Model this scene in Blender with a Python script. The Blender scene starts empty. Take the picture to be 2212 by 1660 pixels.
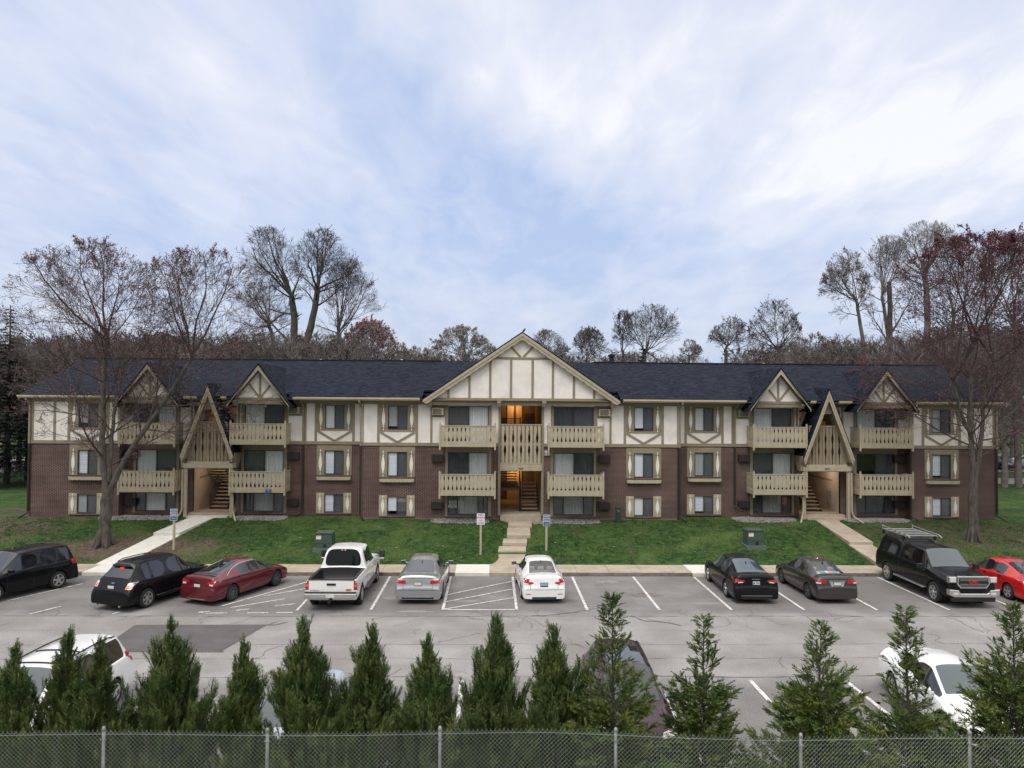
import bpy, bmesh, math, random
from mathutils import Vector, Matrix, noise
from mathutils.bvhtree import BVHTree
R = math.radians
scene = bpy.context.scene
col = scene.collection
random.seed(7)

# ------------------------------------------------------------------ camera
CAM_H = 8.0
YAW, PITCH, ROLL = R(1.49), R(1.28), R(0.43)
FPX, CX, CY = 1659.0, 1106.0, 830.0
fw = Vector((math.sin(YAW)*math.cos(PITCH), math.cos(YAW)*math.cos(PITCH), math.sin(PITCH)))
rt = Vector((math.cos(YAW), -math.sin(YAW), 0)); upv = rt.cross(fw)
r2 = rt*math.cos(ROLL)+upv*math.sin(ROLL); u2 = upv*math.cos(ROLL)-rt*math.sin(ROLL)
cam_d = bpy.data.cameras.new('camera'); cam = bpy.data.objects.new('camera', cam_d); col.objects.link(cam)
cam_d.sensor_width = 36; cam_d.lens = 36*FPX/2212; cam_d.clip_end = 3000; cam_d.clip_start = 0.1
M = Matrix((r2, u2, -fw)).transposed().to_4x4(); M.translation = Vector((0, 0, CAM_H)); cam.matrix_world = M
scene.camera = cam

def ray(u, v): return fw + r2*((u-CX)/FPX) - u2*((v-CY)/FPX)
def at_depth(u, v, Y):            # point of the place seen at a spot of the photo, at distance Y
    d = ray(u, v); return Vector((0, 0, CAM_H)) + d*(Y/d.y)

LAWN0, LAWN1, LZ0, LZ1 = 37.1, 44.0, 0.15, 1.27
def gz(x, y):                     # height of the ground
    if y < 13.6: return 0.45
    if y < 15.6: return 0.45 - 0.45*(y-13.6)/2.0
    if y < 35.25: return 0.0
    if y < LAWN0: return LZ0
    if y < LAWN1: return LZ0+(LZ1-LZ0)*(y-LAWN0)/(LAWN1-LAWN0)
    return LZ1

# ------------------------------------------------------------------ materials
MATS = {}
def new_mat(name):
    m = bpy.data.materials.new(name); m.use_nodes = True; nt = m.node_tree
    for n in list(nt.nodes): nt.nodes.remove(n)
    out = nt.nodes.new('ShaderNodeOutputMaterial')
    return m, nt, out
def N(nt, t, **kw):
    n = nt.nodes.new(t)
    for k, v in kw.items():
        if k.startswith('i_'): n.inputs[k[2:].replace('_', ' ')].default_value = v
        else: setattr(n, k, v)
    return n
def c4(c): return (c[0], c[1], c[2], 1)
def noisy(name, c1, c2, scale=4.0, rough=0.85, detail=6, bump=0.0, bscale=None, lo=.35, hi=.65, metal=0, spec=.5, c3=None, s3=1.0, stretch=None, coat=0, obj_rand=0.0, bdist=.02):
    if name in MATS: return MATS[name]
    m, nt, out = new_mat(name); L = nt.links.new
    tc = N(nt, 'ShaderNodeTexCoord'); src = tc.outputs['Object']
    if stretch:
        mp = N(nt, 'ShaderNodeMapping'); mp.inputs['Scale'].default_value = stretch; L(src, mp.inputs[0]); src = mp.outputs[0]
    nz = N(nt, 'ShaderNodeTexNoise'); nz.inputs['Scale'].default_value = scale; nz.inputs['Detail'].default_value = detail; nz.inputs['Roughness'].default_value = .6; L(src, nz.inputs['Vector'])
    rp = N(nt, 'ShaderNodeValToRGB'); rp.color_ramp.elements[0].position = lo; rp.color_ramp.elements[1].position = hi
    rp.color_ramp.elements[0].color = c4(c1); rp.color_ramp.elements[1].color = c4(c2); L(nz.outputs['Fac'], rp.inputs[0])
    colr = rp.outputs[0]
    if c3 is not None:
        n3 = N(nt, 'ShaderNodeTexNoise'); n3.inputs['Scale'].default_value = s3; n3.inputs['Detail'].default_value = 5; L(tc.outputs['Object'], n3.inputs['Vector'])
        r3 = N(nt, 'ShaderNodeValToRGB'); r3.color_ramp.elements[0].position = .45; r3.color_ramp.elements[1].position = .72; L(n3.outputs['Fac'], r3.inputs[0])
        mx = N(nt, 'ShaderNodeMixRGB'); mx.inputs[2].default_value = c4(c3); L(r3.outputs[0], mx.inputs[0]); L(colr, mx.inputs[1]); colr = mx.outputs[0]
    if obj_rand:
        oi = N(nt, 'ShaderNodeObjectInfo'); hs = N(nt, 'ShaderNodeHueSaturation')
        mr = N(nt, 'ShaderNodeMapRange'); mr.inputs['To Min'].default_value = 1-obj_rand; mr.inputs['To Max'].default_value = 1+obj_rand
        L(oi.outputs['Random'], mr.inputs['Value']); L(mr.outputs[0], hs.inputs['Value']); L(colr, hs.inputs['Color']); colr = hs.outputs[0]
    b = N(nt, 'ShaderNodeBsdfPrincipled'); b.inputs['Roughness'].default_value = rough; b.inputs['Metallic'].default_value = metal
    b.inputs['Specular IOR Level'].default_value = spec; b.inputs['Coat Weight'].default_value = coat; b.inputs['Coat Roughness'].default_value = .03
    L(colr, b.inputs['Base Color'])
    if bump:
        nb = N(nt, 'ShaderNodeTexNoise'); nb.inputs['Scale'].default_value = bscale or scale*5; nb.inputs['Detail'].default_value = 4; L(src, nb.inputs['Vector'])
        bp = N(nt, 'ShaderNodeBump'); bp.inputs['Strength'].default_value = bump; bp.inputs['Distance'].default_value = bdist; L(nb.outputs['Fac'], bp.inputs['Height']); L(bp.outputs[0], b.inputs['Normal'])
    L(b.outputs[0], out.inputs[0]); MATS[name] = m; return m
def sub(c, f): return tuple(max(0, x*f) for x in c)
def plain(name, c, rough=.6, metal=0, var=.08, scale=3, **kw):
    return noisy(name, sub(c, 1-var), sub(c, 1+var), scale=scale, rough=rough, metal=metal, lo=.3, hi=.7, **kw)

# brick: running bond on x+y / z
def mat_brick(name, cA, cB, mortar, bw=.205, rh=.0677, msz=.009, rot=False, soldier=False):
    m, nt, out = new_mat(name); L = nt.links.new
    tc = N(nt, 'ShaderNodeTexCoord'); sp = N(nt, 'ShaderNodeSeparateXYZ'); L(tc.outputs['Object'], sp.inputs[0])
    ad = N(nt, 'ShaderNodeMath', operation='ADD'); L(sp.outputs[0], ad.inputs[0]); L(sp.outputs[1], ad.inputs[1])
    cb = N(nt, 'ShaderNodeCombineXYZ'); L(ad.outputs[0], cb.inputs[0]); L(sp.outputs[2], cb.inputs[1])
    br = N(nt, 'ShaderNodeTexBrick'); br.inputs['Scale'].default_value = 1; br.inputs['Brick Width'].default_value = bw; br.inputs['Row Height'].default_value = rh
    br.inputs['Mortar Size'].default_value = msz; br.inputs['Mortar Smooth'].default_value = .1; br.inputs['Bias'].default_value = 0
    if soldier: br.offset = 0
    br.inputs['Color1'].default_value = c4(cA); br.inputs['Color2'].default_value = c4(cB); br.inputs['Mortar'].default_value = c4(mortar)
    L(cb.outputs[0], br.inputs['Vector'])
    nz = N(nt, 'ShaderNodeTexNoise'); nz.inputs['Scale'].default_value = .8; nz.inputs['Detail'].default_value = 6; L(tc.outputs['Object'], nz.inputs['Vector'])
    mr = N(nt, 'ShaderNodeMapRange'); mr.inputs['From Min'].default_value = .3; mr.inputs['From Max'].default_value = .7; mr.inputs['To Min'].default_value = .72; mr.inputs['To Max'].default_value = 1.25; L(nz.outputs['Fac'], mr.inputs['Value'])
    mx = N(nt, 'ShaderNodeMixRGB', blend_type='MULTIPLY'); mx.inputs[0].default_value = 1; L(br.outputs['Color'], mx.inputs[1]); L(mr.outputs[0], mx.inputs[2])
    b = N(nt, 'ShaderNodeBsdfPrincipled'); b.inputs['Roughness'].default_value = .9; L(mx.outputs[0], b.inputs['Base Color'])
    bp = N(nt, 'ShaderNodeBump'); bp.inputs['Strength'].default_value = .6; bp.inputs['Distance'].default_value = .008; bp.invert = True; L(br.outputs['Fac'], bp.inputs['Height']); L(bp.outputs[0], b.inputs['Normal'])
    L(b.outputs[0], out.inputs[0]); return m
BRICK = mat_brick('brick', (.025, .0085, .0085), (.066, .024, .020), (.30, .23, .20), msz=.0088)
SOLDIER = mat_brick('brick_course', (.030, .014, .015), (.065, .030, .028), (.27, .215, .19), bw=.0677, rh=.205, soldier=True)

def mat_shingle():
    m, nt, out = new_mat('shingle'); L = nt.links.new
    tc = N(nt, 'ShaderNodeTexCoord'); sp = N(nt, 'ShaderNodeSeparateXYZ'); L(tc.outputs['Object'], sp.inputs[0])
    g = N(nt, 'ShaderNodeNewGeometry'); sn = N(nt, 'ShaderNodeSeparateXYZ'); L(g.outputs['Normal'], sn.inputs[0])
    ab = N(nt, 'ShaderNodeMath', operation='ABSOLUTE'); L(sn.outputs[0], ab.inputs[0])
    gt = N(nt, 'ShaderNodeMath', operation='GREATER_THAN'); gt.inputs[1].default_value = .3; L(ab.outputs[0], gt.inputs[0])
    ml = N(nt, 'ShaderNodeMixRGB'); L(gt.outputs[0], ml.inputs[0])
    # along-axis: x for the main slope, y for cross gables ; up-axis: z stretched to slope length
    c1 = N(nt, 'ShaderNodeCombineXYZ'); z1 = N(nt, 'ShaderNodeMath', operation='MULTIPLY'); z1.inputs[1].default_value = 3.0; L(sp.outputs[2], z1.inputs[0]); L(sp.outputs[0], c1.inputs[0]); L(z1.outputs[0], c1.inputs[1])
    c2 = N(nt, 'ShaderNodeCombineXYZ'); z2 = N(nt, 'ShaderNodeMath', operation='MULTIPLY'); z2.inputs[1].default_value = 1.25; L(sp.outputs[2], z2.inputs[0]); L(sp.outputs[1], c2.inputs[0]); L(z2.outputs[0], c2.inputs[1])
    L(c1.outputs[0], ml.inputs[1]); L(c2.outputs[0], ml.inputs[2])
    br = N(nt, 'ShaderNodeTexBrick'); br.inputs['Scale'].default_value = 1; br.inputs['Brick Width'].default_value = .31; br.inputs['Row Height'].default_value = .142; br.inputs['Mortar Size'].default_value = .012
    br.inputs['Color1'].default_value = (.008, .010, .019, 1); br.inputs['Color2'].default_value = (.025, .031, .048, 1); br.inputs['Mortar'].default_value = (.006, .007, .011, 1)
    L(ml.outputs[0], br.inputs['Vector'])
    nz = N(nt, 'ShaderNodeTexNoise'); nz.inputs['Scale'].default_value = 5; nz.inputs['Detail'].default_value = 6; L(ml.outputs[0], nz.inputs['Vector'])
    mr = N(nt, 'ShaderNodeMapRange'); mr.inputs['To Min'].default_value = .35; mr.inputs['To Max'].default_value = 1.65; L(nz.outputs['Fac'], mr.inputs['Value'])
    mx = N(nt, 'ShaderNodeMixRGB', blend_type='MULTIPLY'); mx.inputs[0].default_value = 1; L(br.outputs['Color'], mx.inputs[1]); L(mr.outputs[0], mx.inputs[2])
    b = N(nt, 'ShaderNodeBsdfPrincipled'); b.inputs['Roughness'].default_value = .9; b.inputs['Specular IOR Level'].default_value = .12; L(mx.outputs[0], b.inputs['Base Color'])
    bp = N(nt, 'ShaderNodeBump'); bp.inputs['Strength'].default_value = .5; bp.inputs['Distance'].default_value = .02; L(nz.outputs['Fac'], bp.inputs['Height']); L(bp.outputs[0], b.inputs['Normal'])
    L(b.outputs[0], out.inputs[0]); return m
SHINGLE = mat_shingle()

def mat_glass(name, tint=(.02, .025, .03), refl=1.0, trans=.93):
    m, nt, out = new_mat(name); L = nt.links.new
    lw = N(nt, 'ShaderNodeLayerWeight'); lw.inputs['Blend'].default_value = .5; fr = N(nt, 'ShaderNodeMath', operation='POWER'); fr.inputs[1].default_value = 3.5; L(lw.outputs['Facing'], fr.inputs[0])
    tr = N(nt, 'ShaderNodeBsdfTransparent'); tr.inputs[0].default_value = (trans, trans, trans*1.02, 1)
    gl = N(nt, 'ShaderNodeBsdfGlossy'); gl.inputs['Roughness'].default_value = .02; gl.inputs[0].default_value = (refl, refl, refl, 1)
    mp = N(nt, 'ShaderNodeMath', operation='MULTIPLY_ADD'); mp.inputs[1].default_value = .8; mp.inputs[2].default_value = .06; L(fr.outputs[0], mp.inputs[0])
    mx = N(nt, 'ShaderNodeMixShader'); L(mp.outputs[0], mx.inputs[0]); L(tr.outputs[0], mx.inputs[1]); L(gl.outputs[0], mx.inputs[2]); L(mx.outputs[0], out.inputs[0]); return m
GLASS = mat_glass('window_glass')
def mat_cglass(name, c=(.012, .015, .018)):
    m, nt, out = new_mat(name)
    b = N(nt, 'ShaderNodeBsdfPrincipled'); b.inputs['Base Color'].default_value = c4(c); b.inputs['Roughness'].default_value = .04; b.inputs['Specular IOR Level'].default_value = .8
    b.inputs['Coat Weight'].default_value = .5; b.inputs['Coat Roughness'].default_value = .02
    nt.links.new(b.outputs[0], out.inputs[0]); return m
CGLASS = mat_cglass('car_glass'); CGLASS_BLUE = mat_cglass('car_glass_light', (.035, .055, .065)); CGLASS_DARK = mat_cglass('car_glass_dark', (.004, .005, .006))

STUCCO = noisy('stucco', (.79, .755, .72), (.86, .825, .785), scale=1.6, rough=.9, bump=.25, bscale=60, bdist=.004, c3=(.69, .65, .60), s3=1.1)
TRIM = noisy('timber_paint', (.24, .205, .148), (.28, .24, .172), scale=2.5, rough=.7, bump=.15, bscale=25, bdist=.004)
TRIM_L = noisy('light_tan_paint', (.37, .325, .235), (.45, .395, .29), scale=3, rough=.65, bump=.15, bscale=30, bdist=.003)
GUTTER = plain('gutter_paint', (.52, .46, .31), .5)
BROWN = plain('dark_brown_paint', (.028, .018, .015), .5)
WHITE = plain('white_paint', (.78, .77, .72), .6)
FRAME = plain('bronze_frame', (.05, .048, .045), .4)
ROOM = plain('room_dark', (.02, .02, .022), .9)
BLIND = noisy('blind_slats', (.68, .76, .76), (.86, .89, .88), scale=1, rough=.7, stretch=(14, 1, .05), lo=.3, hi=.7)
BLIND_G = noisy('grey_curtain', (.30, .34, .35), (.46, .50, .49), scale=1, rough=.8, stretch=(10, 1, .05), lo=.3, hi=.7)
BLIND_H = noisy('mini_blind', (.60, .69, .77), (.84, .89, .93), scale=1, rough=.7, stretch=(.3, 1, 22), lo=.35, hi=.65)
DARKCURT = noisy('dark_curtain', (.02, .035, .04), (.07, .10, .11), scale=1, rough=.8, stretch=(14, 1, .05), lo=.35, hi=.65)
m, nt, out = new_mat('insect_screen')
tr_ = N(nt, 'ShaderNodeBsdfTransparent'); tr_.inputs[0].default_value = (1, 1, 1, 1); df_ = N(nt, 'ShaderNodeBsdfDiffuse'); df_.inputs[0].default_value = (.13, .145, .16, 1)
mx_ = N(nt, 'ShaderNodeMixShader'); mx_.inputs[0].default_value = .58; nt.links.new(tr_.outputs[0], mx_.inputs[1]); nt.links.new(df_.outputs[0], mx_.inputs[2]); nt.links.new(mx_.outputs[0], out.inputs[0]); SCREEN = m
CONC = noisy('concrete', (.36, .30, .23), (.45, .385, .30), scale=3, rough=.9, bump=.3, bscale=120, bdist=.003, c3=(.30, .25, .20), s3=.9)
CONC_NEW = noisy('new_concrete', (.58, .56, .51), (.68, .66, .60), scale=3, rough=.9, bump=.2, bscale=120, bdist=.003)
CONC_D = noisy('kerb_face', (.13, .11, .095), (.22, .19, .16), scale=5, rough=.95)
GRAVEL_M = noisy('gravel_stone', (.15, .145, .14), (.38, .37, .355), scale=14, rough=.9, obj_rand=.1)
BARK = noisy('bark', (.045, .040, .034), (.125, .110, .095), scale=9, rough=.95, bump=.6, bscale=14, stretch=(1, 1, .25), bdist=.04)
BARK_P = noisy('twig_purple', (.050, .034, .034), (.095, .068, .064), scale=3, rough=.95)
BARK_D = noisy('bark_dark', (.055, .046, .043), (.095, .083, .076), scale=6, rough=.95)
BARK_G = noisy('bark_grey_hazed', (.105, .092, .086), (.18, .16, .15), scale=3, rough=.95, obj_rand=.25)  # grey bark of the far trees, lightened to put distance haze into the colour
BUD = noisy('red_bud', (.17, .085, .072), (.32, .17, .145), scale=2.5, rough=.8, obj_rand=.15)
BUD_DK = noisy('maroon_bud', (.085, .026, .036), (.17, .058, .072), scale=2.5, rough=.8)
BUD_BR = noisy('brown_bud', (.07, .052, .038), (.15, .12, .08), scale=2.5, rough=.8, obj_rand=.2)
SPRUCE = noisy('spruce_needles', (.010, .022, .016), (.028, .05, .033), scale=2, rough=.8)
def mat_leaf(name, a, b_, c):
    m = noisy(name, a, b_, scale=3.2, rough=.7, detail=3, lo=.32, hi=.68, c3=c, s3=1.7, spec=.25, obj_rand=.12); return m
THUJA = mat_leaf('cypress_foliage', (.030, .060, .016), (.085, .130, .036), (.14, .16, .052))
THUJA_B = mat_leaf('cypress_foliage_bright', (.030, .064, .014), (.098, .142, .030), (.15, .165, .04))
TYRE = plain('tyre_rubber', (.014, .014, .015), .8)
CHROME = plain('chrome', (.62, .62, .63), .18, metal=1.0)
ALLOY = plain('alloy', (.55, .55, .56), .3, metal=.8)
ALLOY_D = plain('dark_alloy', (.14, .14, .145), .3, metal=.7)
BLACKP = plain('black_plastic', (.012, .012, .013), .5)
def paint(name, c, metal=0.0, rough=.35, coat=1.0, spec=.3):
    if name in MATS: return MATS[name]
    m, nt, out = new_mat(name)
    b = N(nt, 'ShaderNodeBsdfPrincipled'); b.inputs['Roughness'].default_value = rough; b.inputs['Metallic'].default_value = metal; b.inputs['Specular IOR Level'].default_value = spec
    b.inputs['Coat Weight'].default_value = coat; b.inputs['Coat Roughness'].default_value = .03
    tc = N(nt, 'ShaderNodeTexCoord'); nz = N(nt, 'ShaderNodeTexNoise'); nz.inputs['Scale'].default_value = 2.2; nz.inputs['Detail'].default_value = 6; nt.links.new(tc.outputs['Object'], nz.inputs['Vector'])
    rp = N(nt, 'ShaderNodeValToRGB'); rp.color_ramp.elements[0].color = c4(sub(c, .9)); rp.color_ramp.elements[1].color = c4(sub(c, 1.08)); nt.links.new(nz.outputs['Fac'], rp.inputs[0]); nt.links.new(rp.outputs[0], b.inputs['Base Color'])
    nt.links.new(b.outputs[0], out.inputs[0]); MATS[name] = m; return m
def emis(name, c, s):
    if name in MATS: return MATS[name]
    m, nt, out = new_mat(name); e = N(nt, 'ShaderNodeEmission'); e.inputs[0].default_value = c4(c); e.inputs[1].default_value = s; nt.links.new(e.outputs[0], out.inputs[0]); MATS[name] = m; return m
LENS_RED = plain('red_lens', (.36, .012, .014), .15, coat=1.0)
LENS_CLR = plain('clear_lens', (.62, .60, .58), .12, coat=1.0)
LENS_AMB = plain('amber_lens', (.55, .16, .03), .2, coat=1.0)

# ------------------------------------------------------------------ mesh builder
class MB:
    def __init__(s): s.v = []; s.f = []; s.m = []; s.cm = 0
    def add(s, vs, fs):
        o = len(s.v); s.v.extend(vs); s.f.extend([tuple(i+o for i in f) for f in fs]); s.m.extend([s.cm]*len(fs)); return s
    def box(s, x0, x1, y0, y1, z0, z1):
        return s.add([(x0, y0, z0), (x1, y0, z0), (x1, y1, z0), (x0, y1, z0), (x0, y0, z1), (x1, y0, z1), (x1, y1, z1), (x0, y1, z1)],
              [(0, 3, 2, 1), (4, 5, 6, 7), (0, 1, 5, 4), (1, 2, 6, 5), (2, 3, 7, 6), (3, 0, 4, 7)])
    def prism(s, poly, y0, y1, axis='y'):        # outline (a,b) pulled along an axis
        n = len(poly)
        if axis == 'y': vs = [(a, y0, b) for a, b in poly]+[(a, y1, b) for a, b in poly]
        elif axis == 'x': vs = [(y0, a, b) for a, b in poly]+[(y1, a, b) for a, b in poly]
        else: vs = [(a, b, y0) for a, b in poly]+[(a, b, y1) for a, b in poly]
        fs = [tuple(range(n)), tuple(range(2*n-1, n-1, -1))]+[(i, i+n, (i+1) % n+n, (i+1) % n) for i in range(n)]
        return s.add(vs, fs)
    def bar(s, p, q, w, y0, y1):                 # flat board in the x-z plane from p to q, width w
        dx, dz = q[0]-p[0], q[1]-p[1]; l = math.hypot(dx, dz); nx, nz = -dz/l*w/2, dx/l*w/2
        return s.prism([(p[0]+nx, p[1]+nz), (p[0]-nx, p[1]-nz), (q[0]-nx, q[1]-nz), (q[0]+nx, q[1]+nz)], y0, y1)
    def tube(s, pts, rs, n=6, cap=True):
        k = len(pts); vs = []; pts = [Vector(p) for p in pts]
        if not hasattr(rs, '__len__'): rs = [rs]*k
        a = None
        for i in range(k):
            t = (pts[min(i+1, k-1)]-pts[max(i-1, 0)])
            if t.length < 1e-9: t = Vector((0, 0, 1))
            t.normalize()
            if a is None: a = t.orthogonal().normalized()
            else:
                a = a - t*a.dot(t)
                a = a.normalized() if a.length > 1e-5 else t.orthogonal().normalized()
            b = t.cross(a)
            for j in range(n):
                an = 2*math.pi*j/n; p = pts[i]+(a*math.cos(an)+b*math.sin(an))*rs[i]; vs.append((p.x, p.y, p.z))
        fs = [(i*n+j, i*n+(j+1) % n, (i+1)*n+(j+1) % n, (i+1)*n+j) for i in range(k-1) for j in range(n)]
        if cap: fs += [tuple(range(n-1, -1, -1)), tuple(range((k-1)*n, k*n))]
        return s.add(vs, fs)
    def lathe(s, prof, n=20, c=(0, 0, 0), axis='z'):      # prof: (radius, height)
        vs = []
        for r_, h in prof:
            for j in range(n):
                a = 2*math.pi*j/n; x, y = r_*math.cos(a), r_*math.sin(a)
                vs.append((c[0]+x, c[1]+y, c[2]+h) if axis == 'z' else (c[0]+h, c[1]+x, c[2]+y))
        k = len(prof)
        return s.add(vs, [(i*n+j, i*n+(j+1) % n, (i+1)*n+(j+1) % n, (i+1)*n+j) for i in range(k-1) for j in range(n)])
    def build(s, name, mats, parent=None, off=(0, 0, 0), smooth=False, loc=None, bevel=0):
        me = bpy.data.meshes.new(name)
        me.from_pydata([(v[0]-off[0], v[1]-off[1], v[2]-off[2]) for v in s.v], [], s.f)
        if not isinstance(mats, (list, tuple)): mats = [mats]
        for mm in mats: me.materials.append(mm)
        if len(mats) > 1: me.polygons.foreach_set('material_index', s.m)
        if smooth: me.polygons.foreach_set('use_smooth', [True]*len(me.polygons))
        me.update()
        o = bpy.data.objects.new(name, me); col.objects.link(o)
        if parent is not None: o.parent = parent
        if loc is not None: o.location = loc
        if bevel:
            b = o.modifiers.new('b', 'BEVEL'); b.width = bevel; b.segments = 2; b.limit_method = 'ANGLE'
        return o
def tag(o, label=None, cat=None, group=None, kind=None):
    if label: o['label'] = label
    if cat: o['category'] = cat
    if group: o['group'] = group
    if kind: o['kind'] = kind
    return o
def empty(name, loc=(0, 0, 0), rz=0):
    o = bpy.data.objects.new(name, None); col.objects.link(o); o.location = loc; o.rotation_euler = (0, 0, rz); o.empty_display_size = .2; return o
def recalc(o):
    bm = bmesh.new(); bm.from_mesh(o.data); bmesh.ops.recalc_face_normals(bm, faces=bm.faces); bm.to_mesh(o.data); bm.free(); return o
def kids(o): return [c for c in bpy.data.objects if c.parent == o]
def copy_tree(o, parent=None):
    cc = [c for c in bpy.data.objects if c.parent == o]
    c = o.copy(); col.objects.link(c); c.parent = parent
    for ch in cc: copy_tree(ch, c)
    return c
def text_mb(txt, size, depth, mat, name, parent, M4, bold=0.0, align='CENTER'):
    cu = bpy.data.curves.new('t', 'FONT'); cu.body = txt; cu.size = size; cu.extrude = depth; cu.align_x = align; cu.align_y = 'CENTER'; cu.offset = bold; cu.space_line = .9
    to = bpy.data.objects.new('t', cu); col.objects.link(to)
    dg = bpy.context.evaluated_depsgraph_get(); me = bpy.data.meshes.new_from_object(to.evaluated_get(dg)); bpy.data.objects.remove(to); bpy.data.curves.remove(cu)
    me.transform(M4); me.materials.clear(); me.materials.append(mat)
    o = bpy.data.objects.new(name, me); col.objects.link(o); o.parent = parent; return o
FACE_CAM = Matrix.Rotation(R(90), 4, 'X')      # text standing upright, read from the -Y side

exec_parts = []
# ------------------------------------------------------------------ sky and light
SUN_EL, SUN_AZ = 58.0, 205.0       # degrees; azimuth clockwise from +Y
w = bpy.data.worlds.new('World'); scene.world = w; w.use_nodes = True; nt = w.node_tree; L = nt.links.new
for n in list(nt.nodes): nt.nodes.remove(n)
wo = nt.nodes.new('ShaderNodeOutputWorld')
sky = N(nt, 'ShaderNodeTexSky'); sky.sky_type = 'NISHITA'; sky.sun_disc = False; sky.sun_elevation = R(SUN_EL); sky.sun_rotation = R(SUN_AZ); sky.air_density = 1.2; sky.dust_density = 2.0; sky.ozone_density = 2
tc = N(nt, 'ShaderNodeTexCoord'); sp = N(nt, 'ShaderNodeSeparateXYZ'); L(tc.outputs['Generated'], sp.inputs[0])
zc = N(nt, 'ShaderNodeMath', operation='MAXIMUM'); zc.inputs[1].default_value = 0.0; L(sp.outputs[2], zc.inputs[0])
za = N(nt, 'ShaderNodeMath', operation='ADD'); za.inputs[1].default_value = .16; L(zc.outputs[0], za.inputs[0])
dx = N(nt, 'ShaderNodeMath', operation='DIVIDE'); dy = N(nt, 'ShaderNodeMath', operation='DIVIDE')
L(sp.outputs[0], dx.inputs[0]); L(za.outputs[0], dx.inputs[1]); L(sp.outputs[1], dy.inputs[0]); L(za.outputs[0], dy.inputs[1])
cb = N(nt, 'ShaderNodeCombineXYZ'); L(dx.outputs[0], cb.inputs[0]); L(dy.outputs[0], cb.inputs[1])
def wnoise(rot, scl, scale, detail, off=(0, 0, 0), dist=0.0):
    mp = N(nt, 'ShaderNodeMapping'); mp.inputs['Rotation'].default_value = (0, 0, R(rot)); mp.inputs['Scale'].default_value = scl; mp.inputs['Location'].default_value = off; L(cb.outputs[0], mp.inputs[0])
    n = N(nt, 'ShaderNodeTexNoise'); n.inputs['Scale'].default_value = scale; n.inputs['Detail'].default_value = detail; n.inputs['Roughness'].default_value = .55; n.inputs['Distortion'].default_value = dist; L(mp.outputs[0], n.inputs['Vector']); return n.outputs['Fac']
def wramp(f, a, b, ca=(0, 0, 0), cb_=(1, 1, 1)):
    r = N(nt, 'ShaderNodeValToRGB'); r.color_ramp.interpolation = 'EASE'; r.color_ramp.elements[0].position = a; r.color_ramp.elements[1].position = b; r.color_ramp.elements[0].color = c4(ca); r.color_ramp.elements[1].color = c4(cb_); L(f, r.inputs[0]); return r.outputs[0]
def wmix(f, a, b, t='MIX'):
    x = N(nt, 'ShaderNodeMixRGB', blend_type=t)
    for i, q in ((0, f), (1, a), (2, b)):
        if hasattr(q, 'is_linked'): L(q, x.inputs[i])
        elif isinstance(q, tuple): x.inputs[i].default_value = c4(q)
        else: x.inputs[i].default_value = q
    return x.outputs[0]
big = wnoise(-25, (1.0, .55, 1), .95, 7, (3.1, 1.7, 0), .5)
streak = wnoise(-32, (1.5, .5, 1), 1.5, 8, (0.4, 5.2, 0), .7)
fine = wnoise(-15, (1.3, .6, 1), 6.0, 12, (1.5, 2.2, 0), .5)
def wm(op, a, b, c=None):
    n = N(nt, 'ShaderNodeMath', operation=op)
    for k, q in enumerate((a, b, c)):
        if q is None: continue
        if hasattr(q, 'is_linked'): L(q, n.inputs[k])
        else: n.inputs[k].default_value = q
    return n.outputs[0]
# thick and thin places of the veil, as directions in the sky, edges broken up by the noise
wob = N(nt, 'ShaderNodeTexNoise'); wob.inputs['Scale'].default_value = 3.2; wob.inputs['Detail'].default_value = 6; L(tc.outputs['Generated'], wob.inputs['Vector'])
ws_ = N(nt, 'ShaderNodeVectorMath', operation='MULTIPLY_ADD'); ws_.inputs[1].default_value = (.34, .34, .24); L(wob.outputs['Color'], ws_.inputs[0]); L(tc.outputs['Generated'], ws_.inputs[2])
wn = N(nt, 'ShaderNodeVectorMath', operation='SUBTRACT'); wn.inputs[1].default_value = (.17, .17, .12); L(ws_.outputs[0], wn.inputs[0])
veil = wm('MULTIPLY_ADD', big, .55, .16)
for (u, v, rad, wt_) in ((880, 240, 210, -.26), (1040, 380, 240, -.42), (1240, 470, 200, -.38), (1360, 600, 200, -.2), (250, 430, 330, -.22), (720, 520, 260, -.20), (560, 100, 330, -.06), (1000, 60, 240, .26), (1330, 170, 260, .34), (1750, 230, 330, .40), (2150, 260, 350, .38), (450, 270, 260, .16), (60, 80, 260, .10), (1560, 420, 200, .18), (1950, 420, 300, .16), (150, 590, 200, .18), (1100, 220, 170, .1)):
    d_ = ray(u, v).normalized(); r1_ = ray(u+rad, v).normalized(); cr_ = d_.dot(r1_)
    dp = N(nt, 'ShaderNodeVectorMath', operation='DISTANCE'); dp.inputs[1].default_value = tuple(d_); L(wn.outputs[0], dp.inputs[0])
    rr = (d_-r1_).length
    mrb = N(nt, 'ShaderNodeMapRange'); mrb.interpolation_type = 'SMOOTHSTEP'; mrb.inputs['From Min'].default_value = rr*1.25; mrb.inputs['From Max'].default_value = rr*.1; mrb.inputs['To Max'].default_value = wt_; L(dp.outputs['Value'], mrb.inputs['Value'])
    veil = wm('ADD', veil, mrb.outputs[0])
veil = wm('ADD', veil, wm('MULTIPLY_ADD', streak, 1.0, -.45)); veil = wm('ADD', veil, wm('MULTIPLY_ADD', fine, .85, -.42))
vr = N(nt, 'ShaderNodeValToRGB'); L(veil, vr.inputs[0]); e_ = vr.color_ramp.elements
e_[0].position = .0; e_[0].color = (.46, .57, .82, 1); e_[1].position = 1.0; e_[1].color = (.93, .94, .98, 1)
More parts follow.
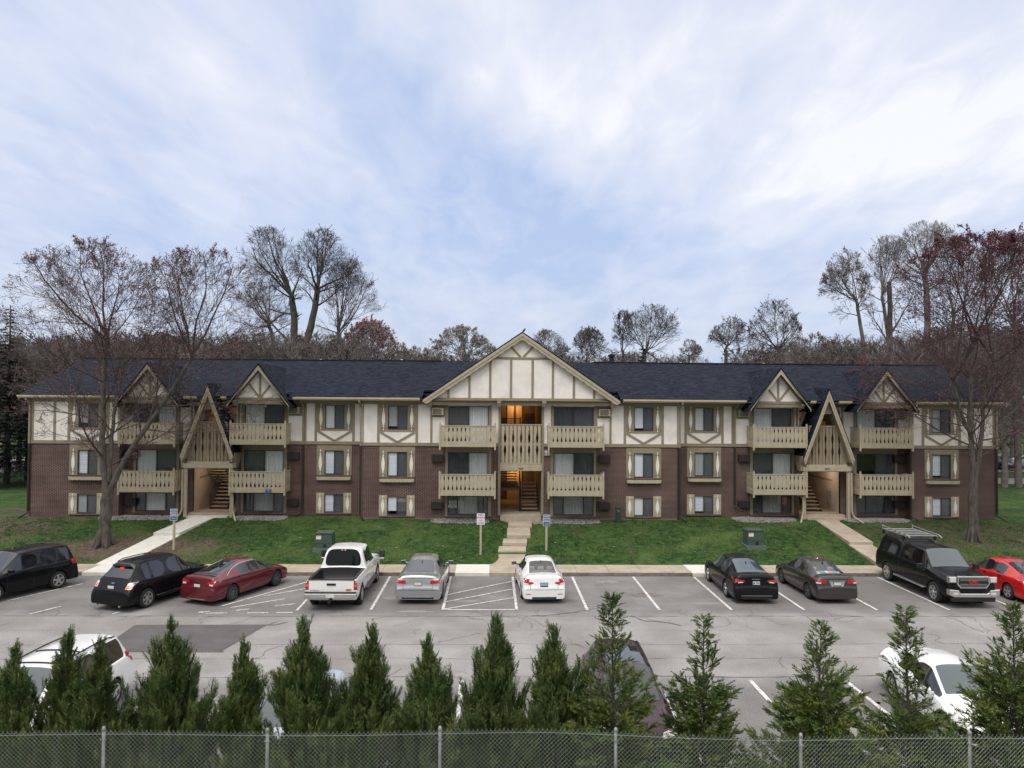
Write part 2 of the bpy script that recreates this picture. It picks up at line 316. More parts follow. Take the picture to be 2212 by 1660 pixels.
for p_, c_ in ((.22, (.56, .645, .85, 1)), (.48, (.67, .725, .885, 1)), (.75, (.78, .81, .92, 1))): q_ = e_.new(p_); q_.color = c_
cC = vr.outputs[0]
hz = N(nt, 'ShaderNodeMapRange'); hz.inputs['From Min'].default_value = 0.0; hz.inputs['From Max'].default_value = .22; hz.inputs['To Min'].default_value = .75; hz.inputs['To Max'].default_value = 0.0; L(sp.outputs[2], hz.inputs['Value'])
low = wmix(wramp(streak, .40, .68), (.48, .58, .76), (.62, .68, .80))
cD = wmix(hz.outputs[0], cC, low)
# unseen sky made brighter and warmer overhead and behind to light the scene
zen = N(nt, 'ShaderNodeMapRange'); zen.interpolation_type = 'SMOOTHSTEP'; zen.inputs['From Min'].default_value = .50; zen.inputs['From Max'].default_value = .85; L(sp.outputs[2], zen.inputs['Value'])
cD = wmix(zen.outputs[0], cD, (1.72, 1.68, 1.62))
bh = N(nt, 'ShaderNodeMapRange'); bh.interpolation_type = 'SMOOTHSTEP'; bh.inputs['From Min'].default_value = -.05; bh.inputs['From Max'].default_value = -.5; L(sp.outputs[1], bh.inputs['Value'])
lowb = N(nt, 'ShaderNodeMapRange'); lowb.interpolation_type = 'SMOOTHSTEP'; lowb.inputs['From Min'].default_value = .22; lowb.inputs['From Max'].default_value = .42; L(sp.outputs[2], lowb.inputs['Value'])  # low band behind the viewer darkened to dim reflections on dark paint
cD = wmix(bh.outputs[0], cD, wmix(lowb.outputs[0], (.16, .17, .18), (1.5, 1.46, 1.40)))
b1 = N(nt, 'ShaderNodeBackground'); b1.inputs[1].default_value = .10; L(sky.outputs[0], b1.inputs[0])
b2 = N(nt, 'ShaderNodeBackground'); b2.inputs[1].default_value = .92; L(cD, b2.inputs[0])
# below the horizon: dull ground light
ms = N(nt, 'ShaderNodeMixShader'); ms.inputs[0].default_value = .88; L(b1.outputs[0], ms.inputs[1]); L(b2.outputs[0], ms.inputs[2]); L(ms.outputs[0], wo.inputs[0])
sd = bpy.data.lights.new('sun', 'SUN'); sd.energy = 1.25; sd.angle = R(24); sd.color = (1, .955, .90)
so = bpy.data.objects.new('sun', sd); col.objects.link(so)
az, el = R(SUN_AZ), R(SUN_EL); sdir = Vector((math.sin(az)*math.cos(el), math.cos(az)*math.cos(el), math.sin(el)))
so.rotation_euler = (-sdir).to_track_quat('-Z', 'Y').to_euler(); so.location = (0, -20, 60)
scene.view_settings.view_transform = 'Standard'; scene.view_settings.look = 'None'; scene.view_settings.exposure = .27; scene.view_settings.gamma = 1
scene.cycles.max_bounces = 6; scene.cycles.transparent_max_bounces = 16; scene.cycles.diffuse_bounces = 3

# ------------------------------------------------------------------ ground
ASPH = noisy('asphalt', (.222, .212, .204), (.312, .300, .290), scale=.55, rough=.92, detail=10, bump=.35, bscale=60, bdist=.006, c3=(.19, .178, .165), s3=.23)
ASPH_P = noisy('asphalt_patch', (.085, .078, .077), (.115, .107, .105), scale=1.5, rough=.92, detail=10, bump=.3, bscale=80, bdist=.005)
CRACKM = plain('crack_filler', (.10, .092, .086), .9)
STAIN = noisy('oil_stain', (.12, .108, .10), (.19, .172, .158), scale=3, rough=.85, detail=8)
PALE = noisy('pale_scuff', (.225, .208, .19), (.275, .255, .235), scale=4, rough=.9, detail=8)
# parking stalls look darker than the aisle
def mat_asphalt():
    nt = ASPH.node_tree; L = nt.links.new
    b = [n for n in nt.nodes if n.type == 'BSDF_PRINCIPLED'][0]; src = b.inputs['Base Color'].links[0].from_socket
    tc = N(nt, 'ShaderNodeTexCoord'); sp = N(nt, 'ShaderNodeSeparateXYZ'); L(tc.outputs['Object'], sp.inputs[0])
    nz = N(nt, 'ShaderNodeTexNoise'); nz.inputs['Scale'].default_value = .6; nz.inputs['Detail'].default_value = 6; L(tc.outputs['Object'], nz.inputs['Vector'])
    a = N(nt, 'ShaderNodeMath', operation='MULTIPLY_ADD'); a.inputs[1].default_value = 2.2; L(nz.outputs['Fac'], a.inputs[0]); L(sp.outputs[1], a.inputs[2])
    mr = N(nt, 'ShaderNodeMapRange'); mr.inputs['From Min'].default_value = 29.7; mr.inputs['From Max'].default_value = 30.6; L(a.outputs[0], mr.inputs['Value'])
    mr2 = N(nt, 'ShaderNodeMapRange'); mr2.inputs['From Min'].default_value = 23.6; mr2.inputs['From Max'].default_value = 22.6; L(a.outputs[0], mr2.inputs['Value'])
    mm = N(nt, 'ShaderNodeMath', operation='MAXIMUM'); L(mr.outputs[0], mm.inputs[0]); L(mr2.outputs[0], mm.inputs[1])
    mx = N(nt, 'ShaderNodeMixRGB', blend_type='MULTIPLY'); mx.inputs[2].default_value = (.70, .70, .71, 1); L(mm.outputs[0], mx.inputs[0]); L(src, mx.inputs[1])
    # fine aggregate speckle
    n2 = N(nt, 'ShaderNodeTexNoise'); n2.inputs['Scale'].default_value = 26; n2.inputs['Detail'].default_value = 3; L(tc.outputs['Object'], n2.inputs['Vector'])
    m3 = N(nt, 'ShaderNodeMapRange'); m3.inputs['From Min'].default_value = .3; m3.inputs['From Max'].default_value = .7; m3.inputs['To Min'].default_value = .68; m3.inputs['To Max'].default_value = 1.32; L(n2.outputs['Fac'], m3.inputs['Value'])
    mx2 = N(nt, 'ShaderNodeMixRGB', blend_type='MULTIPLY'); mx2.inputs[0].default_value = 1; L(mx.outputs[0], mx2.inputs[1]); L(m3.outputs[0], mx2.inputs[2])
    L(mx2.outputs[0], b.inputs['Base Color'])
mat_asphalt()
def mat_lawn():
    m, nt, out = new_mat('lawn'); L = nt.links.new
    tc = N(nt, 'ShaderNodeTexCoord'); sp = N(nt, 'ShaderNodeSeparateXYZ'); L(tc.outputs['Object'], sp.inputs[0])
    def nz(s, d, st=None):
        v = tc.outputs['Object']
        if st: mp = N(nt, 'ShaderNodeMapping'); mp.inputs['Scale'].default_value = st; L(v, mp.inputs[0]); v = mp.outputs[0]
        n = N(nt, 'ShaderNodeTexNoise'); n.inputs['Scale'].default_value = s; n.inputs['Detail'].default_value = d; L(v, n.inputs['Vector']); return n.outputs['Fac']
    def rp(f, a, b, ca=(0, 0, 0), cb=(1, 1, 1)):
        r = N(nt, 'ShaderNodeValToRGB'); r.color_ramp.elements[0].position = a; r.color_ramp.elements[1].position = b; r.color_ramp.elements[0].color = c4(ca); r.color_ramp.elements[1].color = c4(cb); L(f, r.inputs[0]); return r.outputs[0]
    def mix(f, a, b):
        x = N(nt, 'ShaderNodeMixRGB')
        for i, q in ((0, f), (1, a), (2, b)):
            if isinstance(q, tuple): x.inputs[i].default_value = c4(q)
            else: L(q, x.inputs[i])
        return x.outputs[0]
    c = rp(nz(3.5, 8), .35, .68, (.013, .040, .010), (.058, .108, .026))
    c = mix(rp(nz(.45, 4), .48, .68), c, (.075, .118, .032))
    c = mix(rp(nz(1.6, 7, (1, .6, 1)), .60, .74), c, (.080, .070, .040))
    # bare soil under the left maple and patchy turf at both ends
    def blob(cx, cy, rx, ry):
        a = N(nt, 'ShaderNodeVectorMath', operation='SUBTRACT'); a.inputs[1].default_value = (cx, cy, 0); L(tc.outputs['Object'], a.inputs[0])
        q = N(nt, 'ShaderNodeVectorMath', operation='MULTIPLY'); q.inputs[1].default_value = (1/rx, 1/ry, 0); L(a.outputs[0], q.inputs[0])
        l = N(nt, 'ShaderNodeVectorMath', operation='LENGTH'); L(q.outputs[0], l.inputs[0])
        s = N(nt, 'ShaderNodeMath', operation='MULTIPLY_ADD'); s.inputs[1].default_value = 1.3; L(nz(1.1, 7), s.inputs[0]); L(l.outputs['Value'], s.inputs[2])
        r = N(nt, 'ShaderNodeMapRange'); r.inputs['From Min'].default_value = 1.85; r.inputs['From Max'].default_value = 1.25; L(s.outputs[0], r.inputs['Value']); return r.outputs[0]
    soil = rp(nz(5, 8), .3, .7, (.065, .046, .036), (.15, .11, .085))
    c = mix(blob(-18.0, 39.2, 4.6, 1.9), c, soil)
    c = mix(blob(-27.0, 44.0, 4.0, 6.0), c, mix(rp(nz(2, 6), .4, .6), soil, c))
    c = mix(blob(26.0, 41.5, 6.0, 2.4), c, mix(rp(nz(2.5, 6), .42, .62), (.085, .075, .045), c))
    b = N(nt, 'ShaderNodeBsdfPrincipled'); b.inputs['Roughness'].default_value = .9; b.inputs['Specular IOR Level'].default_value = .2; L(c, b.inputs['Base Color'])
    bp = N(nt, 'ShaderNodeBump'); bp.inputs['Strength'].default_value = .7; bp.inputs['Distance'].default_value = .05; L(nz(22, 4), bp.inputs['Height']); L(bp.outputs[0], b.inputs['Normal'])
    L(b.outputs[0], out.inputs[0]); return m
LAWN = mat_lawn()
def frange(a, b, s):
    o = []; x = a
    while x < b-1e-6: o.append(x); x += s
    return o
xs = [-1800, -600, -250, -120, -80, -60]+frange(-48, -20, .8)+frange(-20, -14, .15)+frange(-14, -.7, .7)+frange(-.7, 0, .15)+frange(0, 2.85, .15)+frange(2.85, 18, .757)+frange(18.2, 20.8, .13)+frange(20.8, 48, .8)+[48, 60, 80, 120, 250, 600, 1800]
ys = [-80, -20, 5, 13.6, 14.3, 15.0, 15.4, 35.3, 37.0, 37.1]+frange(37.2, 44, .2)+[44, 45, 50, 56, 62, 70, 80, 100, 160, 400, 900, 2600]
def lerp_(a, b, t): return a+(b-a)*t
def path_x(y):
    if y < 38.9: return lerp_(-.04, .40, min(1, max(0, (y-37.1)/1.0))**.5), lerp_(2.0, 1.70, min(1, (y-37.1)/.8))
    return .42+(y-39)*.135, 1.82+(y-39)*.135
def path_z(y):
    if y < 38.97: return .155+(y-37.1)*.07
    if y < 40.1: return .42+(y-39)*.045
    if y < 41.1: return .63+(y-40.1)*.055
    if y < 42.9: return .86+(y-41.1)*.055
    return 1.10+(y-42.9)*.09
def gsheet(x, y):
    if 37.15 < y < 44.3 and -2 < x < 4.5:
        xa, xb = path_x(y); d_ = max(xa-x, x-xb, 0); t_ = min(1, d_/.55); t_ = t_*t_*(3-2*t_)
        return lerp_(path_z(y)-.07, gz(x, y)+noise.noise(Vector((x*.7, y*.7, 0)))*.03*t_, t_)
    if 37.15 < y < 44.3:
        if abs(x-(-18.0+(y-37)*.236)) < .60 or abs(x-19.45) < .62: return gz(x, y)-.30
    if y >= 37.1: return gz(x, y)+(noise.noise(Vector((x*.7, y*.7, 0)))*.03 if y < 60 and y > 37.2 else 0)-.002
    if y >= 15.4: return -.03
    return gz(x, y) if y < 15 else .1 if y < 15.2 else -.03
g = MB(); g.add([(x, y, gsheet(x, y)) for y in ys for x in xs], [(j*len(xs)+i, j*len(xs)+i+1, (j+1)*len(xs)+i+1, (j+1)*len(xs)+i) for j in range(len(ys)-1) for i in range(len(xs)-1)])
tag(g.build('ground', LAWN, smooth=True), kind='structure')
def sheet(name, x0, x1, y0, y1, z, mat): 
    o = MB().add([(x0, y0, z), (x1, y0, z), (x1, y1, z), (x0, y1, z)], [(0, 1, 2, 3)]).build(name, mat); return tag(o, kind='structure')
sheet('parking_lot', -120, 120, 15.3, 35.32, 0.0, ASPH)
# patch
tag(MB().add([(-12.5, 27.55, .008), (-12.35, 24.75, .008), (-8.55, 24.72, .008), (-7.95, 27.62, .008)], [(0, 1, 2, 3)]).build('parking_lot_patch', ASPH_P), kind='structure')
def ribbon(mb, pts, w, z, jit=0.0):
    vs = []; n = len(pts)
    for i, p in enumerate(pts):
        a = Vector(pts[max(i-1, 0)]); b = Vector(pts[min(i+1, n-1)]); t = (b-a).normalized(); nn = Vector((-t.y, t.x)); ww = (w[i] if hasattr(w, '__len__') else w)*(1+random.uniform(-jit, jit))/2
        vs += [(p[0]+nn.x*ww, p[1]+nn.y*ww, z), (p[0]-nn.x*ww, p[1]-nn.y*ww, z)]
    mb.add(vs, [(2*i, 2*i+1, 2*i+3, 2*i+2) for i in range(n-1)])
ck = MB(); rnd = random.Random(3)
def wander(x0, y0, ang, length, step=.12, turn=.5):
    p = [(x0, y0)]; a = ang
    for i in range(int(length/step)):
        a = a*.8+ang*.2+rnd.uniform(-turn, turn); p.append((p[-1][0]+math.cos(a)*step, p[-1][1]+math.sin(a)*step))
    return p
for Y, wd in ((28.75, .055), (25.45, .022), (24.05, .028), (22.45, .05), (27.0, .008), (30.9, .012)):
    for seg in range(-46, 46, 2):
        pts = [(seg+i*.1, Y+noise.noise(Vector(((seg+i*.1)*.8, Y, 0)))*.10+noise.noise(Vector(((seg+i*.1)*5, Y, 3)))*.025+.004*seg*0) for i in range(21)]
        ribbon(ck, pts, [max(.006, wd*(.75+noise.noise(Vector(((seg+i*.1)*2, Y, 9)))*1.6)) for i in range(21)], .004)
for i in range(90):
    x = rnd.uniform(-22, 24); y = rnd.choice([28.75, 25.45, 24.05, 22.45, 28.75, 26.5, 23.2]); a = rnd.choice([1, -1])*rnd.uniform(.3, 2.6)
    ribbon(ck, wander(x, y, a, rnd.uniform(.4, 2.6), .1, .7), rnd.uniform(.008, .024), .006, .4)
for q in ((5.2, 28.75, -.9, 2.2, .07), (-.9, 28.7, -.7, .8, .05), (3.9, 28.8, -1.8, .6, .05), (1.5, 28.75, .15, 3.2, .08), (-7.9, 27.6, .7, .5, .05)):
    ribbon(ck, wander(*q[:4], .1, .5), q[4], .007, .5)
for pts in ([(-12.5, 27.58), (-7.6, 27.62), (-7.3, 27.95)], [(-7.95, 27.62), (-8.55, 24.72)], [(-8.4, 24.7), (-12.4, 24.73)], [(-12.5, 27.55), (-12.35, 24.75)]):
    ribbon(ck, pts, .07, .0105)
tag(ck.build('parking_lot_cracks', CRACKM), kind='structure')
st = MB()
def blotch(mb, x, y, rx, ry, z, n=26):
    sd_ = rnd.random()*50
    mb.add([(x, y, z)]+[(x+math.cos(2*math.pi*i/n)*rx*(1+.5*noise.noise(Vector((math.cos(2*math.pi*i/n)*1.5+sd_, math.sin(2*math.pi*i/n)*1.5, 0)))), y+math.sin(2*math.pi*i/n)*ry*(1+.5*noise.noise(Vector((math.cos(2*math.pi*i/n)*1.5, math.sin(2*math.pi*i/n)*1.5+sd_, 5)))), z) for i in range(n)], [(0, 1+i, 1+(i+1) % n) for i in range(n)])
for x, y, a, b in ((6.4, 31.9, .75, .35), (8.2, 31.6, .14, .08), (8.5, 31.65, .1, .07), (7.9, 34.6, .4, .15), (16.1, 34.3, 1.1, .5), (17.0, 31.2, .2, .1), (16.5, 30.1, .16, .06), (-10.9, 22.9, .4, .16), (-7.9, 34.3, .9, .35), (-3.3, 33.0, .3, .2), (-19.0, 29.7, .8, .3), (11.7, 21.9, .14, .06), (13.3, 30.6, .25, .08), (3.0, 31.0, .5, .3), (9.9, 20.6, .6, .6), (-.6, 31.4, .3, .12)):
    blotch(st, x, y, a, b, .003)
for xs_c in (-3.2, -.4, 2.4, 5.1, 7.9, 10.7, 13.5, 16.4, 19.2, -6, -10, -13, -16.5, -5, -7.7, -2.2, .6, 3.4, 6.1, 8.9, 11.6):
    for q in range(5): blotch(st, xs_c+rnd.uniform(-.5, .5), rnd.uniform(30, 34.6) if q < 3 else rnd.uniform(17.5, 21.5), rnd.uniform(.04, .22), rnd.uniform(.03, .12), .003, 12)
tag(st.build('oil_stains', STAIN), kind='structure')
st = MB()
for x, y, a, b in ((-2.9, 29.4, .7, .12), (-3.9, 31.4, .5, .2), (-3.6, 32.6, .3, .3), (-.9, 30.9, .5, .12), (5.2, 34.2, .5, .2), (8.8, 30.6, .9, .15), (16.8, 30.9, .3, .06), (9.2, 17.6, 1.1, 1.3)):
    blotch(st, x, y, a, b, .002)
tag(st.build('pale_scuffs', PALE), kind='structure')

PAINTW = noisy('line_paint', (.33, .32, .31), (.66, .66, .64), scale=7, rough=.8, lo=.36, hi=.56, detail=8)
mk = MB()
def line(x0, y0, x1, y1, wd=.1, gaps=0):
    n = max(2, int(math.hypot(x1-x0, y1-y0)/.15)); run = []
    for i in range(n+1):
        t = i/n; p = (x0+(x1-x0)*t, y0+(y1-y0)*t)
        if gaps and noise.noise(Vector((p[0]*1.1+9, p[1]*1.1, 4))) < gaps-.5:
            if len(run) > 1: ribbon(mk, run, wd, .012, .10)
            run = []
        else: run.append(p)
    if len(run) > 1: ribbon(mk, run, wd, .012, .07)
for x in (-4.55, -1.81, 1.01, 3.73, 6.52, 9.32, 12.15, 15.0, 17.85, 20.65, 23.4): line(x, 29.6, x, 35.15, .11)
line(-7.33, 29.5, -7.33, 35.1, .10)
line(-1.81, 29.62, 1.01, 29.62, .09)
line(-1.75, 31.9, 1.0, 34.3, .08); line(-1.78, 30.75, 1.0, 32.9, .08); line(-1.75, 29.70, 1.0, 31.45, .08)
line(-10.9, 29.2, -7.5, 35.0, .09, .25); line(-10.8, 29.2, -7.4, 31.9, .09, .3); line(-9.2, 31.65, -7.35, 33.3, .09); line(-9.6, 29.5, -7.35, 30.6, .09, .3); line(-10.6, 29.12, -7.4, 29.2, .09, .38)
for x in (-14.0, -17.0, -19.9, -22.8): line(x, 29.0, x+2.9, 34.8, .09, .42)
for x in (-11.85, -9.1, -6.35, -3.57, -.8, 1.98, 4.74, 7.51, 10.27, 13.0, 15.8): line(x, 16.6, x, 22.15, .12)
tag(mk.build('stall_markings', PAINTW), kind='structure')

# pavement with joints, kerb
pv = MB(); x = -44.0; rnd = random.Random(5)
while x < 44:
    if -1.62 < x+1.5 and x < -.05 and not (x > -1.6): pass
    pv.box(x+.008, x+1.49, 35.44, 37.1, -.02, .14+rnd.uniform(-.003, .003)); x += 1.5
tag(pv.build('pavement', CONC), kind='structure')
kb = MB(); x = -44.0
while x < 44: kb.box(x+.004, x+2.996, 35.3, 35.425, -.02, .143); x += 3
tag(kb.build('kerb', CONC_D), kind='structure')
nw = MB()
for a, b in ((-1.62, -.05), (9.3, 10.9), (-18.4, -15.2)): nw.box(a, b, 35.26, 37.12, .0, .150)
tag(nw.build('new_pavement_slabs', CONC_NEW), kind='structure')
# centre walk: flared apron and four stepped slabs
cw = MB()
cw.box(-.04, 2.0, 35.27, 37.1, -.02, .155)
for i in range(20):
    ya, yb = 37.1+i*.1, 37.2+i*.1; (a0, b0), (a1, b1) = path_x(ya), path_x(yb); za, zb2 = path_z(min(ya, 38.95)), path_z(min(yb, 38.95))
    cw.add([(a0, ya, za), (b0, ya, za), (b1, yb, zb2), (a1, yb, zb2), (a0, ya, za-.25), (b0, ya, za-.25), (b1, yb, zb2-.25), (a1, yb, zb2-.25)], [(0, 1, 2, 3), (0, 3, 7, 4), (1, 5, 6, 2)])
CW = [(39.0, 40.15, .42, .47, .37, 1.78), (40.1, 41.15, .63, .69, .61, 1.88), (41.1, 42.95, .86, .96, .86, 2.12), (42.9, 43.95, 1.10, 1.20, .96, 2.28)]
cw2 = MB()
for y0, y1, z0, z1, xa, xb in CW:
    s_ = .06
    cw2.add([(xa, y0, z0-.22), (xb, y0, z0-.22), (xb+s_, y1, z1-.3), (xa+s_, y1, z1-.3), (xa, y0, z0), (xb, y0, z0), (xb+s_, y1, z1), (xa+s_, y1, z1)], [(0, 3, 2, 1), (4, 5, 6, 7), (0, 1, 5, 4), (1, 2, 6, 5), (2, 3, 7, 6), (3, 0, 4, 7)])
tag(cw.build('walkway_apron', CONC), kind='structure'); tag(cw2.build('walkway_steps', CONC, bevel=.012), kind='structure')
def walk(name, segs, mat):
    b = MB()
    for (xa, ya, za, xb, yb, zb, wd) in segs:
        vs = []
        for X, Y, Z in ((xa, ya, za), (xb, yb, zb)):
            vs += [(X-wd/2, Y, Z-.2), (X+wd/2, Y, Z-.2), (X+wd/2, Y, Z), (X-wd/2, Y, Z)]
        b.add(vs, [(0, 1, 2, 3), (7, 6, 5, 4), (0, 4, 5, 1), (1, 5, 6, 2), (2, 6, 7, 3), (3, 7, 4, 0)])
    return tag(b.build(name, mat), kind='structure')
walk('left_walkway', [(-18.0, 37.0, .155, -17.05, 41.0, .80, 1.35), (-17.05, 41.0, .95, -16.35, 44.0, 1.30, 1.35), (-16.1, 44.0, 1.36, -16.0, 44.6, 1.37, 2.3)], CONC_NEW)
walk('right_walkway', [(19.6, 37.0, .155, 19.35, 39.9, .62, 1.25), (19.4, 39.9, .76, 19.3, 44.0, 1.31, 1.25), (19.4, 44.0, 1.38, 19.4, 44.6, 1.38, 2.3)], CONC)
# roads and lots behind the ends of the building
SIDE = noisy('road_far', (.23, .22, .21), (.30, .29, .28), scale=.5, rough=.9)
sheet('side_road', 31, 160, 64.5, 69.5, 1.275, SIDE); sheet('far_parking_lot', 31, 160, 76, 92, 1.275, SIDE)
sheet('far_left_lot', -160, -31, 70, 88, 1.275, SIDE)

# grass blades over the lawn in view
gb = MB(); rnd = random.Random(11); vs = []; fs = []
def clear(x, y):
    if path_x(y)[0]-.05 < x < path_x(y)[1]+.05: return False
    if y > 37 and abs(x-(-18.0+(y-37)*.245)) < .8: return False
    if abs(x-19.45) < .75: return False
    if (x+18.0)**2/14+(y-39.2)**2/2.2 < 1 and rnd.random() < .85: return False
    return True
for i in range(90000):
    x = rnd.uniform(-29, 31); y = rnd.uniform(37.13, 44.0)
    if not clear(x, y): continue
    if noise.noise(Vector((x*.9, y*.9, 7))) < -.25 and rnd.random() < .7: continue
    z = gsheet(x, y); h = rnd.uniform(.03, .085)*(1+.5*noise.noise(Vector((x*1.5, y*1.5, 0)))); a = rnd.uniform(0, math.pi); wx, wy = math.cos(a)*.012, math.sin(a)*.012
    o = len(vs); vs += [(x-wx, y-wy, z), (x+wx, y+wy, z), (x+rnd.uniform(-.03, .03), y+rnd.uniform(-.03, .03), z+h)]; fs.append((o, o+1, o+2))
gb.add(vs, fs); tag(gb.build('lawn_grass', LAWN), 'mown green grass growing on the sloping lawn', 'grass', kind='stuff')
# gravel beds
def gravel_bed(x0, x1, y0, y1, label):
    b = MB(); n = int((x1-x0)*(y1-y0)*420); cx, cy = (x0+x1)/2, (y0+y1)/2; k = 0
    ts = [(1, 0, 0), (0, 1, 0), (-1, 0, 0), (0, -1, 0), (0, 0, 1)]
    while k < n:
        x, y = rnd.uniform(x0, x1), rnd.uniform(y0, y1)
        if (abs(x-cx)/(x1-cx))**4+(abs(y-cy)/(y1-cy))**4 > 1+.2*noise.noise(Vector((x*3, y*3, 0))): k += 1; continue
        s_ = rnd.uniform(.018, .042); a = rnd.uniform(0, 6.3); z = gsheet(x, y)+rnd.uniform(0, .03)
        vv = [(x+(p*math.cos(a)-q*math.sin(a))*s_*rnd.uniform(.7, 1.3), y+(p*math.sin(a)+q*math.cos(a))*s_, z+r_*s_) for p, q, r_ in ts]
        b.add(vv, [(0, 1, 4), (1, 2, 4), (2, 3, 4), (3, 0, 4)]); k += 1
    return tag(b.build('gravel_bed', GRAVEL_M), label, 'gravel', kind='stuff')
for a, b_, lb in ((-22.1, -17.8, 'pale gravel strip at the foot of the wall behind the left maple'), (-14.6, -11.6, 'pale gravel strip below the balconies right of the left entrance'), (-3.4, -.1, 'pale gravel bed just left of the centre steps'), (2.35, 6.2, 'pale gravel bed just right of the centre steps'), (14.0, 17.6, 'pale gravel strip left of the right entrance'), (20.3, 24.2, 'pale gravel strip right of the right entrance')):
    gravel_bed(a, b_, 43.15 if abs(a) < 5 or a == 2.35 else 43.5, 44.0 if abs(b_) < 7 else 44.9, lb)
# ------------------------------------------------------------------ the apartment building
BX = 1.69; G0 = 1.2
OFF = (BX, 44.0, G0)
bld = empty('apartment_building', OFF)
tag(bld, 'long three-storey apartment block with dark brick below, white half-timbered top floor and navy shingle roof', 'apartment building')
def bb(mb, name, mats, parent=None, **k):       # coordinates: x from the middle of the building, y and z of the place
    return mb.build(name, mats, parent or bld, off=(0, 44.0, G0), **k)
YC, YW, YE = 44.0, 45.0, 44.35
JX, EX, XE = 9.0, 22.85, 27.85
Z0, ZB, ZT = 1.0, 5.42, 8.12
WIN_C, WIN_W, WIN_E = 7.05, 10.82, 24.62
wins = []     # (cx, Y, level)
for s in (-1, 1):
    for cx, Y in ((WIN_C, YC), (WIN_W, YW), (WIN_E, YE)):
        for lv in (0, 1, 2): wins.append((s*cx, Y, lv))
WZ = {0: (1.48, 2.54), 1: (3.68, 5.06), 2: (6.32, 7.70)}
WW = 1.12
doors = []
for s in (-1, 1):
    for cx, Y in ((3.02, YC), (14.87, YW), (21.05, YW)):
        for lv in (0, 1, 2): doors.append((s*cx, Y, lv))
DZ = {0: (1.50, 2.58), 1: (2.95, 5.06), 2: (5.55, 7.70)}
DW = 2.31
def sc(Y): return 1.0 if Y < 44.5 else 1.0
def holes_for(x0, x1, Y):
    h = []
    for cx, yy, lv in wins:
        if yy == Y and x0 < cx < x1: h.append((cx-WW/2, cx+WW/2, WZ[lv][0], WZ[lv][1]))
    for cx, yy, lv in doors:
        if yy == Y and x0 < cx < x1: h.append((cx-DW/2, cx+DW/2, DZ[lv][0], DZ[lv][1]))
    return h
def wall(mb, x0, x1, z0, z1, Y, holes, dep=.16):
    hs = [(max(a, x0), min(b, x1), max(c, z0), min(d, z1)) for a, b, c, d in holes if b > x0 and a < x1 and d > z0 and c < z1]
    X = sorted({x0, x1} | {h[0] for h in hs} | {h[1] for h in hs}); Z = sorted({z0, z1} | {h[2] for h in hs} | {h[3] for h in hs})
    for i in range(len(X)-1):
        for j in range(len(Z)-1):
            mx, mz = (X[i]+X[i+1])/2, (Z[j]+Z[j+1])/2
            if any(h[0] < mx < h[1] and h[2] < mz < h[3] for h in hs): continue
            mb.add([(X[i], Y, Z[j]), (X[i+1], Y, Z[j]), (X[i+1], Y, Z[j+1]), (X[i], Y, Z[j+1])], [(0, 1, 2, 3)])
    for a, b, c, d in hs:
        mb.add([(a, Y, c), (b, Y, c), (b, Y, d), (a, Y, d), (a, Y+dep, c), (b, Y+dep, c), (b, Y+dep, d), (a, Y+dep, d)], [(0, 4, 5, 1), (3, 2, 6, 7), (0, 3, 7, 4), (1, 5, 6, 2)])
brick, stuc = MB(), MB()
segs = [(-XE, -EX, YE), (-EX, -JX, YW), (-JX, JX, YC), (JX, EX, YW), (EX, XE, YE)]
ENT = 17.7
for x0, x1, Y in segs:
    hs = holes_for(x0, x1, Y)
    if Y == YC: hs.append((-1.17, 1.17, 1.0, 7.74))
    if Y == YW: c = ENT if x0 > 0 else -ENT; hs.append((c-1.22, c+1.22, 1.0, 7.6))
    wall(brick, x0, x1, Z0, ZB, Y, hs); wall(stuc, x0, x1, ZB, ZT, Y, hs)
for xx in (-JX, JX):
    brick.add([(xx, YC, Z0), (xx, YW, Z0), (xx, YW, ZB), (xx, YC, ZB)], [(0, 1, 2, 3)]); stuc.add([(xx, YC, ZB), (xx, YW, ZB), (xx, YW, ZT), (xx, YC, ZT)], [(0, 1, 2, 3)])
for xx in (-EX, EX):
    brick.add([(xx, YE, Z0), (xx, YW, Z0), (xx, YW, ZB), (xx, YE, ZB)], [(0, 1, 2, 3)]); stuc.add([(xx, YE, ZB), (xx, YW, ZB), (xx, YW, ZT), (xx, YE, ZT)], [(0, 1, 2, 3)])
for xx in (-XE, XE):
    brick.add([(xx, YE, Z0), (xx, 57, Z0), (xx, 57, ZB), (xx, YE, ZB)], [(0, 1, 2, 3)]); stuc.add([(xx, YE, ZB), (xx, 57, ZB), (xx, 57, ZT), (xx, YE, ZT)], [(0, 1, 2, 3)])
    stuc.add([(xx, 44.35, ZT), (xx, 57.0, ZT), (xx, 50.9, 10.5)], [(0, 1, 2)])
brick.add([(-XE, 57, Z0), (XE, 57, Z0), (XE, 57, ZB), (-XE, 57, ZB)], [(0, 1, 2, 3)]); stuc.add([(-XE, 57, ZB), (XE, 57, ZB), (XE, 57, ZT), (-XE, 57, ZT)], [(0, 1, 2, 3)])
bb(brick, 'brick_wall', BRICK); bb(stuc, 'stucco_wall', STUCCO)
ft = MB()
for x0, x1, Y in segs:
    if Y == YC: ft.box(x0+.02, -1.2, Y-.05, Y+.1, .9, 1.30); ft.box(1.2, x1-.02, Y-.05, Y+.1, .9, 1.30)
    else: ft.box(x0+.02, x1-.02, Y-.05, Y+.1, .9, 1.27)
bb(ft, 'foundation', noisy('foundation_brown', (.16, .10, .08), (.26, .19, .15), scale=2, rough=.9))
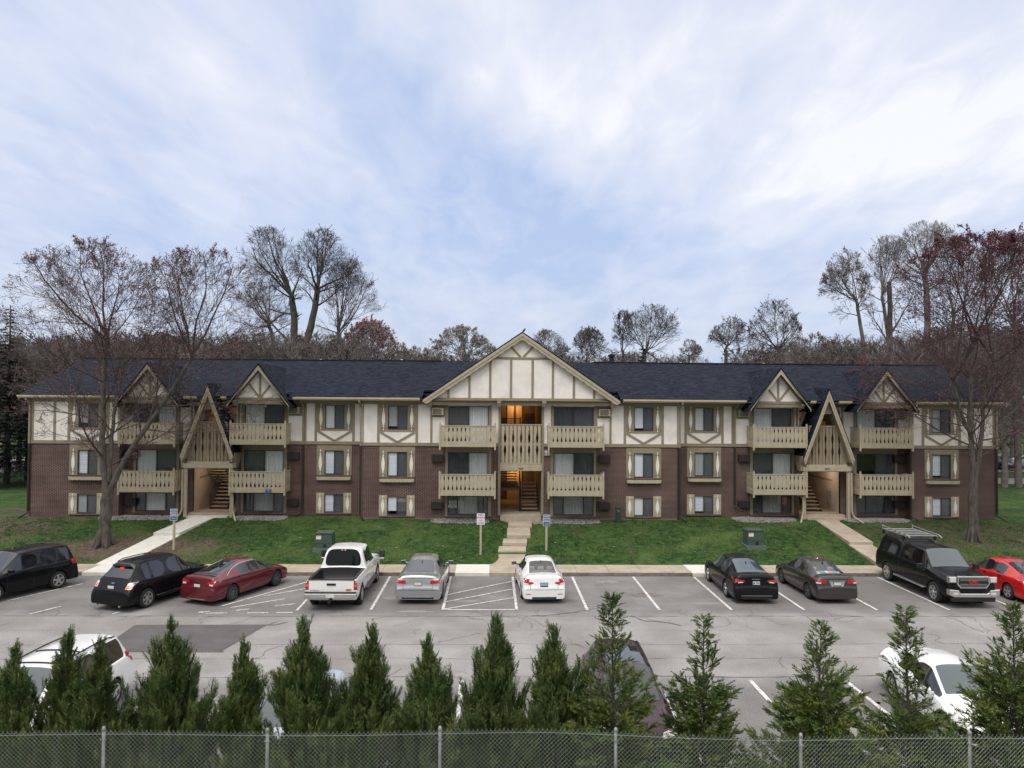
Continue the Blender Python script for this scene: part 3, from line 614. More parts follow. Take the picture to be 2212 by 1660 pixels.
# soldier course under the belt
so_ = MB()
for x0, x1, Y in segs:
    for a, b in ((x0, x1),):
        hs = [h for h in holes_for(x0, x1, Y)]
        if Y == YC: hs.append((-1.2, 1.2, 0, 9))
        if Y == YW: c = ENT if x0 > 0 else -ENT; hs.append((c-1.25, c+1.25, 0, 9))
        cur = x0+.01
        for h in sorted([h for h in hs if h[3] > 5.0 and h[2] < 5.35]):
            aa = h[0]-(.48 if h[3]-h[2] < 1.5 else .30)
            if aa > cur: so_.box(cur, aa, Y-.006, Y+.05, 5.205, 5.40)
            cur = h[1]+(.48 if h[3]-h[2] < 1.5 else .30)
        so_.box(cur, x1-.01, Y-.006, Y+.05, 5.205, 5.40)
bb(so_, 'brick_course', SOLDIER)

# timber boards on the stucco
tb = MB(); P = .035
def vb(x0, x1, z0, z1, Y, p=P): tb.box(min(x0, x1), max(x0, x1), Y-p, Y+.02, z0, z1)
belt = MB()
for s in (-1, 1):
    def V(a, b, z0, z1, Y, p=P): vb(s*a, s*b, z0, z1, Y, p)
    def belt_(a, b, Y): belt.box(min(s*a, s*b), max(s*a, s*b), Y-.07, Y+.02, 5.41, 5.59)
    belt_(1.30, JX+.07, YC); belt_(JX+.07, 16.45, YW); belt_(18.95, EX-.0, YW); belt_(EX-.07, XE+.07, YE)
    # centre block
    V(1.33, JX+.035, 7.78, 8.02, YC, .045)
    V(5.07, 5.19, 5.59, 7.78, YC); V(4.18+.0, 4.36, 5.59, 7.78, YC); V(1.70, 1.865, 5.59, 7.78, YC)
    V(4.36, 5.07, 7.06, 7.78, YC, .02)
    V(8.98-.0, 9.035, 5.59, 7.78, YC)
    # wing
    V(JX+.04, EX-.05, 7.78, 8.02, YW, .045)
    V(12.45, 12.62, 5.59, 7.78, YW); V(13.50, 13.715, 5.59, 7.78, YW); V(12.62, 13.50, 7.06, 7.78, YW, .02)
    V(16.03, 16.2, 5.59, 7.78, YW); V(19.72, 19.89, 5.59, 7.78, YW); V(22.21, 22.4, 5.59, 7.78, YW); V(22.4, EX-.05, 7.06, 7.78, YW, .02)
    V(19.0, 19.12, 5.59, 7.78, YW); V(16.28, 16.4, 5.59, 7.78, YW)
    # end block
    V(EX-.03, XE+.035, 7.78, 8.02, YE, .045); V(EX-.03, EX+.12, 5.59, 7.78, YE); V(XE-.16, XE+.035, 5.59, 7.78, YE); V(26.45, 26.58, 5.59, 7.78, YE)
    # upper window fields: board field with a band of struts below
    for cx, Y in ((WIN_C, YC), (WIN_W, YW), (WIN_E, YE)):
        V(cx-1.16, cx-WW/2, 6.21, 7.78, Y, .025); V(cx+WW/2, cx+1.16, 6.21, 7.78, Y, .025); V(cx-WW/2, cx+WW/2, 6.21, 6.32, Y, .025); V(cx-WW/2, cx+WW/2, 7.70, 7.78, Y, .025)
        V(cx-1.16, cx-1.02, 5.59, 6.21, Y); V(cx+1.02, cx+1.16, 5.59, 6.21, Y)
        for t in (-1, 1): tb.bar((s*cx+t*.98, 6.19), (s*cx, 5.61), .13, Y-.032, Y+.01)
    # board surround of the patio doors on the brick floors
    for cx, Y in ((3.02, YC), (14.87, YW), (21.05, YW)):
        for z0, z1 in ((2.6, 5.38), (1.44, 2.6)):
            d1 = 5.06 if z0 > 2 else 2.58
            V(cx-DW/2-.17, cx-DW/2, z0, z1, Y, .03); V(cx+DW/2, cx+DW/2+.14, z0, z1, Y, .03)
        V(cx-DW/2, cx+DW/2, 5.06, 5.38, Y, .03)
    # side post of the centre opening
    V(1.17, 1.30, 1.5, 7.78, YC, .05)
bb(tb, 'timber_boards', TRIM); bb(belt, 'belt_board', TRIM)

# ---------------- windows
SHUT = []
def shutter_outline(h):
    prof = [(.022, 0), (.022, .10), (.045, .12), (.022, .15), (.03, .18), (.085, .34), (.095, .46), (.085, .58), (.035, .76), (.022, .79), (.048, .81), (.022, .84), (.022, 1.0)]
    return [(a, b*h) for a, b in prof]+[(-a, b*h) for a, b in reversed(prof)]
GL_IDX = 0
blinds = {}
rw = random.Random(21)
def window(cx, Y, lv):
    z0, z1 = WZ[lv]
    f = MB(); t = .045
    f.box(cx-WW/2, cx-WW/2+t, Y-.005, Y+.075, z0, z1); f.box(cx+WW/2-t, cx+WW/2, Y-.005, Y+.075, z0, z1)
    f.box(cx-WW/2+t, cx+WW/2-t, Y-.005, Y+.075, z0, z0+t); f.box(cx-WW/2+t, cx+WW/2-t, Y-.005, Y+.075, z1-t, z1); f.box(cx-.025, cx+.025, Y+.005, Y+.065, z0+t, z1-t)
    w_ = bb(f, 'window', FRAME)
    def P_(mb, n, mt): return mb.build(n, mt, w_, off=(0, 44.0, G0))
    P_(MB().add([(cx-WW/2+t, Y+.035, z0+t), (cx+WW/2-t, Y+.035, z0+t), (cx+WW/2-t, Y+.035, z1-t), (cx-WW/2+t, Y+.035, z1-t)], [(0, 1, 2, 3)]), 'pane', GLASS)
    q = rw.random(); mt = BLIND_H if q < .55 else BLIND if q < .75 else BLIND_G
    drop = 0 if rw.random() < .6 else rw.uniform(.1, .3)
    P_(MB().box(cx-WW/2+.02, cx+WW/2-.02, Y+.075, Y+.085, z0+drop, z1), 'blind', mt)
    P_(MB().box(cx+.03, cx+WW/2-t, Y+.055, Y+.059, z0+t, z1-t), 'insect_screen', SCREEN)
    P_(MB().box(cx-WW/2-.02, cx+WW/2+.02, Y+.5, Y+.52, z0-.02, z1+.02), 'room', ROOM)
    # shutters with a white turned baluster
    if lv == 1: sz0, sz1 = 3.63, 5.36
    elif lv == 0: sz0, sz1 = 1.44, 2.60
    else: sz0, sz1 = 6.25, 7.86
    if lv != 2:
        if lv == 1: P_(MB().prism([(cx-1.01, sz0), (cx-1.01, sz1), (cx+1.01, sz1), (cx+1.01, sz0), (cx+WW/2, sz0), (cx+WW/2, 5.06), (cx-WW/2, 5.06), (cx-WW/2, sz0)][::-1], Y-.035, Y+.02), 'surround', TRIM)
        else:
            for t_ in (-1, 1): a, b = sorted((cx+t_*WW/2, cx+t_*1.01)); P_(MB().box(a, b, Y-.035, Y+.02, sz0, sz1), 'surround', TRIM_L)
    for t_ in (-1, 1):
        xx = cx+t_*.80; b0, b1 = (sz0+.03, sz1-.03) if lv == 0 else (sz0+.03, sz0+1.50)
        sh = MB(); sh.prism([(xx+a, b0+b) for a, b in shutter_outline(b1-b0)], Y-.055, Y-.034); sh.cm = 1
        hb = b1-b0
        for zz in (b0+.12*hb-.02, b1-.10*hb-.02): sh.box(xx-.16, xx+.16, Y-.068, Y-.034, zz-.012, zz+.035)
        P_(sh, 'shutter', [WHITE, TRIM if lv else TRIM_L])
    if lv == 1:
        n = 16; zb = 3.34; pts = [(cx-1.0, 3.55), (cx-.94, 3.36)]
        for i in range(1, n): pts.append((cx-.94+1.88*i/n, zb+(.03 if i % 2 else .0)))
        pts += [(cx+.94, 3.36), (cx+1.0, 3.55)]
        P_(MB().prism(pts[::-1], Y-.20, Y-.17).box(cx-.97, cx-.94, Y-.17, Y, 3.38, 3.54).box(cx+.94, cx+.97, Y-.17, Y, 3.38, 3.54).box(cx-.94, cx+.94, Y-.17, Y, 3.38, 3.40), 'planter_box', TRIM_L)
    if lv != 2: P_(MB().box(cx-1.0, cx+1.0, Y-.06, Y+.02, z0-.115 if lv == 0 else 3.555, z0-.045 if lv == 0 else 3.628), 'sill', SOLDIER)
for a in wins: window(*a)

# ---------------- patio doors behind the balconies
curt = {}
cl = [BLIND, BLIND_G, BLIND, DARKCURT]
spec = {(-3.02, 2): 'DG|B', (-3.02, 1): 'S|B', (-3.02, 0): 'G', (3.02, 2): 'D|D', (3.02, 1): 'B|D', (3.02, 0): 'G', (-14.87, 2): 'B|D', (-14.87, 1): 'G|B', (-14.87, 0): 'G', (14.87, 2): 'B|G', (14.87, 1): 'S|B', (14.87, 0): 'G', (21.05, 2): 'B|G', (21.05, 1): 'N|N', (21.05, 0): 'D', (-21.05, 2): 'G|B', (-21.05, 1): 'B|B', (-21.05, 0): 'B'}
def patio(cx, Y, lv):
    z0, z1 = DZ[lv]; f = MB(); t = .05
    f.box(cx-DW/2, cx-DW/2+t, Y-.0, Y+.09, z0, z1); f.box(cx+DW/2-t, cx+DW/2, Y-.0, Y+.09, z0, z1); f.box(cx-DW/2+t, cx+DW/2-t, Y-.0, Y+.09, z1-t, z1); f.box(cx-DW/2+t, cx+DW/2-t, Y-.0, Y+.09, z0, z0+t)
    ms = (cx-.58, cx+.58) if lv == 0 else (cx+.02,)
    for mx_ in ms: f.box(mx_-.03, mx_+.03, Y+.01, Y+.08, z0+t, z1-t)
    d = bb(f, 'patio_door' if lv else 'patio_window', FRAME)
    def P_(mb, n, mt): return mb.build(n, mt, d, off=(0, 44.0, G0))
    P_(MB().add([(cx-DW/2+t, Y+.045, z0+t), (cx+DW/2-t, Y+.045, z0+t), (cx+DW/2-t, Y+.045, z1-t), (cx-DW/2+t, Y+.045, z1-t)], [(0, 1, 2, 3)]), 'pane', GLASS)
    sp_ = spec[(cx, lv)]
    def pleat(xa, xb, mt):
        b = MB(); n = max(2, int((xb-xa)/.055)); vs = []
        for i in range(n+1): x = xa+(xb-xa)*i/n; y = Y+.10+(.035 if i % 2 else 0)+rw.uniform(-.008, .008); vs += [(x, y, z0), (x, y, z1)]
        b.add(vs, [(2*i, 2*i+2, 2*i+3, 2*i+1) for i in range(n)]); P_(b, 'curtain', mt)
    mp = {'B': BLIND, 'G': BLIND_G, 'D': DARKCURT, 'S': BLIND_G}
    if lv == 0:
        pleat(cx-DW/2+.03, cx+DW/2-.03, mp[sp_])
        P_(MB().box(cx-DW/2+t, cx-.61, Y+.06, Y+.064, z0+t, z1-t).box(cx+.61, cx+DW/2-t, Y+.06, Y+.064, z0+t, z1-t), 'insect_screen', SCREEN)
        P_(MB().box(cx-1.3, cx+1.3, Y-.06, Y+.02, 1.365, 1.435), 'sill', SOLDIER)
    else:
        l, r_ = sp_.split('|')
        if l != 'N':
            if l == 'DG': pleat(cx-.72, cx, BLIND_G)
            else: pleat(cx-DW/2+.03, cx, mp[l])
        if r_ != 'N': pleat(cx+.02, cx+DW/2-.03, mp[r_])
        a, b_ = (cx-DW/2+t, cx) if l in 'SG' or l == 'DG' else (cx+.05, cx+DW/2-t)
        P_(MB().box(a, b_, Y+.06, Y+.064, z0+t, z1-t), 'insect_screen', SCREEN)
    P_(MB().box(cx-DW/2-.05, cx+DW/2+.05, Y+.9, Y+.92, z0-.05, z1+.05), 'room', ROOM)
for a in doors: patio(*a)

# ---------------- balconies
def baluster(mb, x, y, z0, z1, along='x', w_=.117):
    h = z1-z0
    prof = [(.80, .0), (1.0, .03), (1.0, .20), (.62, .27), (.50, .34), (.78, .44), (.98, .58), (.92, .70), (.55, .86), (.72, .90), (.55, .94), (.55, 1.0)]
    pts = [(a*w_, z0+b*h) for a, b in prof]+[(-a*w_, z0+b*h) for a, b in reversed(prof)]
    if along == 'x': mb.prism([(x+a, b) for a, b in pts][::-1], y, y+.022)
    else: mb.prism([(y+a, b) for a, b in pts][::-1], x, x+.022, 'x')
def balcony(cx, Yw, lv):
    zt = 6.62 if lv == 2 else 3.92; yf = Yw-1.28; hw = 1.53; zd = zt-1.0
    o = bb(MB().box(cx-hw, cx+hw, yf+.06, Yw-.002, zd-.10, zd).box(cx-hw, cx+hw, yf+.05, yf+.09, zd-.2, zd-.1), 'balcony', noisy('deck_wood', (.14, .11, .08), (.22, .18, .13), scale=4))
    def P_(mb, n, mt): return mb.build(n, mt, o, off=(0, 44.0, G0))
    fr = MB(); n = 13; zb = zt-1.18
    for i in range(n): baluster(fr, cx-hw+.14+(2*hw-.28)*i/(n-1), yf-.012, zb, zt-.03)
    fr.box(cx-hw, cx+hw, yf-.03, yf+.05, zt-.03, zt+.015); fr.box(cx-hw, cx+hw, yf+.012, yf+.05, zb+.22, zb+.31); fr.box(cx-hw, cx+hw, yf+.012, yf+.05, zt-.13, zt-.04)
    P_(fr, 'front_railing', TRIM_L)
    for s in (-1, 1):
        sr = MB(); xs_ = cx+s*hw
        for i in range(5): baluster(sr, xs_-.011, yf+.16+.235*i, zb, zt-.03, 'y')
        sr.box(xs_-.03, xs_+.03, yf+.05, Yw-.002, zt-.03, zt+.015); sr.box(xs_-.02-s*.03, xs_+.02-s*.03, yf+.05, Yw-.002, zb+.22, zb+.31)
        P_(sr, 'side_railing', TRIM_L)
        P_(MB().box(xs_-.045, xs_+.045, yf-.045, yf+.045, zb-.16, zt+.11).prism([(xs_-.03, zt+.11), (xs_+.03, zt+.11), (xs_+.035, zt+.19), (xs_-.035, zt+.19)], yf-.035, yf+.035), 'post', TRIM_L)
    return o
for s in (-1, 1):
    for cx, Y in ((3.02, YC), (14.87, YW), (21.05, YW)):
        for lv in (1, 2): balcony(s*cx, Y, lv)

# ---------------- air conditioners in the walls
def aircon(cx, Y, zc, mt, gm):
    b = MB(); b.box(cx-.33, cx+.33, Y-.24, Y+.05, zc-.20, zc+.20)
    o = bb(b, 'air_conditioner', mt, bevel=.012)
    g_ = MB()
    for i in range(7): g_.box(cx-.26, cx+.20, Y-.252, Y-.238, zc-.15+i*.042, zc-.15+i*.042+.016)
    for i in range(4): g_.box(cx-.26+i*.15, cx-.245+i*.15, Y-.254, Y-.239, zc-.16, zc+.15)
    g_.build('grille', gm, o, off=(0, 44.0, G0)); 
    MB().box(cx-.27, cx+.22, Y-.2405, Y-.2402, zc-.165, zc+.155).build('recess', BLACKP if mt is BROWN else plain('ac_coil', (.10, .095, .08)), o, off=(0, 44.0, G0))
for s in (-1, 1):
    for cx, Y in ((4.77, YC), (13.16, YW), (22.42, YW)):
        for zc, mt in ((7.38, TRIM_L), (4.74, BROWN), (2.05, BROWN)): aircon(s*cx, Y, zc, mt, TRIM if mt is TRIM_L else plain('ac_grille_dark', (.045, .035, .03)))

# ---------------- roofs
rf = MB()
DG = [14.87, 21.05]
def slope(x0, x1, ye, ze, yr, zr, th=.09):
    rf.add([(x0, ye, ze), (x1, ye, ze), (x1, yr, zr), (x0, yr, zr), (x0, ye, ze-th), (x1, ye, ze-th), (x1, yr, zr-th), (x0, yr, zr-th)], [(0, 1, 2, 3), (7, 6, 5, 4), (0, 4, 5, 1), (1, 5, 6, 2), (2, 6, 7, 3), (3, 7, 4, 0)])
slope(-28.35, 28.35, 44.5, 8.17+.5*2.43/7, 51.0, 10.60)
for a, b in ((9.2, 13.25), (16.5, 19.43), (22.67, 28.35)):
    slope(a, b, 44.0, 8.17, 44.5, 8.17+.5*2.43/7); slope(-b, -a, 44.0, 8.17, 44.5, 8.17+.5*2.43/7)
slope(-9.3, 9.3, 45.5, 8.69, 46, 8.86)
if 1: pass; slope(28.35, -28.35, 58.0, 8.17, 51.0, 10.60)
bb(rf, 'roof', SHINGLE)
rf = MB(); slope(-9.25, -5.62, 43.35, 8.17, 50.3, 10.58); slope(5.62, 9.25, 43.35, 8.17, 50.3, 10.58); slope(-5.7, 5.7, 44.6, 8.60, 50.3, 10.57); slope(9.25, -9.25, 54, 9.3, 50.3, 10.58)
bb(rf, 'centre_roof', SHINGLE)
for a, b in ((-28.35, -9.3), (9.3, 28.35)): bb(MB().box(a, b, 50.9, 51.1, 10.60, 10.66), 'ridge_cap', plain('ridge_dark', (.009, .011, .017)))
for a, b in ((-9.2, -5.0), (5.0, 9.2)): bb(MB().box(a, b, 50.2, 50.4, 10.58, 10.64), 'ridge_cap', plain('ridge_dark', (.009, .011, .017)))
def gable(cx, hw, zb, za, y0, y1, name, rake=.20, scal=False, depth_tym=None, th=.07, bz=None, y_r=None):
    """front gable: two sloping roof slabs, rake boards and a half-timbered triangle"""
    r_ = MB(); sl = (za-zb)/hw
    nrm = math.hypot(1, sl); tx, tz = th*sl/nrm, th/nrm
    for s in (-1, 1):
        e = .03 if name == 'entrance_roof' else .12
        a = (cx+s*(hw+e), zb-e*sl); b = (cx, za)
        poly = [(a[0], a[1]), (b[0], b[1]), (b[0], b[1]+th*nrm), (a[0]+s*tx, a[1]+tz)]
        r_.prism(poly if s < 0 else poly[::-1], y0-.05, y1)
    g_ = bb(r_, name, SHINGLE); recalc(g_)
    rb = MB()
    for s in (-1, 1):
        bw = rake
        a = (cx+s*(hw+.02), zb-.02*sl); b = (cx, za)
        down = bw*nrm
        if not scal: poly = [a, b, (b[0], b[1]-down), (a[0], a[1]-bw*.55), (a[0]-s*bw*.45, a[1]-bw*.62)]
        else:
            n = 30; lo = []
            for i in range(n+1):
                t = i/n; x = b[0]+(a[0]-b[0])*t; z = b[1]-down+(a[1]-b[1])*t; lo.append((x, z+(.022 if i % 2 else -.022)))
            lo[-1] = (a[0]-s*.06, a[1]-.16); poly = [a, b]+lo
        rb.prism(poly if s < 0 else poly[::-1], y0-.04, y0)
    recalc(rb.build('rake_board', TRIM_L, g_, off=(0, 44.0, G0)))
    if scal:
        r2_ = MB()
        for s in (-1, 1):
            a = (cx+s*(hw+.02), zb-.02*sl); b = (cx, za); down = rake*.52*nrm
            poly = [a, b, (b[0], b[1]-down), (a[0], a[1]-down*.8)]; r2_.prism(poly if s < 0 else poly[::-1], y0-.075, y0-.041)
        recalc(r2_.build('outer_rake_board', TRIM_L, g_, off=(0, 44.0, G0)))
    return g_, sl
# centre gable
cg, sl = gable(0, 5.55, 8.05, 11.86, 43.35, 52.5, 'gable_roof', rake=.30, scal=True)
yt = 43.62
st_ = MB(); st_.prism([(-5.3, 8.0), (5.3, 8.0), (0, 11.62)], yt, yt+.4)
recalc(st_.build('gable_stucco', STUCCO, cg, off=(0, 44.0, G0)))
gt = MB()
def zt_(x): return 11.52-abs(x)*sl
gt.box(-5.1, 5.1, yt-.035, yt+.01, 8.0, 8.17)
for x in (-4.2, -3.0, -1.81, -.62, .62, 1.79, 3.0, 4.17):
    x = x*.99; gt.box(x-.065, x+.065, yt-.034, yt+.01, 8.17, zt_(x)-.02 if abs(x) > 1.55 else 10.38)
gt.box(-1.62, 1.62, yt-.036, yt+.01, 10.38, 10.50)
gt.bar((-.08, 10.52), (-.66, 11.12), .12, yt-.033, yt+.01); gt.bar((.08, 10.52), (.66, 11.12), .12, yt-.031, yt+.01)
gt.build('gable_timber', TRIM, cg, off=(0, 44.0, G0))
bm_ = MB(); bm_.box(-5.35, 5.35, yt-.02, 44.02, 7.76, 7.995)
bm_.build('gable_beam', TRIM, cg, off=(0, 44.0, G0))
for x in (-5.2, -1.28, 1.28, 5.2):
    MB().prism([(yt-.22, 8.02), (yt-.22, 7.88), (yt-.14, 7.68), (44.0, 7.68), (44.0, 8.02)], x-.12, x+.12, 'x').build('corbel', TRIM, cg, off=(0, 44.0, G0))
# four dormer gables above the outer balconies
for s in (-1, 1):
    for cx in (14.87, 21.05):
        c = s*cx; yg = 43.62
        d, sl2 = gable(c, 1.74, 7.66, 9.93, yg, 49.4, 'dormer_roof', rake=.17)
        yt2 = yg+.42
        recalc(MB().prism([(c-1.42, 8.0), (c+1.42, 8.0), (c, 9.78)], yt2, yt2+.3).build('dormer_stucco', STUCCO, d, off=(0, 44.0, G0)))
        t_ = MB(); t_.box(c-1.42, c+1.42, yt2-.03, yt2+.31, 7.96, 8.10); t_.box(c-.06, c+.06, yt2-.04, yt2+.01, 8.10, 9.62)
        for q in (-1, 1): t_.bar((c+q*.04, 8.12), (c+q*.62, 8.86), .11, yt2-.036, yt2+.01); t_.bar((c+q*1.34, 8.05), (c+q*.02, 9.72), .10, yt2-.038, yt2+.01)
        t_.build('dormer_timber', TRIM, d, off=(0, 44.0, G0))
        MB().box(c-1.45, c+1.45, yt2, YW, 7.76, 7.955).build('dormer_beam', TRIM, d, off=(0, 44.0, G0))
        for q in (-1, 1): MB().prism([(yg+.1, 7.96), (yg+.1, 7.86), (yg+.25, 7.70), (YW, 7.70), (YW, 7.96)], c+q*1.36-.09, c+q*1.36+.09, 'x').build('bracket', TRIM, d, off=(0, 44.0, G0))
# gutters and downspouts
gu = MB()
def gutter(a, b, ye):
    g_ = MB(); g_.prism([(ye-.12, 8.15), (ye-.11, 8.05), (ye-.02, 8.03), (ye-.02, 8.15)], a, b, 'x'); g_.box(a, b, ye-.018, ye+.03, 7.98, 8.14); bb(g_, 'gutter', GUTTER)
gutter(-9.3, -5.75, 43.35); gutter(5.75, 9.3, 43.35)
for s in (-1, 1):
    for a, b in ((9.3, 13.0), (16.75, 17.05), (18.4, 19.15), (22.95, 28.4)): gutter(*sorted((s*a, s*b)), 44.0)
sf = MB(); sf.box(-9.2, 9.2, 43.4, 44.0, 8.02, 8.04)
for s in (-1, 1): a, b = sorted((s*9.22, s*28.3)); sf.box(a, b, 44.02, 45.0, 8.025, 8.045)
bb(sf, 'soffit', TRIM)
fb = MB()
for s in (-1, 1):
    sl3 = (10.60-8.17)/7.0
    fb.add([(s*28.33, 44.0, 8.08), (s*28.33, 51.0, 10.51), (s*28.33, 58.0, 8.08), (s*28.33, 44.0, 7.9), (s*28.33, 51.0, 10.33), (s*28.33, 58.0, 7.9), (s*28.37, 44.0, 8.16), (s*28.37, 51.0, 10.59), (s*28.37, 58.0, 8.16), (s*28.37, 44.0, 7.9), (s*28.37, 51.0, 10.33), (s*28.37, 58.0, 7.9)], [(0, 1, 4, 3), (1, 2, 5, 4), (6, 9, 10, 7), (7, 10, 11, 8), (0, 3, 9, 6), (3, 4, 10, 9), (4, 5, 11, 10)])
bb(fb, 'rake_fascia', TRIM_L)
def dspout(x, Y, kick=1, elb=True, low=BROWN, zbot=1.45, top=TRIM, ye=None):
    o = bb(MB().box(x-.05, x+.05, Y-.13, Y-.05, 5.40, 7.75), 'downspout', top)
    ye = ye or Y-.75
    MB().tube([(x, ye, 8.05), (x, ye, 7.9), (x, Y-.09, 7.62)], .05, 6).build('elbow', top, o, off=(0, 44.0, G0))
    MB().box(x-.048, x+.048, Y-.12, Y-.04, zbot+.15, 5.395).build('lower_pipe', low, o, off=(0, 44.0, G0))
    MB().tube([(x, Y-.08, zbot+.2), (x, Y-.1, zbot+.05), (x+kick*.28, Y-.55, zbot-.2)], .05, 6).build('outlet', low, o, off=(0, 44.0, G0))
dspout(-9.12, YC+.0, 1); dspout(9.12, YC, 1); dspout(-12.62, YW, -1); dspout(12.62, YW, 1, zbot=1.9); dspout(22.75, YE, 1); dspout(XE+.02, YE, 1, ye=43.9); dspout(-XE-.02, YE, -1, top=TRIM, ye=43.9)
bb(MB().lathe([(.17, 10.2), (.17, 11.0), (.23, 11.0), (.24, 11.16), (.14, 11.16), (.14, 11.2), (.0, 11.2)], 14, (6.3, 51.2, 0)), 'chimney_pipe', BLACKP, smooth=False)
for x, z in ((-13, 10.66), (-7.6, 10.66), (-2.2, 10.64), (10.9, 10.66), (16.5, 10.66), (4.9, 10.64)): bb(MB().box(x-.07, x+.07, 50.95, 51.0, z-.02, z+.03) if abs(x) > 9 else MB().box(x-.07, x+.07, 50.25, 50.3, z-.02, z+.03), 'ridge_clip', WHITE)
# ---------------- centre stair hall
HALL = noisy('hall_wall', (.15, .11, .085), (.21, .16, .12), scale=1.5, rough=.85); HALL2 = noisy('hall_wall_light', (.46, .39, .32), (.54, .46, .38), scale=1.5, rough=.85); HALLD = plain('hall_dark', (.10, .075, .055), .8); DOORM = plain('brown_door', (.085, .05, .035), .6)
def hall(cx, hw, yf, yb, z_top, flight_x, name, cover=7.9):
    h = MB(); zf = 1.50; HW = HALL if name.startswith('centre') else HALL2
    h.box(cx-hw-.1, cx-hw, yf+.01, yb, 1.2, z_top); h.box(cx+hw, cx+hw+.1, yf+.01, yb, 1.2, z_top); h.box(cx-hw-.1, cx+hw+.1, yb, yb+.1, 1.2, z_top)
    h.box(cx-hw, cx+hw, yf+.3, yb, z_top-.02, z_top+.1)
    o = bb(h, name, HW)
    def P_(mb, n, mt): return mb.build(n, mt, o, off=(0, 44.0, G0))
    P_(MB().box(cx-hw, cx+hw, yf-.1, yb, 1.0, zf), 'landing', CONC)
    P_(MB().box(cx-hw, cx+hw, yf+.05, yf+1.3, 4.12, 4.36).box(cx-hw, cx+hw, yb-2.3, yb, 4.12, 4.36).box(cx-hw, cx-.05, yf+1.3, yb-2.3, 2.75, 2.9) if name == 'centre_stair_hall' else MB().box(cx-hw, cx+hw, yf+.05, yf+1.3, 4.12, 4.36).box(cx-hw, cx+hw, yb-2.0, yb, 4.12, 4.36), 'upper_floor', HALLD)
    YS = yf+1.4 if name.startswith('centre') else yf+.9
    tr = MB(); n = 8; x0, x1 = flight_x
    for i in range(n): z = zf+.19+i*.19; tr.box(x0, x1, YS+i*.26, YS+.32+i*.26, z-.05, z)
    P_(tr, 'stair_treads', CONC)
    sg = MB()
    for x in (x0-.03, x1+.03): sg.prism([(YS-.1, zf), (YS+.2, zf), (YS+.1+n*.26, zf+n*.19+.02), (YS+.1+n*.26, zf+n*.19-.25)], x-.02, x+.02, 'x')
    P_(sg, 'stair_stringers', HALLD)
    up = MB()
    for i in range(6): z = 2.95+i*.19; up.box(cx-hw+.1, cx-.1, yb-2.5-i*.26, yb-2.18-i*.26, z-.05, z)
    P_(up, 'upper_stair_treads', CONC)
    rl = MB(); xr = x0-.06
    rl.tube([(xr, YS, zf+.0), (xr, YS, zf+.95), (xr, YS+n*.26, zf+.95+n*.19)], .022, 6)
    for i in range(0, 17): y = YS+.05+i*.13; rl.tube([(xr, y, zf+.0+max(0, (y-YS))*.73), (xr, y, zf+.9+(y-YS)*.73)], .008, 4)
    P_(rl, 'stair_handrail', BLACKP)
    return o, P_
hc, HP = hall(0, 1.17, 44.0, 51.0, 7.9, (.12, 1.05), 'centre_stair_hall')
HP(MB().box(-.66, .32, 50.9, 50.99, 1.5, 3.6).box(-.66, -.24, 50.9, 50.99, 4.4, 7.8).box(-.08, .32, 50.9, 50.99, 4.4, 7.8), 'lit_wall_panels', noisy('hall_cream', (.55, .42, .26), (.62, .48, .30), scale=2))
HP(MB().box(-1.1, -.68, 50.88, 50.98, 4.4, 6.9).box(.45, 1.12, 50.88, 50.98, 4.4, 7.2).box(-.23, -.09, 50.88, 50.98, 4.4, 7.8), 'hall_doors', DOORM)
HP(MB().box(.35, .75, 45.7, 45.76, 6.2, 6.95), 'notice_board', plain('notice_dark', (.04, .05, .055), .3))
HP(MB().box(.35, .9, 49.6, 49.64, 4.75, 5.0), 'notice_paper', plain('notice_grey', (.3, .28, .26), .8))
HP(MB().box(-.05, .02, 45.55, 45.62, 1.5, 4.12), 'centre_pole', BLACKP)
HP(MB().tube([(-1.15, 46, 6.95), (.02, 46, 6.95)], .02, 6).tube([(.02, 46, 6.3), (.02, 46, 7.05)], .03, 6), 'landing_rail', BLACKP)
def lamp(P_, cx, y, z, energy, lc=(1, .50, .17)):
    P_(MB().lathe([(.0, z), (.10, z), (.11, z-.06), (.07, z-.12), (0, z-.13)], 12, (cx, y, 0)), 'ceiling_lamp', emis('lamp_glow', (1, .62, .25), 6))
    l = bpy.data.lights.new('hall_light', 'POINT'); l.energy = energy; l.color = lc; l.shadow_soft_size = .08
    lo = bpy.data.objects.new('hall_light', l); col.objects.link(lo); lo.location = (cx+BX, y, z-.25)
lamp(HP, -.2, 50.3, 7.86, 20); lamp(HP, -.2, 50.35, 3.62, 16)
# tall balustrade across the opening
tbz = MB(); z0, z1 = 4.47, 6.64; nb = 5; w5 = 2.30/nb
def lattice(mb, xc, wbd, z0, z1, y):
    """one board pair: two boards whose facing edges are cut to leave a turned shape"""
    h = z1-z0; g_ = .022
    cut = [(0, g_), (.17, g_), (.185, .05), (.205, g_), (.23, .035), (.33, .075), (.42, .05), (.475, .02), (.50, .055), (.525, .02), (.57, .05), (.67, .075), (.78, .035), (.80, g_), (.82, .055), (.835, g_), (1.0, g_)]
    for s in (-1, 1):
        pts = [(xc+s*c_, z0+t*h) for t, c_ in cut]; outer = [(xc+s*wbd/2, z1), (xc+s*wbd/2, z0)]
        pl = pts+outer; mb.prism(pl if s > 0 else pl[::-1], y, y+.022)
for i in range(nb): lattice(tbz, -1.15+w5*(i+.5), w5-.045, z0, z1, 43.96)
tbz.box(-1.17, 1.17, 43.93, 44.01, z1, z1+.05); tbz.box(-1.17, 1.17, 43.985, 44.02, 5.50, 5.60); tbz.box(-1.17, 1.17, 43.92, 44.02, z0-.05, z0)
recalc(bb(tbz, 'stair_balustrade', TRIM_L))
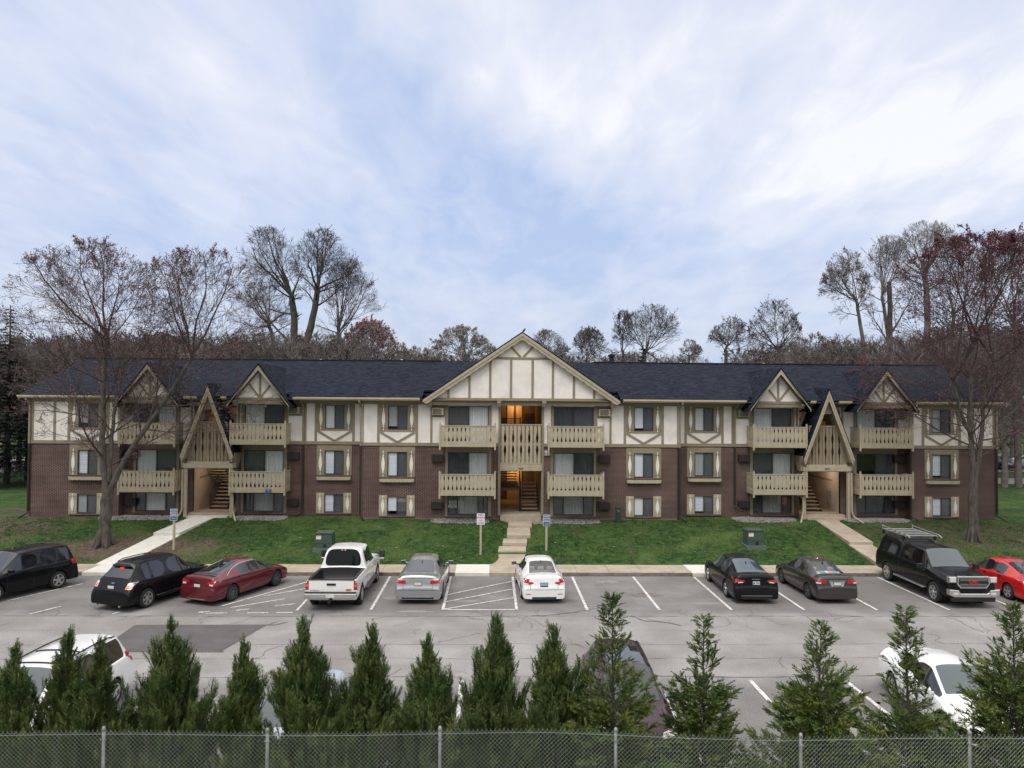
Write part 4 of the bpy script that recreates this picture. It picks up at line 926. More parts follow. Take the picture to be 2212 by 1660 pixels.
bb(MB().box(-1.2, 1.2, 43.90, 44.1, 4.03, 4.27).box(-1.2, 1.2, 43.93, 44.1, 4.27, 4.41), 'entrance_beam', TRIM_L)
def sign_txt(txt, x, y, z, size, mat, name, parent=bld, bold=0.0, dep=.004): return text_mb(txt, size, dep, mat, name, parent, Matrix.Translation((x, y-44.0, z-G0)) @ FACE_CAM, bold)
NUMB = plain('number_black', (.02, .018, .016), .5)
o11 = bb(MB().box(1.305, 1.695, 43.93, 43.97, 4.88, 5.23), 'number_board', TRIM)
for xq in (1.43, 1.58):
    MB().prism([(xq-.02, 4.93), (xq+.03, 4.93), (xq+.03, 5.19), (xq-.005, 5.19), (xq-.075, 5.135), (xq-.06, 5.105), (xq-.02, 5.13)], 43.915, 43.928).build('house_number', WHITE, o11, off=(0, 44.0, G0))
sign_txt('4525', 0, 43.895, 4.145, .145, NUMB, 'house_number', bld, .003)
bb(MB().box(-1.16, 1.16, 43.72, 43.9, 1.05, 1.50), 'porch_step', CONC)
# ---------------- the two A-frame entrances
for s in (-1, 1):
    c = s*ENT; ya = 43.72
    g_, sl4 = gable(c, 1.44, 4.90, 8.73, ya, 45.75, 'entrance_roof', rake=.20, scal=True, th=.06)
    ho, HP2 = hall(c, 1.22, 45.0, 50.5, 7.7, (c-.40, c+.50) if s > 0 else (c-.50, c+.40), 'entrance_stair_hall')
    HP2(MB().box(c-1.0, c-.3, 50.4, 50.49, 1.5, 3.5).box(c+.3, c+1.0, 50.4, 50.49, 4.4, 6.4), 'hall_doors', DOORM)
    HP2(MB().box(c-1.2, c+1.2, 45.5, 45.6, 6.95, 7.1).box(c+1.19, c+1.215, 46, 50, 3.3, 3.42).box(c-1.215, c-1.19, 46, 50, 3.3, 3.42), 'hall_battens', TRIM)
    lamp(HP2, c, 48.6, 7.66, 9); lamp(HP2, c+.3, 46.0, 4.10, 22, (1, .78, .58))
    lt = MB(); z0, z1 = 4.47, 6.66; wb = .40
    for i in range(5):
        xc = c-.80+.40*i; zt_top = min(z1, 8.1-abs(xc-c)*2.66+.1)
        lattice(lt, xc, wb-.03, z0, z1, 44.16)
    # the frame narrows upward: boards outside it are trimmed
    lt2 = MB()
    for v_, f_ in ((lt.v, lt.f),):
        pass
    recalc(lt.build('entrance_balustrade', TRIM, g_, off=(0, 44.0, G0)))
    MB().box(c-.98, c+.98, 44.13, 44.2, z1, z1+.05).box(c-1.2, c+1.2, 44.0, 44.25, 4.36, 4.46).build('entrance_rail', TRIM_L, g_, off=(0, 44.0, G0))
    recalc(MB().prism([(c-.42, 7.40), (c+.42, 7.40), (c+.12, 8.25), (c-.12, 8.25)], 44.1, 44.16).build('entrance_collar', TRIM_L, g_, off=(0, 44.0, G0)))
    sd_ = MB()
    for q in (-1, 1):
        pl = [(c+q*1.38, 4.62), (c+q*.05, 8.55), (c+q*.05, 8.35), (c+q*1.26, 4.60)]
        sd_.prism(pl if q < 0 else pl[::-1], ya+.02, 45.4)
        pl = [(c+q*.98, 4.46), (c+q*1.30, 4.46), (c+q*.98, 5.75)]
        sd_.prism(pl if q > 0 else pl[::-1], 44.19, 44.23)
    recalc(sd_.build('entrance_lining', TRIM, g_, off=(0, 44.0, G0)))
    bb(MB().box(c-1.34, c+1.34, 43.98, 45.0, 4.06, 4.36).box(c-1.40, c+1.40, 43.93, 43.98, 4.10, 4.34), 'entrance_beam', TRIM_L)
    if s > 0: sign_txt('4527', c, 43.925, 4.215, .15, NUMB, 'house_number', bld, .003)
    for q in (-1, 1):
        xx = c+q*1.30
        bb(MB().box(xx-.08, xx+.08, 44.0, 44.18, 1.3, 4.06), 'entrance_post', TRIM_L)
        bb(MB().prism([(43.75, 4.95), (43.75, 4.72), (44.0, 4.4), (44.0, 4.1), (44.35, 4.1), (45.0, 4.7), (45.0, 4.95)], c+q*1.45-.09, c+q*1.45+.09, 'x'), 'entrance_bracket', TRIM)
        bb(MB().tube([(xx+q*.12, 43.95, 4.0), (xx+q*.12, 43.9, 1.75), (xx+q*.2, 43.85, 1.5), (xx+q*.5, 43.3, 1.2)], .05, 6), 'entrance_downspout', TRIM_L)
        # diagonal boards on the white wall beside the frame
        tb2 = MB(); tb2.bar((c+q*1.62, 5.6), (c+q*.75, 7.75), .13, YW-.036, YW+.01); bb(tb2, 'diagonal_board', TRIM)
    bb(MB().box(c-1.25, c+1.25, 44.35, 45.0, 1.05, 1.50), 'porch_step', CONC)
# meter box on the right hall wall, blinds of satellite wires left out
bb(MB().box(ENT+1.15, ENT+1.21, 46.2, 46.7, 1.8, 2.7), 'meter_box', plain('meter_grey', (.30, .29, .27), .6))
# ------------------------------------------------------------------ cars
PL_W = plain('plate_white', (.62, .63, .62), .5); PL_B = plain('plate_blue', (.25, .42, .60), .5); PL_T = plain('plate_text', (.04, .05, .10), .5)
def lerp(a, b, t): return a+(b-a)*t
def car_mesh(T, L_, zb, wheels, Ra, Rw, inner=.27, crown=.025, bed=None):
    """T rows: (distance from the front, half width, shoulder z, top z, top half width, label of the span that follows)"""
    ds = [t[0] for t in T]
    def at(d):
        for i in range(len(T)-1):
            if ds[i] <= d <= ds[i+1]:
                t = (d-ds[i])/max(1e-6, ds[i+1]-ds[i]); return [lerp(T[i][k], T[i+1][k], t) for k in range(1, 5)], (T[i][5] if t < 1 else T[i+1][5])
        return list(T[-1][1:5]), 'p'
    extra = []
    for wd in wheels:
        for q in (-1.0, -.93, -.70, -.36, 0, .36, .70, .93, 1.0): extra.append(wd+q*Ra)
    allD = sorted(set([round(x, 4) for x in ds+extra])); D = [allD[0]]
    for d in allD[1:]:
        if d-D[-1] > .012 or d in ds:
            if d-D[-1] <= .012 and D[-1] not in ds: D.pop()
            D.append(d)
    rings = []
    for d in D:
        (w_, zs, zt, wt), lab = at(d)
        za = zb
        for wd in wheels:
            if abs(d-wd) < Ra*.999: za = max(za, Rw+math.sqrt(max(0, Ra*Ra-(d-wd)**2)) if abs(d-wd) < Ra*.96 else zb+.12)
        za = min(za, zs-.10)
        y = L_/2-d; h = zt-zs; e = min(.07, h*.25)
        zm = max(lerp(zb, zs, .5), za+.035); zu = max(lerp(zb, zs, .80), za+.06)
        p = [(0, zb), (w_-inner, zb), (w_-inner, max(za, zb+.01)), (w_-.05, max(za, zb+.012)), (w_-.012, max(za+.012, zb+.05)), (w_, zm), (w_-.012, zu), (w_-.045, zs)]
        wb = w_-.085 if h > .12 else w_-.11
        p += [(wb, zs+.018), (wt, zt-e), (wt-.07, zt-e*.30), (wt*.55, zt+crown*.75), (0, zt+crown)]
        if bed and bed[0] <= d <= bed[1]:
            zr = zs; zf_ = bed[2]; p[8] = (w_-.10, zr+.012); p[9] = (w_-.16, zr-.0); p[10] = (w_-.175, zf_); p[11] = (w_*.5, zf_); p[12] = (0, zf_)
        rings.append([(x, y, z) for x, z in p])
    K = 13; bm = bmesh.new(); VR, VL = [], []
    for r_ in rings:
        a = [bm.verts.new(q) for q in r_]; b = [a[0]]+[bm.verts.new((-q[0], q[1], q[2])) for q in r_[1:-1]]+[a[-1]]
        VR.append(a); VL.append(b)
    MI = {'paint': 0, 'wind': 1, 'side': 2, 'rear': 3, 'trim': 4, 'bed': 5, 'under': 6}
    def mat_for(i, lab):
        if i <= 1: return MI['under']
        if i == 2: return MI['under']
        if bed and lab == 'bed' and i >= 8: return MI['bed']
        if lab == 'w' and i in (10, 11): return MI['wind']
        if lab == 'w' and i == 8: return MI['side']
        if lab in 'sS' and i == 8: return MI['side']
        if lab == 'b' and i == 8: return MI['trim']
        if lab in 'rR' and i in (10, 11): return MI['rear']
        if lab == 'R' and i == 8: return MI['side']
        if lab == 'T' and i in (10, 11): return MI['side']     # glass roof panel
        return 0
    for j in range(len(D)-1):
        lab = at((D[j]+D[j+1])/2)[1]
        for i in range(K-1):
            for V, flip in ((VR, 0), (VL, 1)):
                q = [V[j][i], V[j][i+1], V[j+1][i+1], V[j+1][i]]
                if flip: q.reverse()
                q2 = []
                for v in q:
                    if v not in q2: q2.append(v)
                try: f = bm.faces.new(q2); f.material_index = mat_for(i, lab)
                except ValueError: pass
    for j in (0, len(D)-1):                 # close the ends
        for i in range(K-1):
            q = [VR[j][i], VR[j][i+1], VL[j][i+1], VL[j][i]]
            q2 = []
            for v in q:
                if v not in q2: q2.append(v)
            if j: q2.reverse()
            try: f = bm.faces.new(q2); f.material_index = 0
            except ValueError: pass
    bmesh.ops.recalc_face_normals(bm, faces=bm.faces)
    # keep glass edges crisp
    cl = bm.edges.layers.float.new('crease_edge')
    for e in bm.edges:
        ms = {f.material_index for f in e.link_faces}
        if len(ms) > 1 and ms & {1, 2, 3, 5}: e[cl] = 1.0
        elif len(ms) > 1 and 6 in ms: e[cl] = .8
    me = bpy.data.meshes.new('t'); bm.to_mesh(me); bm.free()
    for k in range(7): me.materials.append(CGLASS)
    o = bpy.data.objects.new('t', me); col.objects.link(o); mod = o.modifiers.new('s', 'SUBSURF'); mod.levels = 2; mod.render_levels = 2
    dg = bpy.context.evaluated_depsgraph_get(); me2 = bpy.data.meshes.new_from_object(o.evaluated_get(dg)); bpy.data.objects.remove(o)
    return me2
def split(me, pred, name, mat, parent):
    bm = bmesh.new(); bm.from_mesh(me)
    bmesh.ops.delete(bm, geom=[f for f in bm.faces if not pred(f)], context='FACES')
    if not bm.faces: bm.free(); return None
    m2 = bpy.data.meshes.new(name); 
    for f in bm.faces: f.material_index = 0; f.smooth = True
    bm.to_mesh(m2); bm.free(); m2.materials.clear(); m2.materials.append(mat)
    o = bpy.data.objects.new(name, m2); col.objects.link(o); o.parent = parent; return o
def split_loose(me, mi, name, mat, parent):
    bm = bmesh.new(); bm.from_mesh(me); fs = [f for f in bm.faces if f.material_index == mi]; left = set(fs)
    while left:
        st_ = [left.pop()]; grp = []
        while st_:
            f = st_.pop(); grp.append(f)
            for v in f.verts:
                for g in v.link_faces:
                    if g in left: left.remove(g); st_.append(g)
        vi = {}; vs = []; ff = []
        for f in grp:
            q = []
            for v in f.verts:
                if v.index not in vi: vi[v.index] = len(vs); vs.append(tuple(v.co))
                q.append(vi[v.index])
            ff.append(tuple(q))
        b = MB(); b.add(vs, ff); b.build(name, mat, parent, smooth=True)
    bm.free()
def make_wheel(x, y, Rw, wd, spokes, rim_mat, parent, rim_r=.66, style=0):
    sgn = 1 if x > 0 else -1
    h = MB(); h.lathe([(.001, -.02), (Rw*rim_r*.9, -.02), (Rw*rim_r*.9, .0), (.001, .0)], 18, (x+sgn*.02, y, Rw), 'x')
    w_ = h.build('wheel', BLACKP, parent)
    hw = wd/2
    pr = [(Rw*rim_r, -hw*.9), (Rw*.90, -hw), (Rw*.985, -hw*.8), (Rw, -hw*.4), (Rw, hw*.4), (Rw*.985, hw*.8), (Rw*.90, hw), (Rw*rim_r, hw*.9), (Rw*rim_r*.97, 0)]
    MB().lathe(pr, 28, (x, y, Rw), 'x').build('tyre', TYRE, w_, smooth=True)
    rm = MB(); r0 = Rw*rim_r; xo = x+sgn*hw*.82
    rm.lathe([(r0, 0), (r0*1.02, sgn*.012), (r0*.90, sgn*.008), (r0*.88, -sgn*.08)], 28, (xo, y, Rw), 'x')
    for k in range(spokes):
        a = 2*math.pi*k/spokes+.2
        for off in ((-.10, .10) if style == 1 else (0,)):
            a1 = a+off; w0, w1 = (.035, .028) if style == 1 else (.055, .042) if spokes <= 6 else (.03, .022)
            def P2(r_, t, dx): return (xo+sgn*dx, y+math.cos(a1)*r_-math.sin(a1)*t, Rw+math.sin(a1)*r_+math.cos(a1)*t)
            rm.add([P2(.04, -w0/1.3, .0), P2(.04, w0/1.3, .0), P2(r0*.94, w1, .004), P2(r0*.94, -w1, .004), P2(.04, -w0/1.3, -.03), P2(.04, w0/1.3, -.03), P2(r0*.94, w1, -.03), P2(r0*.94, -w1, -.03)], [(0, 1, 2, 3), (0, 4, 5, 1), (1, 5, 6, 2), (3, 2, 6, 7), (0, 3, 7, 4)])
    rm.lathe([(.001, sgn*.008), (.05, sgn*.006), (.06, -sgn*.02)], 14, (xo, y, Rw), 'x')
    recalc(rm.build('rim', rim_mat, w_))
class Proj:
    def __init__(s, me):
        bm = bmesh.new(); bm.from_mesh(me); s.t = BVHTree.FromBMesh(bm); bm.free()
    def rear(s, x, z, L_): r_ = s.t.ray_cast(Vector((x, -L_, z)), Vector((0, 1, 0))); return r_
    def front(s, x, z, L_): return s.t.ray_cast(Vector((x, L_, z)), Vector((0, -1, 0)))
    def side(s, y, z, sg): return s.t.ray_cast(Vector((sg*3, y, z)), Vector((-sg, 0, 0)))
    def top(s, x, y): return s.t.ray_cast(Vector((x, y, 4)), Vector((0, 0, -1)))
def patch(pj, mode, c, L_, mat, name, parent, off=.006, n=6, m=3, sg=1, th=.01, mirror=False):
    """thin quad panel laid on the body; c: 4 corners (a,b) in order a0 a1 a2 a3 in the projection plane"""
    out = MB(); pts = []
    def hit(a, b):
        return pj.rear(a, b, L_) if mode == 'rear' else pj.front(a, b, L_) if mode == 'front' else pj.side(a, b, sg) if mode == 'side' else pj.top(a, b)
    for j in range(m+1):
        for i in range(n+1):
            u, v = i/n, j/m
            a = lerp(lerp(c[0][0], c[1][0], u), lerp(c[3][0], c[2][0], u), v); b = lerp(lerp(c[0][1], c[1][1], u), lerp(c[3][1], c[2][1], u), v)
            h = hit(a, b); g_ = 0
            while (h[0] is None or (mode in ('rear', 'front') and abs(h[0].y) < L_*.36)) and g_ < 40 and mode in ('rear', 'front'): a *= .985; g_ += 1; h = hit(a, b)
            if h[0] is None: return None
            nn = h[1] if h[1].length > 0 else Vector((0, 0, 1))
            if mode == 'rear' and nn.y > 0: nn = -nn
            if mode == 'front' and nn.y < 0: nn = -nn
            pts.append((h[0]+nn*off, h[0]-nn*th))
    k = n+1; out.add([tuple(p[0]) for p in pts], [(j*k+i, j*k+i+1, (j+1)*k+i+1, (j+1)*k+i) for j in range(m) for i in range(n)])
    rim = [i for i in range(k)]+[j*k+n for j in range(1, m+1)]+[m*k+i for i in range(n-1, -1, -1)]+[j*k for j in range(m-1, 0, -1)]
    q = len(rim); out.add([tuple(pts[i][0]) for i in rim]+[tuple(pts[i][1]) for i in rim], [(i, (i+1) % q, (i+1) % q+q, i+q) for i in range(q)])
    return recalc(out.build(name, mat, parent, smooth=False))
def merge(objs, name):
    objs = [o for o in objs if o]
    if not objs: return None
    b = MB(); par = objs[0].parent; mat = objs[0].data.materials[0]
    for o in objs: b.add([tuple(v.co) for v in o.data.vertices], [tuple(p.vertices) for p in o.data.polygons]); me = o.data; bpy.data.objects.remove(o); bpy.data.meshes.remove(me)
    return b.build(name, mat, par)
def car(name, label, cat, T, L_, pnt, axle_f, axle_r, Rw, loc, head, zb=.20, wheelw=.215, spokes=5, rim=ALLOY, rimr=.66, rstyle=0, track=None, glass=CGLASS, rglass=None, seams=(), handles=(), tail=None, headl=None, plate=None, rails=False, bglass=None, mirror=None, bed=None, group=None, fm=None, mirror_mat=None, Ra=None, extra=None, lowtrim=None):
    """head: compass direction the nose points to, degrees clockwise from +Y"""
    root = empty(name, loc, -R(head)); tag(root, label, cat, group)
    me = car_mesh(T, L_, zb, (axle_f, axle_r), Ra or Rw+.055, Rw, bed=bed)
    pj = Proj(me); W = max(t[1] for t in T)
    split(me, lambda f: f.material_index == 0, 'body', pnt, root)
    split(me, lambda f: f.material_index == 1, 'windshield', glass, root)
    split(me, lambda f: f.material_index == 3, 'rear_window', bglass or rglass or glass, root)
    for q in (-1, 1): split(me, lambda f: f.material_index == 2 and f.calc_center_median().x*q > 0, 'side_window', rglass or glass, root)
    split_loose(me, 4, 'pillar', BLACKP, root); split(me, lambda f: f.material_index == 6, 'underbody', BLACKP, root)
    split(me, lambda f: f.material_index == 5, 'truck_bed', BLACKP, root)
    tr = track or W-.125
    for ax in (axle_f, axle_r):
        for q in (-1, 1): make_wheel(q*tr, L_/2-ax, Rw, wheelw, spokes, rim, root, rimr, rstyle)
    for sg in (-1, 1):
        sm = []
        for (d, z0, z1) in seams: sm.append(patch(pj, 'side', [(L_/2-d-.006, z0), (L_/2-d+.006, z0), (L_/2-d+.006, z1), (L_/2-d-.006, z1)], L_, BLACKP, 's', root, off=.002, n=1, m=6, sg=sg, th=.004))
        if len(seams) > 1: sm.append(patch(pj, 'side', [(L_/2-seams[0][0], seams[0][1]), (L_/2-seams[-1][0], seams[0][1]), (L_/2-seams[-1][0], seams[0][1]+.010), (L_/2-seams[0][0], seams[0][1]+.010)], L_, BLACKP, 's', root, off=.002, n=12, m=1, sg=sg, th=.004))
        merge(sm, 'door_seams')
        for (d, z) in handles: patch(pj, 'side', [(L_/2-d-.09, z), (L_/2-d+.09, z), (L_/2-d+.09, z+.03), (L_/2-d-.09, z+.03)], L_, CHROME if name in ('hatchback',) else pnt, 'door_handle', root, off=.028, n=3, m=1, sg=sg)
        if lowtrim: patch(pj, 'side', [(L_/2-axle_f-Rw-.08, lowtrim[0]), (L_/2-axle_r+Rw+.08, lowtrim[0]), (L_/2-axle_r+Rw+.08, lowtrim[1]), (L_/2-axle_f-Rw-.08, lowtrim[1])], L_, lowtrim[2], 'side_trim', root, off=.01, n=12, m=1, sg=sg)
        if tail:
            for (cs, mt) in tail: patch(pj, 'rear', [(sg*a, b) for a, b in cs], L_, mt, 'tail_light', root, off=.010, n=8, m=3)
        if headl:
            for (cs, mt) in headl: patch(pj, 'front', [(sg*a, b) for a, b in cs], L_, mt, 'headlight', root, off=.010, n=8, m=3)
        if mirror:
            d, z, sz = mirror; x = W+.10*sz; b = MB()
            b.add([(sg*(x-.11*sz), 0, z-.06*sz), (sg*(x+.11*sz), -.03, z-.07*sz), (sg*(x+.12*sz), -.03, z+.07*sz), (sg*(x-.11*sz), 0, z+.08*sz), (sg*(x-.09*sz), .11*sz, z-.04*sz), (sg*(x+.07*sz), .08*sz, z-.05*sz), (sg*(x+.08*sz), .08*sz, z+.05*sz), (sg*(x-.09*sz), .11*sz, z+.06*sz)], [(0, 1, 2, 3), (4, 7, 6, 5), (0, 4, 5, 1), (1, 5, 6, 2), (2, 6, 7, 3), (3, 7, 4, 0)])
            b.tube([(sg*(x-.08*sz), .04, z-.02), (sg*(W-.10), .02, z-.05)], .03, 5)
            o = recalc(b.build('side_mirror', mirror_mat or pnt, root, loc=(0, L_/2-d, 0), bevel=.018))
            MB().add([(sg*(x-.09*sz), -.012, z-.045*sz), (sg*(x+.10*sz), -.042, z-.055*sz), (sg*(x+.105*sz), -.042, z+.055*sz), (sg*(x-.09*sz), -.012, z+.065*sz)], [(0, 1, 2, 3)]).build('mirror_glass', CGLASS_BLUE, o)
        if rails:
            d0, d1 = rails; n = 8; pts = []
            for i in range(n+1):
                y = L_/2-lerp(d0, d1, i/n); xx = sg*(T[len(T)//2][4]-.06); h = pj.top(xx, y)
                if h[0] is not None: pts.append((xx, y, h[0].z+(.012 if i in (0, n) else .05)))
            if len(pts) > 2: MB().tube(pts, .02, 6).build('roof_rail', BLACKP, root)
    if plate:
        x0, z0, txt, pm = plate; fr_ = patch(pj, 'rear', [(x0-.155, z0-.08), (x0+.155, z0-.08), (x0+.155, z0+.08), (x0-.155, z0+.08)], L_, BLACKP, 'plate_frame', root, off=.008, n=2, m=1)
        h = pj.rear(x0, z0, L_); pl = MB().box(x0-.14, x0+.14, h[0].y-.022, h[0].y-.008, z0-.065, z0+.065).build('licence_plate', pm, root)
        if txt: text_mb(txt, .095, .001, PL_T, 'plate_characters', pl, Matrix.Translation((x0, h[0].y-.024, z0)) @ FACE_CAM, .002)
    if extra: extra(root, pj, L_, W)
    return root

def sedan_T(L_, W, H, hood=.98, cowl=1.25, wtop=2.05, rtop=3.15, rbase=3.95, deck=1.08, belt=.92, nose=.72, wt=.56):
    hw = W/2
    return [(0, hw*.74, .55, .60, hw*.5, 'p'), (.05, hw*.87, .60, .66, hw*.6, 'p'), (.22, hw*.95, .66, nose+.03, hw*.68, 'p'), (.55, hw*.985, .76, nose+.11, hw*.74, 'p'),
            (cowl-.06, hw, belt-.05, hood-.01, hw*.76, 'p'), (cowl, hw, belt-.04, hood, hw*.78, 'w'), (wtop-.05, hw, belt, H-.035, wt+.015, 'w'), (wtop, hw, belt, H-.02, wt, 's'),
            ((wtop+rtop)/2+.02, hw, belt+.01, H, wt, 'b'), ((wtop+rtop)/2+.11, hw, belt+.01, H, wt, 's'), (rtop, hw, belt+.025, H-.05, wt-.01, 'R' if rbase-rtop > .9 else 'r'), (rtop+.25*(rbase-rtop), hw, belt+.03, H-.05-.22*(H-deck), wt, 'r'), (rbase-.04, hw*.985, belt+.03, deck+.03, hw*.70, 'r'), (rbase, hw*.98, belt+.02, deck+.0, hw*.72, 'p'),
            (L_-.22, hw*.975, belt+.02, deck-.0, hw*.76, 'p'), (L_-.13, hw*.965, belt+.01, deck+.0, hw*.76, 'p'), (L_-.09, hw*.955, belt-.10, belt+.02, hw*.76, 'p'), (L_-.05, hw*.945, .66, .72, hw*.74, 'p'), (L_-.015, hw*.93, .60, .64, hw*.72, 'p'), (L_, hw*.88, .52, .56, hw*.66, 'p')]
def lamp_sedan(z0, z1, xi, xo): return [([(xi, z0+.03), (xo, z0), (xo, z1), (xi, z1-.02)], LENS_RED)]
SE = ((1.42, .30, .93), (2.50, .30, .95), (3.42, .45, .96))
def antenna(root, pj, y, x=0): 
    h = pj.top(x, y); MB().prism([(y-.10, h[0].z-.01), (y+.04, h[0].z-.01), (y-.07, h[0].z+.06)], x-.014, x+.014, 'x').build('roof_antenna', BLACKP, root)
def strip(pj, root, L_, x, z0, z1, mt, name, mode='rear', off=.012, n=14): return patch(pj, mode, [(-x, z0), (x, z0), (x, z1), (-x, z1)], L_, mt, name, root, off=off, n=n, m=1)
def std_rear(sx=.62, diff=.30, hi=True):
    def f(root, pj, L_, W):
        strip(pj, root, L_, sx, diff-.07, diff, BLACKP, 'rear_diffuser')
        # boot lid gap
        strip(pj, root, L_, W*.86, .560, .572, BLACKP, 'boot_seam', off=.003)
        for s in (-1, 1): patch(pj, 'rear', [(s*W*.60, .57), (s*W*.612, .57), (s*W*.67, .98), (s*W*.658, .98)], L_, BLACKP, 'boot_seam', root, off=.003, n=1, m=5)
    return f
WHITEP = paint('white_car_paint', (.80, .80, .79)); BLACKC = paint('black_car_paint', (.004, .0045, .006), coat=.35, spec=.12); REDC = paint('bright_red_paint', (.50, .010, .012)); DRED = paint('dark_red_paint', (.12, .006, .012), metal=.3)
SILV = paint('silver_paint', (.42, .43, .44), metal=.75); GREYC = paint('grey_brown_paint', (.055, .050, .047), metal=.5, coat=.7); MAROON = paint('maroon_paint', (.035, .009, .016), coat=.6, spec=.2); SILVB = paint('pale_silver_paint', (.50, .53, .58), metal=.6)

SEEG = mat_glass('car_glass_clear', trans=.80)
SEAT = plain('seat_grey', (.30, .30, .28), .8)
def cabin(root, L_, db, dt, heads, clutter=False):
    MB().box(-.62, .62, L_/2-db+.06, L_/2-dt-.02, .90, .93).box(-.66, .66, L_/2-dt-.02, L_/2-1.6, .40, .78).build('cabin_floor', plain('cabin_dark', (.05, .05, .05), .9), root)
    MB().box(-.60, .60, L_/2-dt-.10, L_/2-dt+.02, .70, 1.02).build('rear_bench', SEAT, root, bevel=.04)
    for x in heads: MB().box(x-.13, x+.13, L_/2-dt-.09, L_/2-dt+.0, 1.03, 1.19).build('headrest', SEAT, root, bevel=.04)
    if clutter:
        rc_ = random.Random(6)
        for i, c_ in enumerate(((.35, .55, .60), (.62, .66, .58), (.10, .30, .55), (.75, .76, .72), (.60, .36, .33), (.2, .45, .5), (.7, .72, .7))):
            x = -.50+i*.165; y = L_/2-db+.30+rc_.uniform(-.1, .1); h = rc_.uniform(.08, .2)
            MB().lathe([(0, 0), (.10, .0), (.12, h*.5), (.07, h), (0, h*1.05)], 7, (x, y, .93)).build('shelf_clutter', plain('clutter%d' % i, c_, .7), root)
# silver sedan
def ex(root, pj, L_, W):
    std_rear()(root, pj, L_, W)
    strip(pj, root, L_, .55, .29, .305, CHROME, 'chrome_strip', off=.02); strip(pj, root, L_, .60, 1.005, 1.02, BLACKP, 'spoiler_gap', off=.01)
    for s in (-1, 1): MB().lathe([(.05, -L_/2+.06), (.05, -L_/2-.02), (.038, -L_/2-.02), (.036, -L_/2+.05)], 12, (0, 0, 0), 'z').build('exhaust', CHROME, root).matrix_local = Matrix.Translation((s*.58, 0, .27)) @ Matrix.Rotation(R(-90), 4, 'X') @ Matrix.Scale(-1, 4, (0, 0, 1))
    antenna(root, pj, -.95)
car('sedan', 'silver sedan with two exhaust tips, nose to the pavement left of the hatched bay', 'car', sedan_T(4.85, 1.85, 1.47, deck=1.10, rbase=4.12, rtop=3.25), 4.85, SILV, .98, 3.76, .335, (-2.78, 32.75, 0), 1.5, seams=SE, handles=((2.25, .84), (3.22, .86)), tail=[([(.47, .80), (.86, .82), (.90, .97), (.50, .93)], LENS_RED), ([(.62, .93), (.84, .95), (.85, 1.0), (.60, .985)], LENS_CLR)], plate=(0, .80, None, PL_W), mirror=(1.5, .98, 1), spokes=10, rim=ALLOY_D, extra=ex, rglass=mat_cglass('sedan_blue_glass', (.015, .02, .035)))
# white sedan
def ex(root, pj, L_, W):
    std_rear(.48, .28)(root, pj, L_, W); antenna(root, pj, -.85)
    cabin(root, L_, 3.85, 3.1, (-.38, 0, .38))
    for s in (-1, 1): patch(pj, 'rear', [(s*.52, .37), (s*.74, .385), (s*.74, .41), (s*.54, .40)], L_, LENS_RED, 'rear_reflector', root)
car('sedan', 'white sedan with grey headrests seen through its rear window', 'car', sedan_T(4.56, 1.76, 1.44, deck=1.08, rbase=3.9, rtop=3.1), 4.56, WHITEP, .92, 3.60, .32, (2.03, 32.72, 0), -2.5, seams=SE, handles=((2.25, .84), (3.15, .86)), tail=[([(.42, .80), (.62, .74), (.62, .84), (.46, .86)], LENS_RED), ([(.60, .80), (.80, .83), (.84, .99), (.60, .97)], LENS_RED), ([(.50, .735), (.80, .75), (.82, .80), (.60, .79)], LENS_CLR)], plate=(0, .75, None, PL_B), mirror=(1.5, .98, 1), spokes=7, extra=ex, bglass=SEEG, rglass=CGLASS, mirror_mat=BLACKP)
# black sedan
def ex(root, pj, L_, W):
    std_rear(.6, .28)(root, pj, L_, W); strip(pj, root, L_, .62, .335, .352, CHROME, 'chrome_strip', off=.02); patch(pj, 'rear', [(-.17, .96), (.17, .96), (.15, .985), (-.15, .985)], L_, CHROME, 'boot_emblem', root, off=.015)
    antenna(root, pj, -1.0)
car('sedan', 'black sedan with a silver wing badge and chrome lower strip, left of the grey sedan', 'car', sedan_T(4.88, 1.87, 1.49, deck=1.14, rbase=4.28, rtop=3.05), 4.88, BLACKC, .95, 3.70, .34, (10.62, 32.85, 0), 1.0, seams=SE, handles=((2.25, .84), (3.22, .86)), tail=[([(.44, .88), (.86, .84), (.88, .98), (.46, .94)], LENS_RED), ([(.50, .845), (.72, .82), (.72, .86), (.56, .88)], LENS_CLR)], plate=(0, .83, 'JJB 9332', PL_W), mirror=(1.5, .98, 1), spokes=5, rstyle=1, rim=CHROME, extra=ex, rglass=CGLASS_BLUE)
# grey sedan
def ex(root, pj, L_, W):
    std_rear(.5, .27)(root, pj, L_, W); strip(pj, root, L_, .36, .90, .93, CHROME, 'chrome_bar', off=.02); antenna(root, pj, -.85)
    patch(pj, 'rear', [(-.24, .70), (.24, .70), (.33, .89), (-.33, .89)], L_, SILV, 'plate_recess', root, off=.004)
    cabin(root, L_, 3.80, 3.05, (-.36, .36), True)
car('sedan', 'dark grey sedan with bright clutter inside its rear window', 'car', sedan_T(4.50, 1.75, 1.43, deck=1.07, rbase=3.86, rtop=3.05), 4.50, GREYC, .90, 3.60, .315, (13.80, 32.70, 0), -1.5, seams=SE, handles=((2.2, .83), (3.1, .85)), tail=[([(.42, .80), (.80, .82), (.83, .96), (.42, .93)], LENS_RED), ([(.66, .80), (.82, .81), (.82, .85), (.66, .85)], LENS_CLR)], plate=(0, .79, None, PL_W), mirror=(1.45, .96, 1), spokes=5, rstyle=1, rim=ALLOY_D, extra=ex, bglass=SEEG, rglass=CGLASS)
